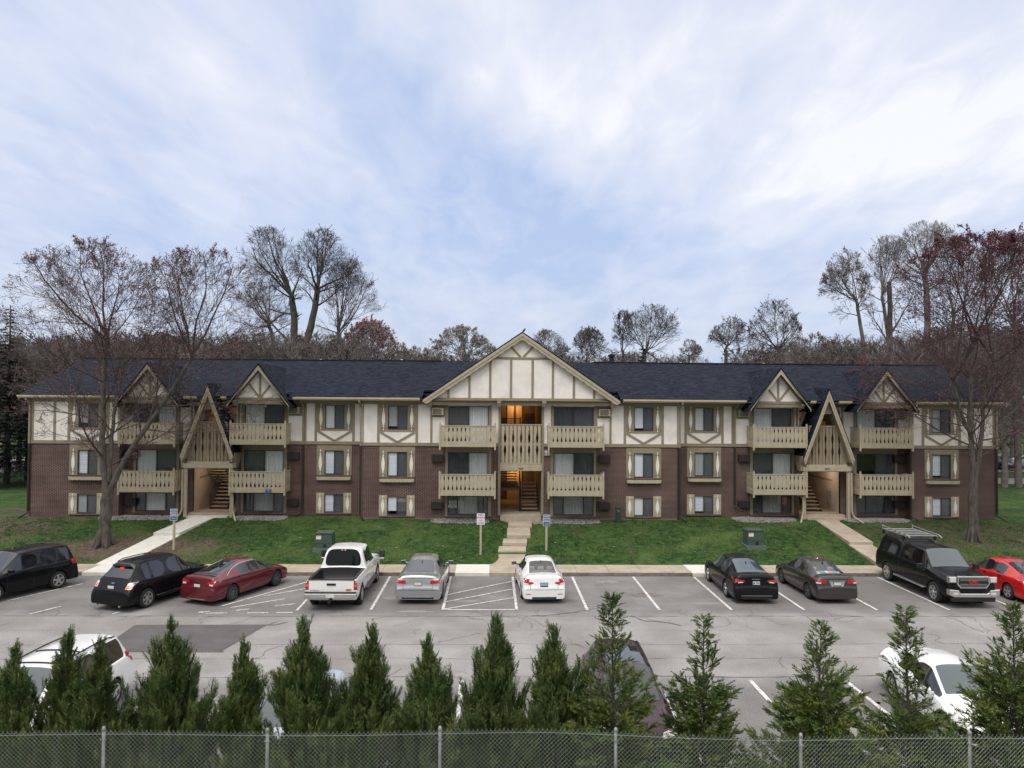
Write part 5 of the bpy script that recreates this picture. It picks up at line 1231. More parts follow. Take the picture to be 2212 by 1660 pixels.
# dark red sedan, fastback
def ex(root, pj, L_, W):
    strip(pj, root, L_, .42, .235, .262, CHROME, 'chrome_strip', off=.02); antenna(root, pj, -1.0)
    for s in (-1, 1):
        patch(pj, 'rear', [(s*.5, .34), (s*.78, .36), (s*.78, .42), (s*.52, .41)], L_, BLACKP, 'bumper_vent', root, off=.004)
        pts = []
        for i in range(13):
            d = 1.55+i*.19; y = L_/2-d; h = pj.side(y, 1.02+.33*math.sin(min(1, max(0, (d-1.2)/2.6))*math.pi)**.8, s)
            if h[0] is not None: pts.append(h[0]+Vector((s*.01, 0, .0)))
        if len(pts) > 3: MB().tube(pts, .012, 5).build('window_chrome', CHROME, root)
car('sedan', 'dark red fastback sedan with dark wheels, parked at a slant', 'car', sedan_T(4.65, 1.80, 1.42, deck=1.10, rbase=4.22, rtop=2.85), 4.65, DRED, .92, 3.62, .33, (-10.5, 32.4, 0), 22.5, seams=SE, handles=((2.25, .84), (3.15, .86)), tail=[([(.44, .84), (.84, .80), (.86, .97), (.50, .93)], LENS_RED), ([(.56, .79), (.74, .77), (.74, .83), (.58, .84)], LENS_CLR)], plate=(0, .74, None, PL_W), mirror=(1.5, .96, 1), spokes=10, rim=ALLOY_D, extra=ex, headl=[([(.45, .62), (.74, .66), (.76, .74), (.5, .70)], LENS_CLR)], rglass=CGLASS)
# bright red hatchback at the right edge
def hatch_T(L_, W, H, wt=.57, rtop=3.35):
    hw = W/2
    return [(0, hw*.62, .55, .62, hw*.42, 'p'), (.06, hw*.80, .60, .68, hw*.55, 'p'), (.22, hw*.93, .68, .78, hw*.66, 'p'), (.55, hw*.985, .78, .88, hw*.74, 'p'), (1.05, hw, .88, 1.0, hw*.76, 'p'), (1.1, hw, .90, 1.02, hw*.78, 'w'), (1.92, hw, .94, H-.035, wt+.015, 'w'), (1.97, hw, .94, H-.02, wt, 's'), (2.72, hw, .96, H, wt, 'b'), (2.81, hw, .96, H, wt, 's'), (rtop, hw, 1.0, H-.05, wt-.02, 'r'), (rtop+.35, hw*.98, 1.02, H-.22, wt-.02, 'r'), (L_-.32, hw*.96, 1.0, 1.10, hw*.66, 'p'), (L_-.12, hw*.92, .90, 1.03, hw*.64, 'p'), (L_-.04, hw*.85, .66, .86, hw*.6, 'p'), (L_, hw*.76, .58, .62, hw*.5, 'p')]
def ex(root, pj, L_, W):
    h = pj.top(0, -1.0); MB().tube([(0, -1.0, h[0].z), (0, -1.12, h[0].z+.28)], .006, 4).lathe([(.03, 0), (.02, .03), (0, .03)], 8, (0, -1.0, h[0].z)).build('roof_antenna', BLACKP, root)
car('hatchback', 'bright red hatchback at the far right beside the black pickup', 'car', sedan_T(4.52, 1.82, 1.46, deck=1.10, rbase=3.95, rtop=3.0), 4.52, REDC, .90, 3.55, .325, (22.1, 32.55, 0), -2, seams=SE, handles=((2.2, .84), (3.1, .87)), tail=[([(.48, .84), (.82, .82), (.84, .93), (.52, .93)], LENS_CLR)], plate=(0, .70, None, PL_W), mirror=(1.45, .98, 1), spokes=5, extra=ex, rglass=CGLASS)

def suv_T(L_, W, H, hood=1.08, cowl=1.25, wtop=1.95, rtop=4.0, belt=1.05, wt=.62, tail=.30, slope=.25, roof='p', three=True):
    hw = W/2
    b1 = wtop+.72; b2 = wtop+1.50
    T = [(0, hw*.66, .62, .68, hw*.46, 'p'), (.06, hw*.84, .70, .80, hw*.6, 'p'), (.2, hw*.95, .82, .93, hw*.7, 'p'), (.5, hw*.99, .90, hood-.06, hw*.78, 'p'), (cowl-.05, hw, belt-.05, hood, hw*.8, 'p'), (cowl, hw, belt-.04, hood+.02, hw*.8, 'w'), (wtop-.04, hw, belt, H-.045, wt+.01, 'w'), (wtop, hw, belt, H-.03, wt, 's'),
         (b1, hw, belt+.01, H, wt, 'b'), (b1+.08, hw, belt+.01, H, wt, 's'), (b2, hw, belt+.02, H, wt, 'b'), (b2+.09, hw, belt+.02, H, wt, 's'), (rtop, hw, belt+.04, H-.04, wt-.01, 'c'), (rtop+.10, hw*.985, belt+.04, H-.07, wt-.02, 'r'), (L_-tail, hw*.96, belt+.02, belt+.13, hw*.74, 'p'), (L_-tail+.08, hw*.96, belt-.10, belt+.02, hw*.78, 'p'), (L_-.06, hw*.95, .74, .82, hw*.76, 'p'), (L_-.02, hw*.94, .64, .70, hw*.74, 'p'), (L_, hw*.90, .54, .60, hw*.7, 'p')]
    return T
SS = ((1.35, .40, 1.0), (2.42, .40, 1.03), (3.30, .55, 1.05))
# black crossover, slanted
def ex(root, pj, L_, W):
    patch(pj, 'rear', [(-.58, 1.53), (.58, 1.53), (.60, 1.60), (-.60, 1.60)], L_, BLACKC, 'roof_spoiler', root, off=.10, n=8, m=1, th=.02)
    patch(pj, 'rear', [(-.09, 1.48), (.09, 1.48), (.09, 1.52), (-.09, 1.52)], L_, emis('brake_glow', (1, .03, .03), 1.6), 'high_brake_light', root, off=.012, n=2, m=1)
    patch(pj, 'rear', [(-.075, 1.0), (.075, 1.0), (.075, 1.05), (-.075, 1.05)], L_, plain('blue_badge', (.05, .10, .30), .2, coat=1), 'badge', root, off=.014, n=2, m=1)
    patch(pj, 'rear', [(-.05, 1.19), (.28, 1.19), (.28, 1.205), (-.05, 1.205)], L_, BLACKP, 'rear_wiper', root, off=.02, n=4, m=1)
    h = pj.top(0, 0); MB().tube([(.1, -.2, h[0].z), (.1, -.38, h[0].z+.25)], .006, 4).build('roof_antenna', BLACKP, root)
    for s in (-1, 1): MB().lathe([(.04, 0), (.04, .08), (.0, .08)], 8, (0, 0, 0), 'z').build('exhaust', CHROME, root).matrix_local = Matrix.Translation((s*.55, -L_/2+.02, .25)) @ Matrix.Rotation(R(90), 4, 'X')
TGL = emis('tail_glow', (1, .16, .07), 1.1)
car('suv', 'black crossover with glowing tail lamps, parked at a slant left of the dark red sedan', 'suv', suv_T(4.72, 1.92, 1.72, rtop=3.85, tail=.32, belt=1.06, wt=.60), 4.72, BLACKC, .95, 3.78, .37, (-13.48, 31.55, 0), 20, seams=SS, handles=((2.15, .96), (3.05, .98)), tail=[([(.66, .86), (.88, .86), (.88, 1.08), (.68, 1.06)], LENS_CLR), ([(.67, .875), (.87, .875), (.87, .97), (.68, .97)], TGL)], headl=[([(.60, .80), (.84, .84), (.84, .95), (.62, .93)], LENS_AMB)], plate=(0, .88, None, PL_W), mirror=(1.45, 1.12, 1.1), rails=(2.1, 3.8), spokes=6, rstyle=1, zb=.25, extra=ex, lowtrim=(.38, .405, CHROME), rglass=mat_cglass('suv_glass', (.005, .005, .012)))
# left black SUV, backed in
def ex(root, pj, L_, W):
    h = pj.top(.1, .35); 
car('suv', 'black boxy utility vehicle cut by the left edge, nose towards the camera', 'suv', suv_T(4.44, 1.82, 1.74, rtop=4.02, tail=.16, belt=1.08, wt=.66, hood=1.10), 4.44, BLACKC, .88, 3.50, .36, (-19.45, 32.1, 0), 206, seams=SS, handles=((2.05, .97), (2.9, .99)), tail=[([(.70, .92), (.88, .92), (.88, 1.14), (.72, 1.14)], LENS_RED)], headl=[([(.52, .80), (.80, .82), (.80, .95), (.55, .95)], LENS_CLR)], plate=(0, .8, None, PL_W), mirror=(1.45, 1.14, 1.1), rails=(2.1, 3.9), spokes=5, zb=.27, extra=ex, rglass=CGLASS_DARK)
# maroon SUV, nose to the camera
def ex(root, pj, L_, W):
    patch(pj, 'top', [(-.43, -.95), (.43, -.95), (.46, .60), (-.46, .60)], L_, CGLASS_DARK, 'sunroof', root, off=.006, n=4, m=6)
    h = pj.front(.42, 1.56, L_)
    patch(pj, 'front', [(-.52, .55), (.52, .55), (.56, .82), (-.56, .82)], L_, BLACKP, 'grille', root, off=.006)
car('suv', 'maroon crossover with a glass sunroof, facing the hedge', 'suv', suv_T(4.86, 1.86, 1.68, rtop=4.05, tail=.25, belt=1.04, wt=.60, hood=1.06), 4.86, MAROON, .95, 3.77, .36, (3.32, 19.05, 0), 181.5, seams=SS, handles=((2.15, .95), (3.05, .97)), tail=[([(.60, .86), (.88, .9), (.88, 1.06), (.62, 1.02)], LENS_RED)], headl=[([(.46, .72), (.84, .78), (.86, .90), (.52, .84)], LENS_CLR)], mirror=(1.45, 1.14, 1.1), mirror_mat=BLACKC, rails=(2.05, 3.95), spokes=5, zb=.25, extra=ex)
# white minivan, nose to the camera
def ex(root, pj, L_, W):
    for q in (1.15, .35, -.5): 
        pts = [(x, q, pj.top(x, q)[0].z+.02) for x in (-.55, -.3, 0, .3, .55)]; MB().tube(pts, .018, 5).build('roof_bar', BLACKP, root)
    strip(pj, root, L_, .55, .60, .82, BLACKP, 'grille', 'front', .006)
car('minivan', 'white minivan with black roof rails behind the leftmost cypresses', 'minivan', suv_T(5.05, 1.94, 1.70, rtop=4.55, tail=.15, belt=1.06, wt=.66, hood=1.06, cowl=1.05, wtop=1.95), 5.05, WHITEP, .98, 4.0, .34, (-10.75, 19.0, 0), 183, seams=((1.5, .35, 1.0), (2.6, .35, 1.03), (3.75, .5, 1.03)), handles=((2.4, .95), (2.8, .95)), tail=[([(.72, .9), (.92, .9), (.92, 1.2), (.74, 1.2)], LENS_RED)], headl=[([(.46, .66), (.84, .72), (.86, .86), (.52, .78)], LENS_CLR)], mirror=(1.55, 1.12, 1.1), mirror_mat=BLACKP, rails=(2.1, 4.5), spokes=5, zb=.22, extra=ex, rglass=CGLASS_DARK, glass=CGLASS_BLUE)
# pale silver sedan behind the hedge
def ex(root, pj, L_, W):
    patch(pj, 'top', [(-.38, -.55), (.38, -.55), (.40, .05), (-.40, .05)], L_, CGLASS_DARK, 'sunroof', root, off=.006, n=4, m=3)
    patch(pj, 'front', [(-.42, .50), (.42, .50), (.45, .66), (-.45, .66)], L_, BLACKP, 'grille', root, off=.006)
car('sedan', 'pale silver sedan with a sunroof almost hidden behind the hedge left of the middle', 'car', sedan_T(4.75, 1.82, 1.45), 4.75, SILVB, .95, 3.70, .33, (-4.45, 17.8, 0), 180, seams=SE, mirror=(1.5, .98, 1.1), mirror_mat=BLACKP, headl=[([(.46, .64), (.76, .68), (.78, .76), (.5, .72)], LENS_CLR)], spokes=7, extra=ex, glass=CGLASS_BLUE)
# white sedan right, nose to the camera
def ex(root, pj, L_, W):
    patch(pj, 'front', [(-.40, .42), (.40, .42), (.44, .64), (-.44, .64)], L_, BLACKP, 'grille', root, off=.006)
    patch(pj, 'top', [(-.10, 1.06), (.38, 1.02), (.38, 1.045), (-.10, 1.085)], L_, BLACKP, 'wiper', root, off=.015, n=4, m=1)
car('sedan', 'white sedan with dark side glass facing the hedge at the right', 'car', sedan_T(4.60, 1.80, 1.44, rbase=4.10, rtop=3.35, deck=1.12), 4.60, WHITEP, .90, 3.60, .33, (11.75, 19.5, 0), 183.5, seams=SE, handles=((2.25, .84), (3.15, .86)), tail=[([(.50, .80), (.84, .80), (.86, .95), (.55, .92)], LENS_RED)], headl=[([(.44, .60), (.80, .68), (.83, .80), (.5, .70)], LENS_CLR)], mirror=(1.5, .98, 1.1), spokes=5, rstyle=1, rim=ALLOY, extra=ex, rglass=CGLASS_DARK, glass=CGLASS_BLUE)
car('sedan', 'black sedan nearly hidden behind the rightmost cypress', 'car', sedan_T(4.7, 1.82, 1.45), 4.7, BLACKC, .95, 3.70, .33, (15.15, 18.4, 0), 180, seams=SE, mirror=(1.5, .98, 1.1), headl=[([(.46, .64), (.76, .68), (.78, .76), (.5, .72)], LENS_CLR)], spokes=7)

# ---------------- pickups
def pickup_T(L_, W, H, cowl=1.45, wtop=2.15, cabend=3.75, belt=1.18, hood=1.20, wt=.73, nose=1.0, cap=None):
    hw = W/2
    T = [(0, hw*.84, .95, nose+.02, hw*.70, 'p'), (.05, hw*.92, 1.0, nose+.07, hw*.76, 'p'), (.18, hw*.97, 1.04, hood-.09, hw*.8, 'p'), (.6, hw, 1.08, hood-.03, hw*.82, 'p'), (cowl-.05, hw, belt-.04, hood, hw*.84, 'p'), (cowl, hw, belt-.03, hood+.02, hw*.84, 'w'), (wtop-.04, hw, belt, H-.045, wt+.01, 'w'), (wtop, hw, belt, H-.02, wt, 's')]
    b = wtop+.74
    T += [(b, hw, belt+.005, H, wt, 'b'), (b+.09, hw, belt+.005, H, wt, 's'), (cabend-.28, hw, belt+.01, H-.01, wt, 'c'), (cabend-.10, hw, belt+.01, H-.03, wt-.01, 'r' if not cap else 'p')]
    if not cap:
        T += [(cabend, hw, belt+.01, belt+.06, wt+.12, 'p'), (cabend+.02, hw, belt-.01, belt+.012, hw*.8, 'p'), (cabend+.045, hw, belt-.01, belt+.010, hw*.8, 'bed'), (cabend+.055, hw, belt-.01, belt, hw*.8, 'bed'), (cabend+.10, hw, belt-.01, belt, hw*.8, 'bed'), (L_-.20, hw, belt-.01, belt, hw*.8, 'bed'), (L_-.15, hw, belt-.01, belt, hw*.8, 'p'), (L_-.145, hw, belt-.01, belt+.012, hw*.82, 'p'), (L_-.10, hw*.995, belt-.01, belt+.01, hw*.84, 'p'), (L_-.085, hw*.985, belt-.03, belt-.01, hw*.84, 'p'), (L_-.08, hw*.98, .60, .62, hw*.8, 'p'), (L_-.075, hw*.96, .55, .56, hw*.8, 'p')]
    else:
        T += [(cabend-.03, hw, belt+.01, H-.05, wt-.01, 'p'), (cabend-.015, hw*.99, belt+.01, H-.14, wt, 'p'), (cabend+.035, hw*.99, belt+.01, H-.14, wt, 'p'), (cabend+.05, hw, belt+.02, H-.04, wt+.04, 'p'), (cabend+.22, hw, belt+.05, H+.07, wt+.05, 's'), (L_-.60, hw, belt+.05, H+.08, wt+.05, 'c'), (L_-.30, hw, belt+.05, H+.05, wt+.04, 'r'), (L_-.14, hw*.98, belt+.03, belt+.12, hw*.86, 'p'), (L_-.08, hw*.97, belt-.03, belt+.0, hw*.84, 'p'), (L_-.03, hw*.95, .72, .75, hw*.8, 'p'), (L_, hw*.92, .62, .64, hw*.76, 'p')]
    return T
def ex(root, pj, L_, W):
    yb = -L_/2+.075
    # chrome bumper, step top, tow ball, tailgate handle, badges
    b = MB(); b.prism([(-.98, .70), (.98, .70), (1.0, .56), (.72, .50), (-.72, .50), (-1.0, .56)][::-1], yb-.17, yb-.02); recalc(b.build('rear_bumper', CHROME, root, bevel=.03))
    MB().box(-.96, .96, yb-.165, yb-.0, .70, .735).build('bumper_step', BLACKP, root)
    pl = MB().box(-.155, .155, yb-.20, yb-.172, .55, .70).build('licence_plate', PL_W, root)
    MB().box(-.17, .17, yb-.02, yb+.012, .965, 1.045).build('tailgate_handle', BLACKP, root, bevel=.01)
    MB().box(-.88, .88, yb-.01, yb+.06, 1.165, 1.20).build('tailgate_cap', BLACKP, root, bevel=.012)
    for s in (-1, 1):
        MB().box(s*.80-.11 if s < 0 else s*.80+.0, s*.80+0 if s < 0 else s*.80+.11, -L_/2+.2, -.78, 1.165, 1.195).build('bed_rail_cap', BLACKP, root, bevel=.01)
    text_mb('GMC', .10, .006, REDC, 'emblem', root, Matrix.Translation((.66, yb+.003, .80)) @ FACE_CAM, .003)
    MB().box(-.80, -.45, yb+.0, yb+.010, .775, .80).build('tailgate_script', CHROME, root)
    MB().box(-.05, .05, yb-.35, yb, .38, .46).lathe([(.0, .46), (.03, .48), (.04, .52), (.0, .56)], 10, (0, yb-.30, 0)).build('tow_hitch', BLACKP, root)
    patch(pj, 'rear', [(-.18, 1.86), (.18, 1.86), (.17, 1.90), (-.17, 1.90)], L_, LENS_CLR, 'cargo_light', root, off=.012, n=3, m=1); patch(pj, 'rear', [(-.08, 1.855), (.08, 1.855), (.08, 1.905), (-.08, 1.905)], L_, LENS_RED, 'high_brake_light', root, off=.02, n=2, m=1)
    for s in (-1, 1):
        # towing mirrors
        y = L_/2-1.55; x = s*(W+.26)
        o = MB().box(x-.11, x+.11, y-.05, y+.07, 1.17, 1.50).build('side_mirror', BLACKP, root, bevel=.03); MB().box(x-.08, x+.08, y-.056, y-.051, 1.25, 1.48).build('mirror_glass', CGLASS, o); MB().box(x-.10, x+.10, y-.052, y+.06, 1.155, 1.20).build('mirror_edge', WHITEP, o)
        MB().tube([(x, y+.02, 1.40), (s*(W-.1), y+.05, 1.40)], .022, 6).tube([(x, y+.02, 1.25), (s*(W-.05), y+.05, 1.25)], .022, 6).build('mirror_arm', BLACKP, root)
        MB().box(s*W-.10, s*W+.10, -1.0, 1.35, .44, .50).build('side_step', ALLOY_D, root, bevel=.02)
        if s > 0: pass
car('pickup_truck', 'white pickup truck with an empty black cargo bed and large towing mirrors', 'pickup truck', pickup_T(5.80, 1.98, 1.93, cabend=3.60), 5.80, WHITEP, 1.0, 4.65, .40, (-5.98, 32.25, 0), 1.0, zb=.42, Ra=.47, wheelw=.26, spokes=8, seams=((1.55, .52, 1.1), (2.62, .52, 1.12), (3.58, .52, 1.12)), handles=((2.4, 1.03),), bed=(3.652, 5.655, .62), tail=[([(.85, .80), (.985, .80), (.985, 1.15), (.85, 1.15)], LENS_RED), ([(.86, .93), (.98, .93), (.98, 1.0), (.86, 1.0)], LENS_AMB)], extra=ex, glass=CGLASS, rglass=CGLASS_DARK, rimr=.60)
def ex(root, pj, L_, W):
    yf = L_/2
    b = MB(); b.prism([(-1.0, .78), (-.62, .74), (-.55, .62), (.55, .62), (.62, .74), (1.0, .78), (1.0, .55), (.8, .46), (-.8, .46), (-1.0, .55)], yf-.10, yf+.14); recalc(b.build('front_bumper', CHROME, root, bevel=.03))
    MB().box(-.85, .85, yf-.1, yf+.10, .28, .455).build('air_dam', BLACKP, root, bevel=.03)
    for s in (-1, 1): MB().box(s*.74-.11, s*.74+.11, yf+.10, yf+.145, .56, .66).build('fog_lamp', LENS_CLR, root, bevel=.02)
    g_ = MB(); g_.prism([(-.62, 1.27), (.62, 1.27), (.66, .98), (.52, .79), (-.52, .79), (-.66, .98)][::-1], yf-.08, yf+.055); o = recalc(g_.build('grille', CHROME, root, bevel=.02))
    MB().prism([(-.56, 1.20), (.56, 1.20), (.60, .98), (.48, .85), (-.48, .85), (-.60, .98)][::-1], yf+.04, yf+.062).build('grille_mesh', BLACKP, o)
    bars = MB()
    for z in (.90, .965, 1.11, 1.165): bars.box(-.54, .54, yf+.06, yf+.07, z-.008, z+.008)
    bars.build('grille_bars', ALLOY, o)
    text_mb('GMC', .17, .012, REDC, 'emblem', o, Matrix.Translation((0, yf+.075, 1.04)) @ Matrix.Rotation(R(180), 4, 'Z') @ FACE_CAM, .006)
    for s in (-1, 1):
        hl = MB().box(s*.80-.16, s*.80+.16, yf-.16, yf+.03, 1.0, 1.24).build('headlight', CHROME, root, bevel=.03); MB().box(s*.80-.11, s*.80+.12, yf+.032, yf+.045, 1.04, 1.20).build('headlight_lens', LENS_CLR, hl, bevel=.01)
        o = recalc(MB().box(s*(W+.16)-.12, s*(W+.16)+.12, L_/2-1.72, L_/2-1.6, 1.20, 1.42).build('side_mirror', BLACKP, root, bevel=.03)); MB().tube([(s*(W+.1), L_/2-1.65, 1.16), (s*(W-.1), L_/2-1.65, 1.14)], .03, 5).build('mirror_arm', BLACKP, o)
        MB().box(s*W-.08, s*W+.10, -1.05, 1.35, .44, .49).build('side_step', ALLOY, root, bevel=.02)
    # ladder rack on the canopy
    x_, y0, y1 = .70, -2.75, -.70
    for s in (-1, 1):
        rk = MB(); rk.tube([(s*x_, y0, 2.19), (s*x_, y1, 2.19)], .028, 6); rk.tube([(s*x_, y0, 2.19), (s*x_, y0, 2.36), (s*x_, y0+.15, 2.33), (s*x_, y1+.1, 2.27), (s*x_, y1+.35, 2.18)], .02, 6)
        rk.build('rack_side', ALLOY, root)
        for y in (y0+.1, y1-.2): MB().box(s*x_-.04, s*x_+.04, y-.05, y+.05, 1.98, 2.19).build('rack_foot', BLACKP, root)
    for i in range(5): y = y0+.12+(y1-y0-.2)*i/4; MB().tube([(-x_, y, 2.20), (x_, y, 2.20)], .022, 6).build('rack_bar', ALLOY, root)
car('pickup_truck', 'black pickup truck with a silver ladder rack and chrome grille', 'pickup truck', pickup_T(5.85, 2.03, 1.95, cap=True, nose=1.12, hood=1.30, belt=1.25), 5.85, BLACKC, 1.0, 4.72, .41, (18.95, 32.75, 0), 180.5, zb=.42, Ra=.475, wheelw=.27, spokes=6, seams=((1.6, .52, 1.1), (2.65, .52, 1.12), (3.66, .52, 1.12)), handles=((2.45, 1.03), (3.4, 1.03)), tail=[([(.86, .80), (.98, .80), (.98, 1.15), (.86, 1.15)], LENS_RED)], extra=ex, rimr=.66, glass=CGLASS_BLUE, rglass=CGLASS_DARK)
# cars in the lots behind the building ends: low detail is all the photo shows
far_cols = [('white', WHITEP), ('silver', SILV), ('white', WHITEP), ('grey', GREYC), ('silver', SILVB)]
for i, (x, y, hd, k) in enumerate(((47.0, 79, 185, 0), (50.2, 79, 180, 1), (53.4, 79.3, 178, 3), (56.6, 79, 180, 2), (-48.5, 74.5, 180, 0), (-51.8, 74.5, 180, 2))):
    nm, mt = far_cols[k]; side = 'right' if x > 0 else 'left'
    car('parked_car', f'distant {nm} car past the {side} end of the building, ' + {47.0: 'nearest the wall', 50.2: 'second from the wall', 53.4: 'third from the wall', 56.6: 'farthest right', -48.5: 'nearest the spruces', -51.8: 'at the edge'}[x], 'car', sedan_T(4.7, 1.8, 1.45), 4.7, mt, .95, 3.7, .33, (x, y, 1.28), hd, seams=(), spokes=5, headl=[([(.46, .64), (.76, .68), (.78, .76), (.5, .72)], LENS_CLR)], group='cars in the far lots')
# ------------------------------------------------------------------ trees
class Tree:
    def __init__(s, seed): s.w = MB(); s.c = MB(); s.tips = []; s.r = random.Random(seed); s.minr = .010; s.env = None; s.lump = .35; s.rk = .42; s.sd = seed*1.7
    def clip(s, p, d, ln):              # a limb ends near the edge of the rounded crown
        if not s.env: return ln
        (cx, cy, cz), rx, rz = s.env; q = Vector(((p.x-cx)/rx, (p.y-cy)/rx, (p.z-cz)/rz)); e = Vector((d.x/rx, d.y/rx, d.z/rz))
        a = e.dot(e); b = q.dot(e); c = q.dot(q)-1; D = b*b-a*c
        if D <= 0: return ln*.35
        t = (-b+math.sqrt(D))/a; e2 = q+e*max(t, 0); t *= 1+s.lump*noise.noise(Vector((e2.x*2.1+s.sd, e2.y*2.1, e2.z*2.1)))*1.6
        return min(ln, max(t*s.r.uniform(1-s.lump*.6, 1+s.lump*.9), ln*.30)) if t > 0 else ln*.32
    def grow(s, p, d, ln, rad, lv, maxlv, kids_=(7, 6, 5), spread=.6, trop=.03, wig=.09, start=.2, ratio=.58):
        ln = s.clip(p, d, ln)
        n = (9, 7, 5, 3, 2)[min(lv, 4)]; pts = [p.copy()]; rs = [rad]; dirs = [d.copy()]; r_ = s.r
        q = p.copy(); step = ln/n
        for i in range(n):
            d = (d+Vector((r_.gauss(0, wig), r_.gauss(0, wig), r_.gauss(0, wig)+trop*(1 if lv < 3 else .3)))).normalized()
            q = q+d*step; pts.append(q.copy()); rs.append(max(s.minr*(1, 1, 1, .8, .6)[min(lv, 4)], rad*(1-.80*(i+1)/n))); dirs.append(d.copy())
        s.c.tube(pts, rs, (8, 5, 4, 3, 3)[min(lv, 4)], cap=False)
        if lv >= maxlv-1: s.tips += [(pts[i], dirs[i]) for i in range(1, n+1)]
        if lv < maxlv:
            nk = kids_[min(lv-1, len(kids_)-1)]; az = r_.uniform(0, 6.28)
            for k in range(nk):
                t = start+(1-start)*(k+r_.random()*.8)/nk; t = min(t, .98); i = min(n-1, int(t*n)); f = t*n-i
                b = pts[i].lerp(pts[i+1], f); dd = dirs[i+1]; u_ = dd.orthogonal().normalized(); v_ = dd.cross(u_); az += 2.4
                side = u_*math.cos(az)+v_*math.sin(az)
                a = spread*r_.uniform(.7, 1.25); nd = (dd*math.cos(a)+side*math.sin(a)).normalized()
                s.grow(b, nd, ln*ratio*r_.uniform(.75, 1.2)*(1-.30*t), rs[i]*s.rk, lv+1, maxlv, kids_, spread, trop, wig, .12, ratio)
    def stem(s, pts, r0, r1, sides=9, crown=False):
        """explicit trunk or bough: a smooth line through the given points"""
        P = [Vector(p) for p in pts]; out = []; rs = []
        for i in range(len(P)-1):
            a, b, c, d = P[max(i-1, 0)], P[i], P[i+1], P[min(i+2, len(P)-1)]
            for k in range(4):
                t = k/4; out.append(.5*((2*b)+(-a+c)*t+(2*a-5*b+4*c-d)*t*t+(-a+3*b-3*c+d)*t**3))
        out.append(P[-1]); n = len(out)
        for i in range(n):
            t = i/(n-1); rs.append(lerp(r0, r1, t**.8)*(1+s.r.uniform(-.04, .04)))
        (s.c if crown else s.w).tube([o+Vector((s.r.gauss(0, .02), s.r.gauss(0, .02), 0)) for o in out], rs, sides, cap=False); return out, rs
    def limbs(s, out, rs, n, t0, t1, lenf, angf, maxlv=4, kids_=(6, 5, 4), spread=.58, trop=.03, wig=.09, ratio=.58, az0=0):
        for k in range(n):
            t = t0+(t1-t0)*(k+s.r.random()*.7)/n; i = min(len(out)-2, int(t*(len(out)-1))); p = out[i].lerp(out[i+1], s.r.random()); dd = (out[i+1]-out[i]).normalized()
            az_ = az0+k*2.4+s.r.uniform(-.4, .4); side = Vector((math.cos(az_), math.sin(az_), 0)); side = (side-dd*side.dot(dd)).normalized()
            a = angf(t)*s.r.uniform(.85, 1.15); nd = (dd*math.cos(a)+side*math.sin(a)).normalized()
            s.grow(p, nd, lenf(t)*s.r.uniform(.8, 1.15), max(s.minr*1.6, rs[i]*.36), 1, maxlv, kids_, spread, trop, wig, .2, ratio)
    def fan(s, base, rs0, n, polar, maxlv, nl, kids_, bow=.12, spread=.58, az0=0, lenk=.75, ratio=.58):
        """boughs that fan out from a fork to the edge of the crown, each with side limbs"""
        (cx, cy, cz), rx, rz = s.env
        for k in range(n):
            az = az0+6.283*k/n+s.r.uniform(-.35, .35); po = polar*(s.r.uniform(.12, 1) if k else .1)
            e = Vector((cx+rx*math.cos(az)*math.sin(po)*.96, cy+rx*math.sin(az)*math.sin(po)*.96, cz+rz*math.cos(po)*.96)); b = Vector(base); m = b.lerp(e, .5)+Vector((0, 0, 0)); hor = Vector((e.x-b.x, e.y-b.y, 0))
            m1 = b.lerp(e, .33)-Vector((0, 0, 0))+hor*bow*.8+Vector((s.r.gauss(0, .1), s.r.gauss(0, .1), 0)); m2 = b.lerp(e, .68)+hor*bow+Vector((s.r.gauss(0, .15), s.r.gauss(0, .15), 0))
            o_, q_ = s.stem([b, m1, m2, e], rs0*s.r.uniform(.5, .75), s.minr*1.3, 6, True)
            L1 = (e-b).length
            s.limbs(o_, q_, nl, .18, .97, lambda t: L1*lenk*(1-.45*t), lambda t: .95-.3*t, maxlv, kids_, spread, .03, .09, ratio, k*1.1)
    def buds(s, n, size, lo=0, hi=99):
        vs, fs = [], []; r_ = s.r; tips = s.tips
        for k in range(n):
            p, d = tips[r_.randrange(len(tips))]
            if not (lo <= p.z <= hi): continue
            c = p+d*r_.uniform(-.12, .12)+Vector((r_.gauss(0, .03), r_.gauss(0, .03), r_.gauss(0, .03))); z = size*r_.uniform(.5, 1.3)
            for q in range(2):
                a = Vector((r_.gauss(0, 1), r_.gauss(0, 1), r_.gauss(0, 1))).normalized(); b = a.orthogonal().normalized(); e = a.cross(b)
                o = len(vs); vs += [tuple(c-a*z*.5), tuple(c+b*z*.5), tuple(c+a*z*.5), tuple(c-b*z*.4+e*z*.3)]; fs += [(o, o+1, o+2), (o, o+2, o+3)]
        b_ = MB(); b_.add(vs, fs); return b_
def put_tree(T, name, loc, label, cat, bark, budmat=None, budn=0, buds=.07, group=None, rz=0, sc_=1.0, lo=-9, hi=99):
    root = empty(name, loc, rz); tag(root, label, cat, group); root.scale = (sc_, sc_, sc_)
    T.w.build('trunk', bark, root, smooth=True); T.c.build('crown', BARK_P if name == 'maple_tree' else bark, root)
    if budn: T.buds(budn, buds, lo, hi).build('buds', budmat, root)
    return root
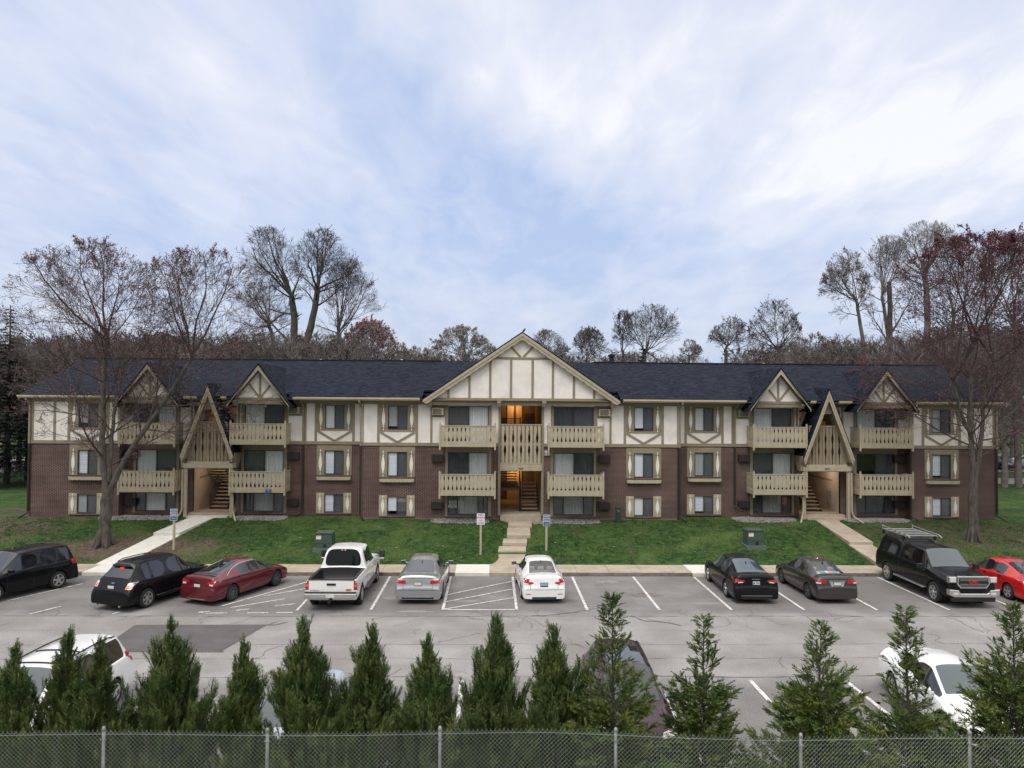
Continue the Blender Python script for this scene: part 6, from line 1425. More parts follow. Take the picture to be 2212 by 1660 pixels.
# left red maple: one bole, forking low into an upright and a leaning stem
def roots(T, r, n):
    for k in range(n):
        a = 6.283*k/n+T.r.uniform(-.3, .3); T.w.tube([(math.cos(a)*r*1.9, math.sin(a)*r*1.9, -.14), (math.cos(a)*r*1.2, math.sin(a)*r*1.2, .10), (math.cos(a)*r*.55, math.sin(a)*r*.55, .8)], [r*.12, r*.33, r*.42], 6, cap=False)
T = Tree(4); T.minr = .0085; T.rk = .5; T.lump = .22
T.stem([(0, 0, -.3), (.02, 0, 1.2), (.05, 0, 2.4), (.1, 0, 3.0)], .32, .26, 11); roots(T, .34, 7)
s1, r1 = T.stem([(.05, 0, 2.7), (-.22, .1, 4.4), (-.30, .2, 6.6), (-.25, .1, 8.8), (-.05, 0, 10.4)], .19, .09)
s2, r2_ = T.stem([(.2, 0, 2.7), (.95, -.1, 4.3), (2.2, -.2, 6.2), (3.3, 0, 8.0), (4.2, .1, 9.6)], .165, .08)
s3, r3 = T.stem([(.12, 0, 3.2), (.10, .3, 5.5), (.25, .5, 7.6), (.5, .6, 9.4)], .12, .06, 7)
T.env = ((-.9, 0, 9.6), 4.9, 5.9)
T.fan(s1[-1], .13, 5, .75, 4, 7, (6, 5, 4), az0=.4)
T.limbs(s1, r1, 12, .12, .98, lambda t: 6.6*(1-.40*t), lambda t: 1.30-.45*t, 4, (9, 6, 5), .52, .035, .08, .55)
T.limbs(s3, r3, 8, .25, .98, lambda t: 4.6, lambda t: 1.1-.4*t, 4, (7, 6, 4), .52, .04, .08, .55, 2.0)
T.env = ((4.5, 0, 9.9), 4.2, 5.3)
T.fan(s2[-1], .12, 5, .8, 4, 6, (6, 5, 4), az0=1.0)
T.limbs(s2, r2_, 11, .30, .98, lambda t: 5.2*(1-.35*t), lambda t: 1.25-.45*t, 4, (9, 6, 5), .52, .035, .08, .55, 1.0)
XL = at_depth(226, 1187, 39.6)
put_tree(T, 'maple_tree', (XL.x, 39.6, gz(0, 39.6)), 'tall budding maple with a forked trunk and sparse red buds on the left lawn', 'tree', BARK, BUD, 19000, .050)
# right red maple: denser, dark maroon
T = Tree(9); T.minr = .0085; T.rk = .5; T.lump = .28
T.stem([(0, 0, -.3), (-.02, 0, 1.5), (-.0, 0, 3.0), (.1, 0, 4.2)], .25, .21, 11); roots(T, .27, 6)
s1, r1 = T.stem([(.05, 0, 3.7), (-.15, 0, 6.0), (-.1, 0, 8.5), (.1, .1, 10.6)], .155, .08)
s2, r2_ = T.stem([(.15, 0, 3.7), (.55, .1, 5.6), (.7, .1, 7.6), (1.3, .2, 9.6)], .145, .08)
s3, r3 = T.stem([(-.1, 0, 5.6), (-.8, -.2, 7.0), (-1.2, -.2, 8.6)], .11, .07, 7)
T.env = ((.6, 0, 9.6), 6.2, 7.0)
for st_q, rr_, n_, a0 in ((s1, r1, 10, 0), (s2, r2_, 9, 1.2), (s3, r3, 5, 2.2)):
    T.fan(st_q[-1], .12, 3, .95, 4, 7, (6, 5, 4), az0=a0+.5)
    T.limbs(st_q, rr_, n_, .10, .98, lambda t: 6.4*(1-.30*t), lambda t: 1.25-.4*t, 4, (7, 5, 4), .56, .03, .09, .56, a0)
XR = at_depth(2103, 1183, 40.6)
put_tree(T, 'maple_tree', (XR.x, 40.6, gz(0, 40.6)), 'dark maroon budding maple on the lawn in front of the right end wall', 'tree', BARK, BUD_DK, 27000, .075)

# bare trees of the wood behind
YB = 72.0
def where(u, v_top, Y): p = at_depth(u, 1000, Y); q = at_depth(u, v_top, Y); return p.x, q.z-1.25
def big(seed, ub, Y, trunk_pts, r, env_uv, nfan, label, name='bare_tree', bark=BARK_D, polar=1.3, budm=None, budn=0, extra=(), minr=.012, nl=7):
    """a tall tree: trunk through points of the photo at distance Y, crown rounded inside an outline"""
    T = Tree(seed); T.minr = minr; xb = at_depth(ub, 1000, Y).x; z0 = 1.27
    def loc_(u, v): p = at_depth(u, v, Y); return (p.x-xb, 0, p.z-z0)
    pts = [(0, 0, -.3)]+[loc_(*q) for q in trunk_pts]
    o_, q_ = T.stem(pts, r, r*.55)
    (u0, u1, v0, v1) = env_uv; v1 += 45; T.lump = .45; um = (u0+u1)/2; u0 = um+(u0-um)*1.12; u1 = um+(u1-um)*1.12; a, b = loc_(u0, (v0+v1)/2), loc_(u1, (v0+v1)/2); zt = loc_(u0, v0)[2]; zb_ = loc_(u0, v1)[2]
    T.env = (((a[0]+b[0])/2, 0, (zt+zb_)/2), (b[0]-a[0])/2, (zt-zb_)/2)
    T.fan(o_[-1], r*.45, nfan, polar, 4, nl, (5, 5, 4), az0=seed, ratio=.64, spread=.62)
    T.limbs(o_, q_, 5, .72, .99, lambda t: (b[0]-a[0])*.5, lambda t: 1.1, 4, (6, 5, 4))
    for (p, q) in extra:
        eo, eq = T.stem([loc_(*p), loc_((p[0]+q[0])/2, (p[1]+q[1])/2+12), loc_(*q)], r*.35, .04, 6, True)
        T.env = ((loc_(*q)[0], 0, loc_(*q)[2]), 3.2, 3.2); T.limbs(eo, eq, 9, .3, .99, lambda t: 3.6, lambda t: .8, 4, (6, 5, 4), az0=1)
    put_tree(T, name, (xb, Y, z0), label, 'tree', bark, budm, budn, .075)
big(31, 633, 76, [(634, 780), (636, 700), (630, 640)], .50, (512, 648, 489, 700), 7, 'tallest bare oak, its crown leaning left, behind the left half of the roof', 'oak_tree', extra=[((634, 745), (548, 640))])
big(35, 652, 74, [(655, 775), (668, 720), (680, 665), (686, 625)], .46, (628, 766, 492, 690), 7, 'tall bare oak with a slanting trunk right beside the tallest oak', 'oak_tree')
big(37, 742, 77, [(735, 760), (730, 720)], .34, (690, 816, 556, 800), 8, 'fan-shaped bare ash to the right of the two tall oaks', 'ash_tree', BARK_G, 1.0)
big(38, 585, 80, [(590, 760), (580, 700)], .30, (500, 640, 600, 800), 6, 'low spreading bare tree in front of the two tall oaks', 'bare_tree', BARK_G)
big(52, 1925, 74, [(1922, 790), (1915, 700), (1905, 640)], .26, (1868, 1975, 505, 760), 7, 'slender bare tree left of the broken trunk behind the right dormers', polar=.9, bark=BARK_G)
big(54, 2003, 77, [(2003, 780), (2002, 650), (1996, 590)], .42, (1930, 2075, 474, 720), 7, 'tallest bare tree behind the right end of the roof', polar=.9, bark=BARK_G)
big(56, 1880, 71, [(1868, 780), (1858, 700), (1850, 650)], .24, (1772, 1880, 535, 790), 7, 'pale budding tree leaning left behind the right dormers', polar=1.0, bark=BARK_G, budm=BUD_BR, budn=3500)
big(58, 2055, 80, [(2055, 760), (2060, 680)], .30, (2020, 2140, 520, 760), 6, 'bare tree rising just left of the dark maroon maple', bark=BARK_G)
big(60, 2200, 62, [(2195, 780), (2190, 700)], .30, (2110, 2290, 500, 900), 7, 'maroon budding tree behind the right maple at the photo edge', bark=BARK_G, budm=BUD_DK, budn=9000)
big(61, 1572, 68, [(1568, 780), (1566, 762), (1571, 748)], .18, (1530, 1632, 684, 800), 6, 'lone bare tree with a crooked dark trunk over the right roof', polar=1.2)
big(62, 1400, 70, [(1393, 780), (1396, 762)], .20, (1340, 1468, 656, 790), 7, 'forked bare tree standing highest over the roof right of the vent pipe', polar=1.1)
big(63, 1348, 71, [(1346, 780), (1343, 762)], .13, (1322, 1372, 668, 800), 5, 'thin bare tree with upright limbs next to the vent pipe', polar=.7)
big(64, 1684, 70, [(1683, 775), (1681, 758)], .22, (1622, 1726, 645, 790), 7, 'budding tree with green-tipped twigs left of the first right dormer', budm=BUD_BR, budn=1800)
big(65, 1490, 72, [(1488, 790), (1490, 770)], .12, (1462, 1520, 732, 800), 5, 'small fan-shaped bare tree over the right roof', bark=BARK_G)
big(66, 1006, 66, [(1006, 790), (1006, 770)], .16, (925, 1072, 704, 860), 7, 'pale blossoming tree close left of the middle gable', bark=BARK_G, budm=noisy('pale_bud', (.22, .20, .16), (.42, .39, .33), scale=2, rough=.8), budn=7000)
big(67, 1185, 76, [(1185, 790), (1185, 770)], .16, (1130, 1235, 712, 850), 6, 'fine-twigged bare tree close right of the middle gable', bark=BARK_G)
big(68, 1268, 70, [(1268, 800), (1266, 780)], .14, (1225, 1318, 708, 850), 6, 'pale budding tree just left of the vent pipe', bark=BARK_G, budm=BUD_BR, budn=2500)
big(69, 800, 70, [(800, 800), (800, 780)], .18, (735, 868, 690, 880), 7, 'reddish budding tree at the foot of the bare ash', bark=BARK_G, budm=BUD, budn=9000)
x, h = where(1922, 610, 73); T = Tree(77); T.minr = .02
T.stem([(0, 0, -.3), (.1, 0, h*.4), (.05, 0, h*.8), (.0, 0, h)], .36, .20)
T.grow(Vector((.05, 0, h*.72)), Vector((.5, 0, .8)), 4.5, .12, 1, 3, (5, 4), .6, .1); T.grow(Vector((.05, 0, h*.66)), Vector((-.5, .1, .8)), 4.0, .10, 1, 3, (5, 4), .6, .1)
put_tree(T, 'broken_tree', (x, 73, 1.27), 'dead trunk snapped off at the top, standing behind the right dormers', 'tree', BARK_D)

def mk_proto(seed, H, r, rx, nf, budm=None, budn=0, bs=.08, bark=BARK_G, low=.2, minr=.012, nl=6, kd=(5, 5, 4)):
    T = Tree(seed); T.minr = minr; o_, q_ = T.stem([(0, 0, -.3), (T.r.uniform(-.3, .3), 0, H*.2), (T.r.uniform(-.4, .4), 0, H*.38)], r, r*.7, 7)
    T.lump = .42; T.env = ((0, 0, H*(.5+low/2)), rx, H*(.5-low/2)); T.fan(o_[-1], r*.75, nf, 1.25, 4, nl, kd, az0=seed); T.limbs(o_, q_, 6, .4, .98, lambda t: rx*1.1, lambda t: 1.2, 4, kd)
    return (T, bark, budm, budn, bs, H)
TWB = noisy('twig_bud', (.075, .055, .050), (.14, .105, .092), scale=2, rough=.9, obj_rand=.2)
PK = {'bare': mk_proto(101, 12, .20, 4.2, 6), 'bare_wide': mk_proto(102, 11, .24, 5.2, 7), 'budding': mk_proto(103, 10, .18, 4.2, 6, BUD_BR, 3000), 'pale': mk_proto(104, 9, .14, 3.8, 6, noisy('pale_bud', (.22, .20, .16), (.42, .39, .33)), 4500, .085),
      'red': mk_proto(105, 10, .18, 4.2, 6, noisy('dull_red_bud', (.10, .055, .048), (.19, .11, .098), scale=2.5, rough=.9, obj_rand=.25), 3200, .065), 'thicket': mk_proto(106, 9, .18, 4.6, 7, TWB, 2600, .07, BARK_G, 0, .018, 8)}
made = {}
LB = {'bare': 'bare grey tree', 'bare_wide': 'spreading bare tree', 'budding': 'brown budding tree', 'pale': 'pale blossoming tree', 'red': 'reddish budding tree', 'thicket': 'dense twiggy dark tree'}
rt_ = random.Random(99)
def back_tree(kind, x, Y, h, zone, rz):
    if kind not in made:
        T, bark, bm_, bn, bs, H = PK[kind]; o = put_tree(T, 'woodland_tree', (0, 0, 0), 'x', 'tree', bark, bm_, bn, bs); made[kind] = (o, H); c = o
    else: c = copy_tree(made[kind][0])
    H = made[kind][1]; c.location = (x, Y, 1.27); c.rotation_euler = (0, 0, rz); k = h/H; c.scale = (k*rt_.uniform(.9, 1.25), k*rt_.uniform(.9, 1.2), k)
    c['label'] = f'{LB[kind]} in the wood behind {zone}'; c['category'] = 'tree'; c['group'] = f'{LB[kind]}s behind {zone}'
    return c
# treeline outline of the photo: (from u, to u, top v, kinds, count, depth from, depth to)
ZONES = [(-60, 300, 715, ['thicket', 'red', 'bare', 'thicket'], 17, 60, 84, 'the left end of the roof'), (300, 560, 712, ['thicket', 'red', 'bare', 'bare'], 12, 60, 84, 'the left dormers'), (560, 800, 712, ['thicket', 'red', 'bare', 'bare'], 12, 60, 82, 'the roof left of the middle gable'),
         (800, 905, 748, ['pale', 'red', 'budding'], 5, 62, 72, 'the roof left of the middle gable'), (910, 1075, 752, ['pale', 'budding'], 4, 62, 72, 'the middle gable'), (1170, 1330, 762, ['bare', 'pale'], 3, 64, 84, 'the middle gable'),
         (1310, 1480, 760, ['bare', 'budding', 'bare'], 3, 62, 80, 'the roof right of the middle gable'), (1480, 1640, 772, ['bare', 'pale', 'bare'], 4, 66, 90, 'the roof right of the middle gable'), (1140, 1660, 752, ['bare_wide', 'bare', 'budding'], 15, 82, 98, 'the right half of the roof, far back'), (880, 1070, 758, ['bare', 'pale'], 5, 82, 95, 'the left half of the roof, far back'), (1600, 1780, 735, ['bare', 'budding', 'thicket', 'bare'], 7, 62, 82, 'the first right dormer'),
         (1760, 1950, 720, ['bare', 'red', 'bare', 'thicket'], 9, 62, 84, 'the outer right dormer'), (1940, 2280, 690, ['bare', 'thicket', 'bare_wide', 'red'], 13, 60, 90, 'the right end of the roof')]
for u0, u1, vt, kinds_, cnt, Y0, Y1, zone in ZONES:
    for i in range(cnt):
        u = u0+(u1-u0)*(i+rt_.uniform(.1, .9))/cnt; Y = rt_.uniform(Y0, Y1); x, h = where(u, vt+rt_.uniform(0, 50)-(10 if i % 4 == 0 else 0), Y)
        back_tree(kinds_[i % len(kinds_)], x, Y, max(5, h), zone, rt_.uniform(0, 6.28))
# far wood: one closed mass of twigs on the skyline
fw_ = MB(); rf_ = random.Random(12); vs, fs = [], []
for i in range(26000):
    Y = rf_.uniform(88, 112); u = rf_.uniform(-160, 2380); x = (u-1063)*Y/1659
    if 880 < u < 1700: top = 1.6+1.6*noise.noise(Vector((x*.12, 0, 0)))+(1.8 if u < 1150 or u > 1250 else 0)+2.6
    else: top = 6.6+1.8*noise.noise(Vector((x*.10, 0, 0)))
    z = 1.0+top*abs(rf_.random())**.7*1.05; a = rf_.gauss(0, .5); l = rf_.uniform(.5, 1.6); wdt = rf_.uniform(.02, .05)
    o = len(vs); vs += [(x-wdt, Y, z), (x+wdt, Y, z), (x+math.sin(a)*l, Y+rf_.uniform(-.4, .4), z+math.cos(a)*l)]; fs.append((o, o+1, o+2))
fw_.add(vs, fs); tag(fw_.build('distant_wood', noisy('far_twigs', (.060, .050, .050), (.12, .095, .09), scale=.2, rough=1)), 'mass of bare grey-brown trees far behind the building', 'wood', kind='stuff')
# spruces and small evergreens
def conifer(seed, H, Rb, nw, drop=.35):
    T = Tree(seed); T.stem([(0, 0, -.3), (0, 0, H*.5), (0, 0, H)], .28, .03, 7); b = MB(); r_ = T.r; vs, fs = [], []
    for k in range(nw):
        t = (k/nw)**.9; z = H*(.10+.89*t); L1 = Rb*(1-t)**.85+.12; nb = 9 if t < .8 else 6
        for j in range(nb):
            a = r_.uniform(0, 6.28); ln = L1*r_.uniform(.7, 1.1); m_ = max(3, int(ln/.16))
            for i in range(m_):
                f = (i+1)/m_; px, py = math.cos(a)*ln*f, math.sin(a)*ln*f; pz = z-drop*ln*f*f*.7+.1*f
                for q in range(4):
                    aa = a+r_.uniform(-1.2, 1.2); l2 = .26*(1.15-.5*f)*r_.uniform(.6, 1.3); zz = r_.uniform(-.16, .05); wx, wy = -math.sin(aa)*.055, math.cos(aa)*.055
                    o = len(vs); vs += [(px-wx, py-wy, pz), (px+wx, py+wy, pz), (px+math.cos(aa)*l2, py+math.sin(aa)*l2, pz+zz)]; fs.append((o, o+1, o+2))
    T.c.add(vs, fs); return T
for u, vt, Y, sd, Rb, lb in ((15, 660, 60, 5, 3.4, 'tall dark spruce at the left edge beyond the end of the building'), (-60, 640, 57, 6, 3.8, 'dark spruce cut by the left edge of the photo'), (60, 790, 63, 8, 2.6, 'shorter dark spruce right beside the end wall at the left')):
    x, h = where(u, vt, Y); T = conifer(sd, h, Rb, 46); r0 = empty('spruce_tree', (x, Y, 1.27)); tag(r0, lb, 'tree'); T.w.build('trunk', BARK_D, r0); T.c.build('crown', SPRUCE, r0)
x, h = where(1388, 745, 60); T = conifer(15, h, 1.9, 30, .1); r0 = empty('pine_tree', (x, 60, 1.27)); tag(r0, 'small dark evergreen behind the roof right of the vent pipe', 'tree'); T.w.build('trunk', BARK_D, r0); T.c.build('crown', SPRUCE, r0)

# ------------------------------------------------------------------ hedge of young cypresses
def cypress(seed, H, Rb, nb, style, mat, ns=13, leader=.16):
    r_ = random.Random(seed); vs, fs = [], []; st = MB()
    def leaf(p, d, l, w_):
        sd = d.cross(Vector((r_.gauss(0, 1), r_.gauss(0, 1), r_.gauss(0, 1))))
        if sd.length < 1e-4: return
        sd.normalize(); a = p+sd*w_; b = p-sd*w_; m_ = p+d*l*.55+sd*w_*.9; m2 = p+d*l*.55-sd*w_*.9; c = p+d*l
        o = len(vs); vs.extend([tuple(a), tuple(b), tuple(m2), tuple(c), tuple(m_)]); fs.append((o, o+1, o+2, o+3, o+4))
    def spray(p, d, l, m_=6, wd=.0085):
        nrm = d.cross(Vector((r_.gauss(0, 1), r_.gauss(0, 1), r_.gauss(0, .6)))).normalized(); sd = d.cross(nrm).normalized()
        leaf(p, d, l, .007)
        for i in range(m_):
            f = (i+.5)/m_; q = p+d*l*f; l2 = l*(.52-.33*f)*r_.uniform(.8, 1.2)
            for s in (-1, 1): leaf(q, (d*.80+sd*s*.62+nrm*r_.uniform(-.12, .12)).normalized(), l2, wd)
    st.tube([(0, 0, -.1), (0.02, 0, H*.4), (0, .02, H*.75), (.01, 0, H*.985)], [.045, .03, .014, .004], 6)
    pk = [r_.uniform(0, 6.28) for _ in range(4)]
    for k in range(nb):
        t = ((k+r_.random())/nb)**1.18; z = H*(.02+.95*t)
        a = k*2.399+r_.uniform(-.5, .5)
        if t < .12: pf = .92+.6*t
        elif style == 'u': pf = (1-t)**1.12*1.05*(1 if t < .72 else 1-1.6*(t-.72))
        else: pf = (1-t)**.92 if t < 1-leader else (leader**.92)*max(.0, (1-t)/leader)**.9*.62+.03
        lump = 1+.24*math.sin(a*2+pk[0]+z*2.2)+.20*math.sin(a*3+pk[1]-z*3.4)+.15*math.sin(a+pk[2]+z*5)
        env_ = 1.28*Rb*pf*lump+.05
        sparse = (style == 'o' and t > 1-leader) or (style == 'u' and t > .78)
        if sparse and r_.random() < .45: continue
        up_ = (.85 if style == 'u' else .35)+.8*t; out_ = Vector((math.cos(a), math.sin(a), 0)); ln = env_*r_.uniform(.72, 1.18)
        p0 = Vector((0, 0, z)); d = (out_+Vector((0, 0, up_*.6))).normalized(); pts = [p0]; n = 5
        for i in range(n):
            d = (d+Vector((0, 0, (.20 if style == 'u' else .05)))+Vector((r_.gauss(0, .08), r_.gauss(0, .08), r_.gauss(0, .05)))).normalized(); pts.append(pts[-1]+d*ln*1.1/n)
        st.tube(pts, [.010, .008, .006, .005, .004, .003], 3, cap=False)
        m_ = max(4, int(ns*(.30+ln)*(.6 if sparse else 1)))
        for i in range(m_):
            f = 1-(i/m_)**1.15*.80; q = f*n; j = min(n-1, int(q)); p = pts[j].lerp(pts[j+1], q-j)+Vector((r_.gauss(0, .03), r_.gauss(0, .03), r_.gauss(0, .03))); bd = (pts[j+1]-pts[j]).normalized()
            if style == 'u': dd = (bd*.9+Vector((0, 0, .70))+Vector((r_.gauss(0, .26), r_.gauss(0, .26), r_.gauss(0, .15)))).normalized(); l = r_.uniform(.15, .30)
            else: dd = (bd*.85+out_*.2+Vector((r_.gauss(0, .45), r_.gauss(0, .45), r_.gauss(0, .28)+.02))).normalized(); l = r_.uniform(.12, .22)
            spray(p, dd, l*(.8 if sparse else 1), (5 if f < .55 else 6) if style != 'u' else 7, (.0085 if not sparse else .0065) if style != 'u' else .0062)
        leaf(pts[-1], d, .10, .006)
    # a few upright side leaders break the outline
    for k in range(9 if style == 'u' else 4):
        a = r_.uniform(0, 6.28); t = r_.uniform(.35, .8); rr = 1.1*Rb*(1-t)*r_.uniform(.5, .95); p = Vector((math.cos(a)*rr, math.sin(a)*rr, H*t)); L1 = r_.uniform(.25, .5)
        q = p+Vector((math.cos(a)*.06, math.sin(a)*.06, L1)); st.tube([p, q], [.007, .003], 3, cap=False)
        for i in range(14): f = i/13; spray(p.lerp(q, f), Vector((r_.gauss(0, .4), r_.gauss(0, .4), 1)).normalized(), .17*(1.15-.6*f), 6, .006)
    f_ = MB(); f_.add(vs, fs); return st, f_
HEDGE = [ # (u, top v, Y, base radius, kind, material, branches, label)
 (36, 1398, 14.7, .62, 'u', 'leftmost cypress of the hedge, cut by the photo edge'),
 (148, 1372, 14.9, .78, 'u', 'second cypress from the left with a thin split tip, in front of the minivan windshield'),
 (208, 1385, 14.6, .70, 'u', 'third cypress from the left, covering the middle of the white minivan'),
 (365, 1345, 14.8, 1.00, 'u', 'tall pointed cypress whose tip crosses the dark asphalt patch'),
 (518, 1392, 14.9, .66, 'u', 'low slim cypress just left of the hidden silver sedan'),
 (668, 1342, 14.7, .92, 'u', 'tall broad cypress covering the hidden silver sedan'),
 (790, 1352, 14.8, .92, 'u', 'cypress right of the one that covers the silver sedan'),
 (935, 1378, 14.9, .78, 'u', 'slim cypress with a sparse tip in front of the empty bays left of the middle'),
 (1070, 1340, 14.7, .92, 'u', 'broad cypress just right of the lone white stall line'),
 (1202, 1358, 14.9, .86, 'u', 'cypress immediately left of the maroon crossover'),
 (1328, 1278, 14.6, .90, 'o', 'bright green cypress with a long bare leader in front of the maroon crossover'),
 (1520, 1322, 14.8, .68, 'o', 'lone pointed cypress right of the maroon crossover beside the gap'),
 (1762, 1342, 14.7, .88, 'o', 'broad skirted cypress with a thin leader, right of the gap in the hedge'),
 (1962, 1310, 14.8, .76, 'o', 'broad cypress with a sparse leader in front of the right white sedan'),
 (2196, 1300, 14.6, .95, 'o', 'tall loose cypress at the right edge of the photo'),
]
for i, (u, vt, Y, Rb, kd, lb) in enumerate(HEDGE):
    p = at_depth(u, vt, Y); gzz = gz(0, Y); h = p.z-gzz
    st, f_ = cypress(200+i, h, Rb, int(190*Rb+50) if kd == 'u' else int(265*Rb+55), kd, None, 21 if kd == 'u' else 20, leader=.14 if kd == 'u' else (.55 if i == 10 else .60 if i == 13 else .40))
    r0 = empty('cypress_tree', (p.x, Y, gzz)); r0.rotation_euler = (random.Random(i).uniform(-.03, .03), random.Random(i+50).uniform(-.035, .035), 0); tag(r0, lb, 'cypress', 'young cypresses of the hedge behind the fence'); st.build('trunk', BARK_D, r0); f_.build('crown', THUJA if kd == 'u' else THUJA_B, r0)
# ------------------------------------------------------------------ chain-link fence
FENCE = plain('galvanised_green', (.24, .27, .245), .5, metal=.0); POST = noisy('galvanised_post', (.20, .205, .20), (.34, .35, .34), scale=6, rough=.5, metal=.4)
YF = 12.9
fz = lambda x: 2.515+.02*math.sin(x*.9+1)-.12*min(1, max(0, (x-1)/4))
root = empty('chain_link_fence', (0, YF, .45)); tag(root, 'green-grey chain-link fence running across the bottom of the photo', 'fence')
pit = .0725; wire = MB(); x = -9.4; nrow = 26
while x < 10.4:
    ztop = fz(x); pts = []
    for j in range(nrow*2+1): pts.append((x+(pit/2 if j % 2 else 0), YF+(.004 if j % 2 else -.004), ztop-j*pit*.5))
    wire.tube([(p[0], p[1]-YF, p[2]-.45) for p in pts], .0038, 3, cap=False)
    pts2 = [(2*x+pit-p[0], p[1], p[2]) for p in pts]
    wire.tube([(p[0]-pit/2*0, p[1]-YF, p[2]-.45) for p in [(x-(pit/2 if j % 2 else 0), YF+(-.004 if j % 2 else .004), ztop-j*pit*.5) for j in range(nrow*2+1)]], .0038, 3, cap=False)
    for s in (-1, 1): wire.tube([(x, 0, ztop-.45), (x+s*.006, 0, ztop-.45+.022)], .0028, 3, cap=False)
    x += pit
wire.build('mesh', FENCE, root)
tw = MB(); tw.tube([(xx, -.01, fz(xx)-.45-.045) for xx in [(-9.5+i*.5) for i in range(41)]], .0042, 5, cap=False); tw.build('tension_wire', FENCE, root)
for u in (-150, 223, 577, 950, 1330, 1730, 2095, 2470):
    p = at_depth(u, 1620, YF+.04); zt_q = fz(p.x)+.005
    o = MB().tube([(p.x, .045, 0), (p.x, .045, zt_q-.45)], .027, 12).lathe([(.033, zt_q-.47), (.035, zt_q-.44), (.024, zt_q-.40), (0, zt_q-.39)], 12, (p.x, .045, 0)).build('post', POST, root, smooth=True)
    MB().tube([(p.x-.042, .045, zt_q-.60), (p.x-.044, -.0, zt_q-.60), (p.x+.044, .0, zt_q-.60), (p.x+.042, .045, zt_q-.60)], .006, 4).build('tie', POST, o)
# ------------------------------------------------------------------ signs, boxes, small things
SIGNW = plain('sign_white', (.66, .66, .66), .4); SIGNB = plain('sign_blue', (.035, .10, .23), .4); SRED = plain('sign_red', (.38, .03, .08), .5); SPUR = plain('sign_purple', (.16, .10, .26), .5)
def sign(u, v, Yg, Hs, w_, h_, label, kind):
    X = at_depth(u, v, Yg).x; z0 = gz(X, Yg); r0 = empty('parking_sign', (X, Yg, z0)); tag(r0, label, 'sign')
    MB().box(-.05, .05, -.05, .05, -.1, Hs).build('post', TRIM_L, r0, bevel=.006)
    zc = Hs+.12; p = MB().box(-w_/2, w_/2, -.072, -.056, zc-h_/2, zc+h_/2).build('panel', SIGNW, r0, bevel=.02)
    if kind == 'b':
        MB().box(-w_/2+.022, w_/2-.022, -.076, -.0725, zc-h_/2+.022, zc+h_/2-.022).build('blue_field', SIGNB, p)
        lines = MB()
        for i, (zz, ww) in enumerate(((.19, .13), (.10, .16), (.02, .12), (-.05, .15))):
            xx = -ww
            rr = random.Random(i+int(u))
            while xx < ww-.02: l = rr.uniform(.02, .06); lines.box(xx, min(ww, xx+l), -.0785, -.0765, zc+zz-.018, zc+zz+.018); xx += l+.012
        lines.tube([(-.09, -.078, zc-.15), (-.03, -.078, zc-.185), (.05, -.078, zc-.18), (.1, -.078, zc-.14)], .012, 4)
        lines.build('lettering', SIGNW, p)
    else:
        for tx, zz, sz, mt in (('NO', .20, .17, SPUR), ('PARKING', .065, .092, SRED), ('FIRE', -.07, .10, plain('sign_grey', (.30, .25, .33), .5)), ('LANE', -.19, .12, SPUR)):
            text_mb(tx, sz, .001, mt, 'lettering', p, Matrix.Translation((0, -.0735, zc+zz)) @ FACE_CAM, .003)
    return r0
sign(375, 1200, 39.0, 1.62, .36, .58, 'blue sign on a tan post beside the left walkway', 'b')
sign(1180, 1200, 39.0, 1.40, .36, .56, 'blue sign on a tan post just right of the centre steps', 'b')
sign(1038, 1204, 38.4, 1.65, .40, .56, 'white no parking fire lane sign on a tan post left of the centre steps', 'w')
GRN = plain('utility_green', (.050, .085, .068), .5); 
def trafo(X, Y, w_, d_, h_, label, flip=1):
    z0 = gz(X, Y); r0 = empty('transformer_box', (X, Y, z0)); tag(r0, label, 'transformer', 'green utility boxes on the lawn')
    MB().box(-w_/2, w_/2, -d_/2, d_/2, .10, h_*.93).prism([(-w_/2-.02, h_*.93), (w_/2+.02, h_*.93), (w_/2-.03, h_), (-w_/2+.03, h_)][::1], -d_/2-.02, d_/2).build('cabinet', GRN, r0, bevel=.015)
    MB().box(-w_/2-.10, w_/2+.10, -d_/2-.14, d_/2+.1, -.25, .10).build('pad', plain('pad_green', (.10, .13, .11), .8), r0)
    MB().box(-w_/2+.01, w_/2-.01, -d_/2-.006, -d_/2, h_*.90-.012, h_*.90).box(-w_/2+.0, w_/2, -d_/2-.005, -d_/2, .32, .335).build('lid_seam', BLACKP, r0)
    s = MB().box(-w_/2+.05, -w_/2+.30, -d_/2-.009, -d_/2-.001, h_*.62, h_*.85).build('warning_label', SIGNW, r0); MB().box(-w_/2+.05, -w_/2+.30, -d_/2-.012, -d_/2-.0095, h_*.80, h_*.85).build('label_band', plain('label_orange', (.5, .16, .06), .5), s)
    MB().box(.0, .13, -d_/2-.03, -d_/2, .16, .30).build('padlock', BLACKP, r0)
trafo(-8.35, 39.15, .84, .8, .88, 'green transformer box on the lawn behind the white pickup truck')
trafo(13.62, 39.7, .84, .8, .90, 'green transformer box on the open lawn at the right')
x = at_depth(1334, 1120, 43.6).x; r0 = empty('utility_pedestal', (x, 43.4, 1.2)); tag(r0, 'slim dark green utility pedestal against the brick wall right of the gravel bed', 'utility pedestal')
MB().box(-.13, .13, -.12, .12, -.1, .78).prism([(-.15, .78), (.15, .78), (.12, .86), (-.12, .86)], -.14, .14).build('cabinet', plain('pedestal_green', (.022, .042, .034), .5), r0, bevel=.01)
lv = MB(); [lv.box(-.06, .06, -.128, -.12, .60+i*.035, .615+i*.035) for i in range(4)]; lv.build('louvres', plain('louvre_grey', (.2, .24, .22), .5), r0)
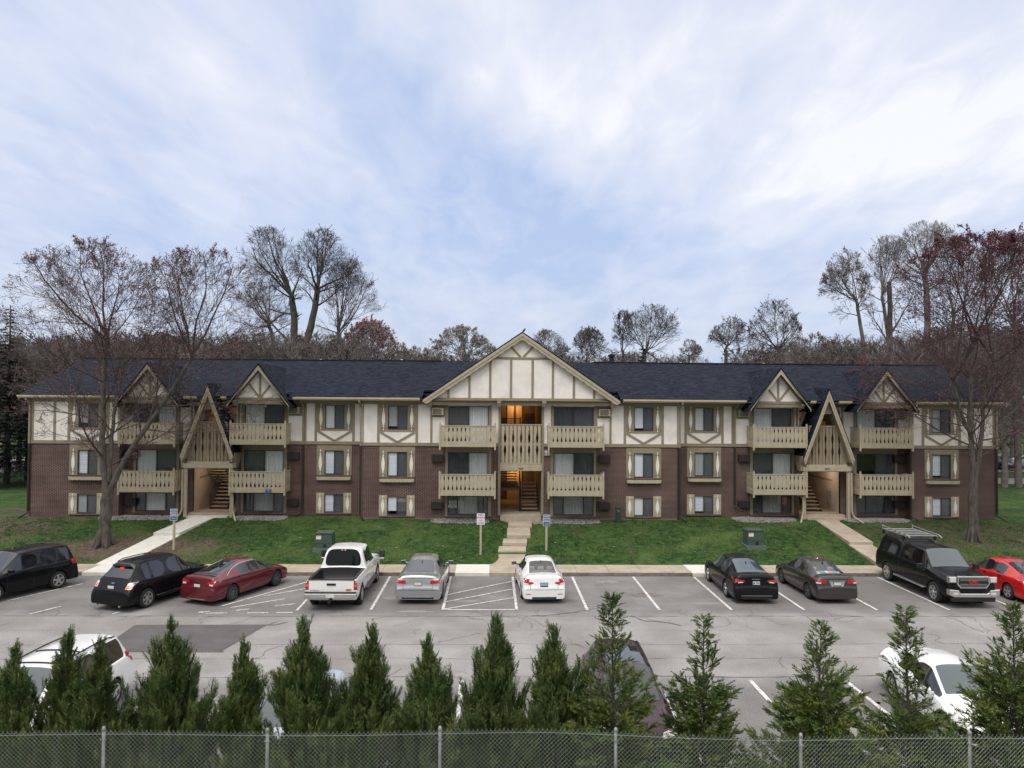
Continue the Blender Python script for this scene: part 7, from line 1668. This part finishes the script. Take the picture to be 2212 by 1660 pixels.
# cone on the grass far left
x = at_depth(27, 1187, 38.2); r0 = empty('traffic_cone', (x.x, 38.2, gz(0, 38.2))); r0.scale = (.75, .75, .75); tag(r0, 'small orange traffic cone beyond the roof of the leftmost vehicle', 'traffic cone')
OR = plain('cone_orange', (.62, .10, .03), .5); MB().lathe([(.14, .03), (.035, .50), (.0, .50)], 16).build('cone', OR, r0, smooth=True); MB().box(-.18, .18, -.18, .18, -.02, .03).build('base', OR, r0)
# bird on the gable
b = MB(); Z = 11.86+.08; xb = BX-.02; yb = 43.5
b.lathe([(.0, -.11), (.035, -.09), (.06, -.02), (.058, .04), (.035, .085), (.034, .11), (.03, .13), (0, .15)], 10, (0, 0, .14))
b.add([(-.03, -.01, .10), (.03, -.01, .10), (.05, -.02, -.08), (-.05, -.02, -.08), (0, .02, .02)], [(0, 1, 4), (1, 2, 4), (2, 3, 4), (3, 0, 4), (0, 3, 2, 1)]); b.add([(.02, 0, .265), (.02, .01, .25), (.02, -.01, .25), (.075, 0, .255)], [(0, 1, 3), (1, 2, 3), (2, 0, 3)])
o = b.build('bird', plain('bird_dark', (.03, .03, .032), .8), loc=(xb+.03, yb, Z-.03)); o.rotation_euler = (0, R(38), 0); tag(o, 'small dark bird perched on the peak of the middle gable', 'bird')
MB().tube([(-.015, 0, .04), (-.06, 0, -.02)], .006, 4).tube([(.02, 0, .03), (-.03, .02, -.03)], .006, 4).build('leg', plain('bird_leg', (.05, .04, .035), .8), o)
# blue cloth hanging from the lower left wing balcony
cl_ = MB(); cx_ = BX-14.87+.55; yy = 45-1.28-.05
n = 9
for s_, dx_, ln_ in ((0, 0, .32), (1, .2, .17)):
    vs = []
    for i in range(5):
        for j in range(n): vs.append((dx_-.06+.12*i/4+.02*math.sin(j*1.3+i), -.02*math.sin(i*2.1+j*.7)-.02, -ln_*j/(n-1)))
    k = n; cl_.add(vs, [(i*k+j, (i+1)*k+j, (i+1)*k+j+1, i*k+j+1) for i in range(4) for j in range(k-1)])
o = cl_.build('cloth', plain('blue_cloth', (.02, .16, .42), .7), loc=(cx_, yy, 2.96)); m_ = o.modifiers.new('t', 'SOLIDIFY'); m_.thickness = .01
tag(o, 'bright blue cloth hanging under the lower balcony left of the brown downspout', 'cloth')
# pots and goods on the lower right balcony
rp_ = random.Random(8)
for i, (dx_, c_, sz, lb) in enumerate(((-1.2, (.35, .06, .05), .17, 'red pot at the left end of the lower balcony right of the right entrance'), (-.95, (.2, .35, .12), .15, 'green pot second on the lower balcony right of the right entrance'), (-.3, (.45, .28, .2), .16, 'terracotta pot in the middle of the lower balcony right of the right entrance'), (.15, (.5, .5, .48), .15, 'pale grey pot on the lower balcony right of the right entrance'))):
    o = MB().lathe([(0, 0), (sz*.6, 0), (sz*.85, sz*1.5), (sz*.95, sz*1.5), (sz*.95, sz*1.8), (sz*.8, sz*1.8), (sz*.75, sz*1.5), (0, sz*1.5)], 14).build('plant_pot', plain('pot%d' % i, c_, .6), loc=(BX+21.05+dx_, 44.0, 2.925), smooth=False); tag(o, lb, 'pot')
# lawn litter: pale leaves and scraps
lt = MB(); rl = random.Random(44)
for i in range(150):
    x, y = rl.uniform(-28, 30), rl.uniform(37.3, 43.8)
    if not clear(x, y): continue
    s_ = rl.uniform(.02, .06); z = gsheet(x, y)+.05; a = rl.uniform(0, 6.3); lt.add([(x+math.cos(a+q)*s_*rl.uniform(.6, 1.2), y+math.sin(a+q)*s_, z+rl.uniform(-.01, .02)) for q in (0, 1.2, 2.6, 3.9, 5.1)], [(0, 1, 2, 3, 4)])
tag(lt.build('leaf_litter', plain('litter_pale', (.35, .33, .26), .8)), 'pale fallen petals and leaves scattered over the lawn', 'leaf litter', kind='stuff')
for o in list(bpy.data.objects):
    if o.type == 'MESH' and o.users_collection == (): bpy.data.objects.remove(o)
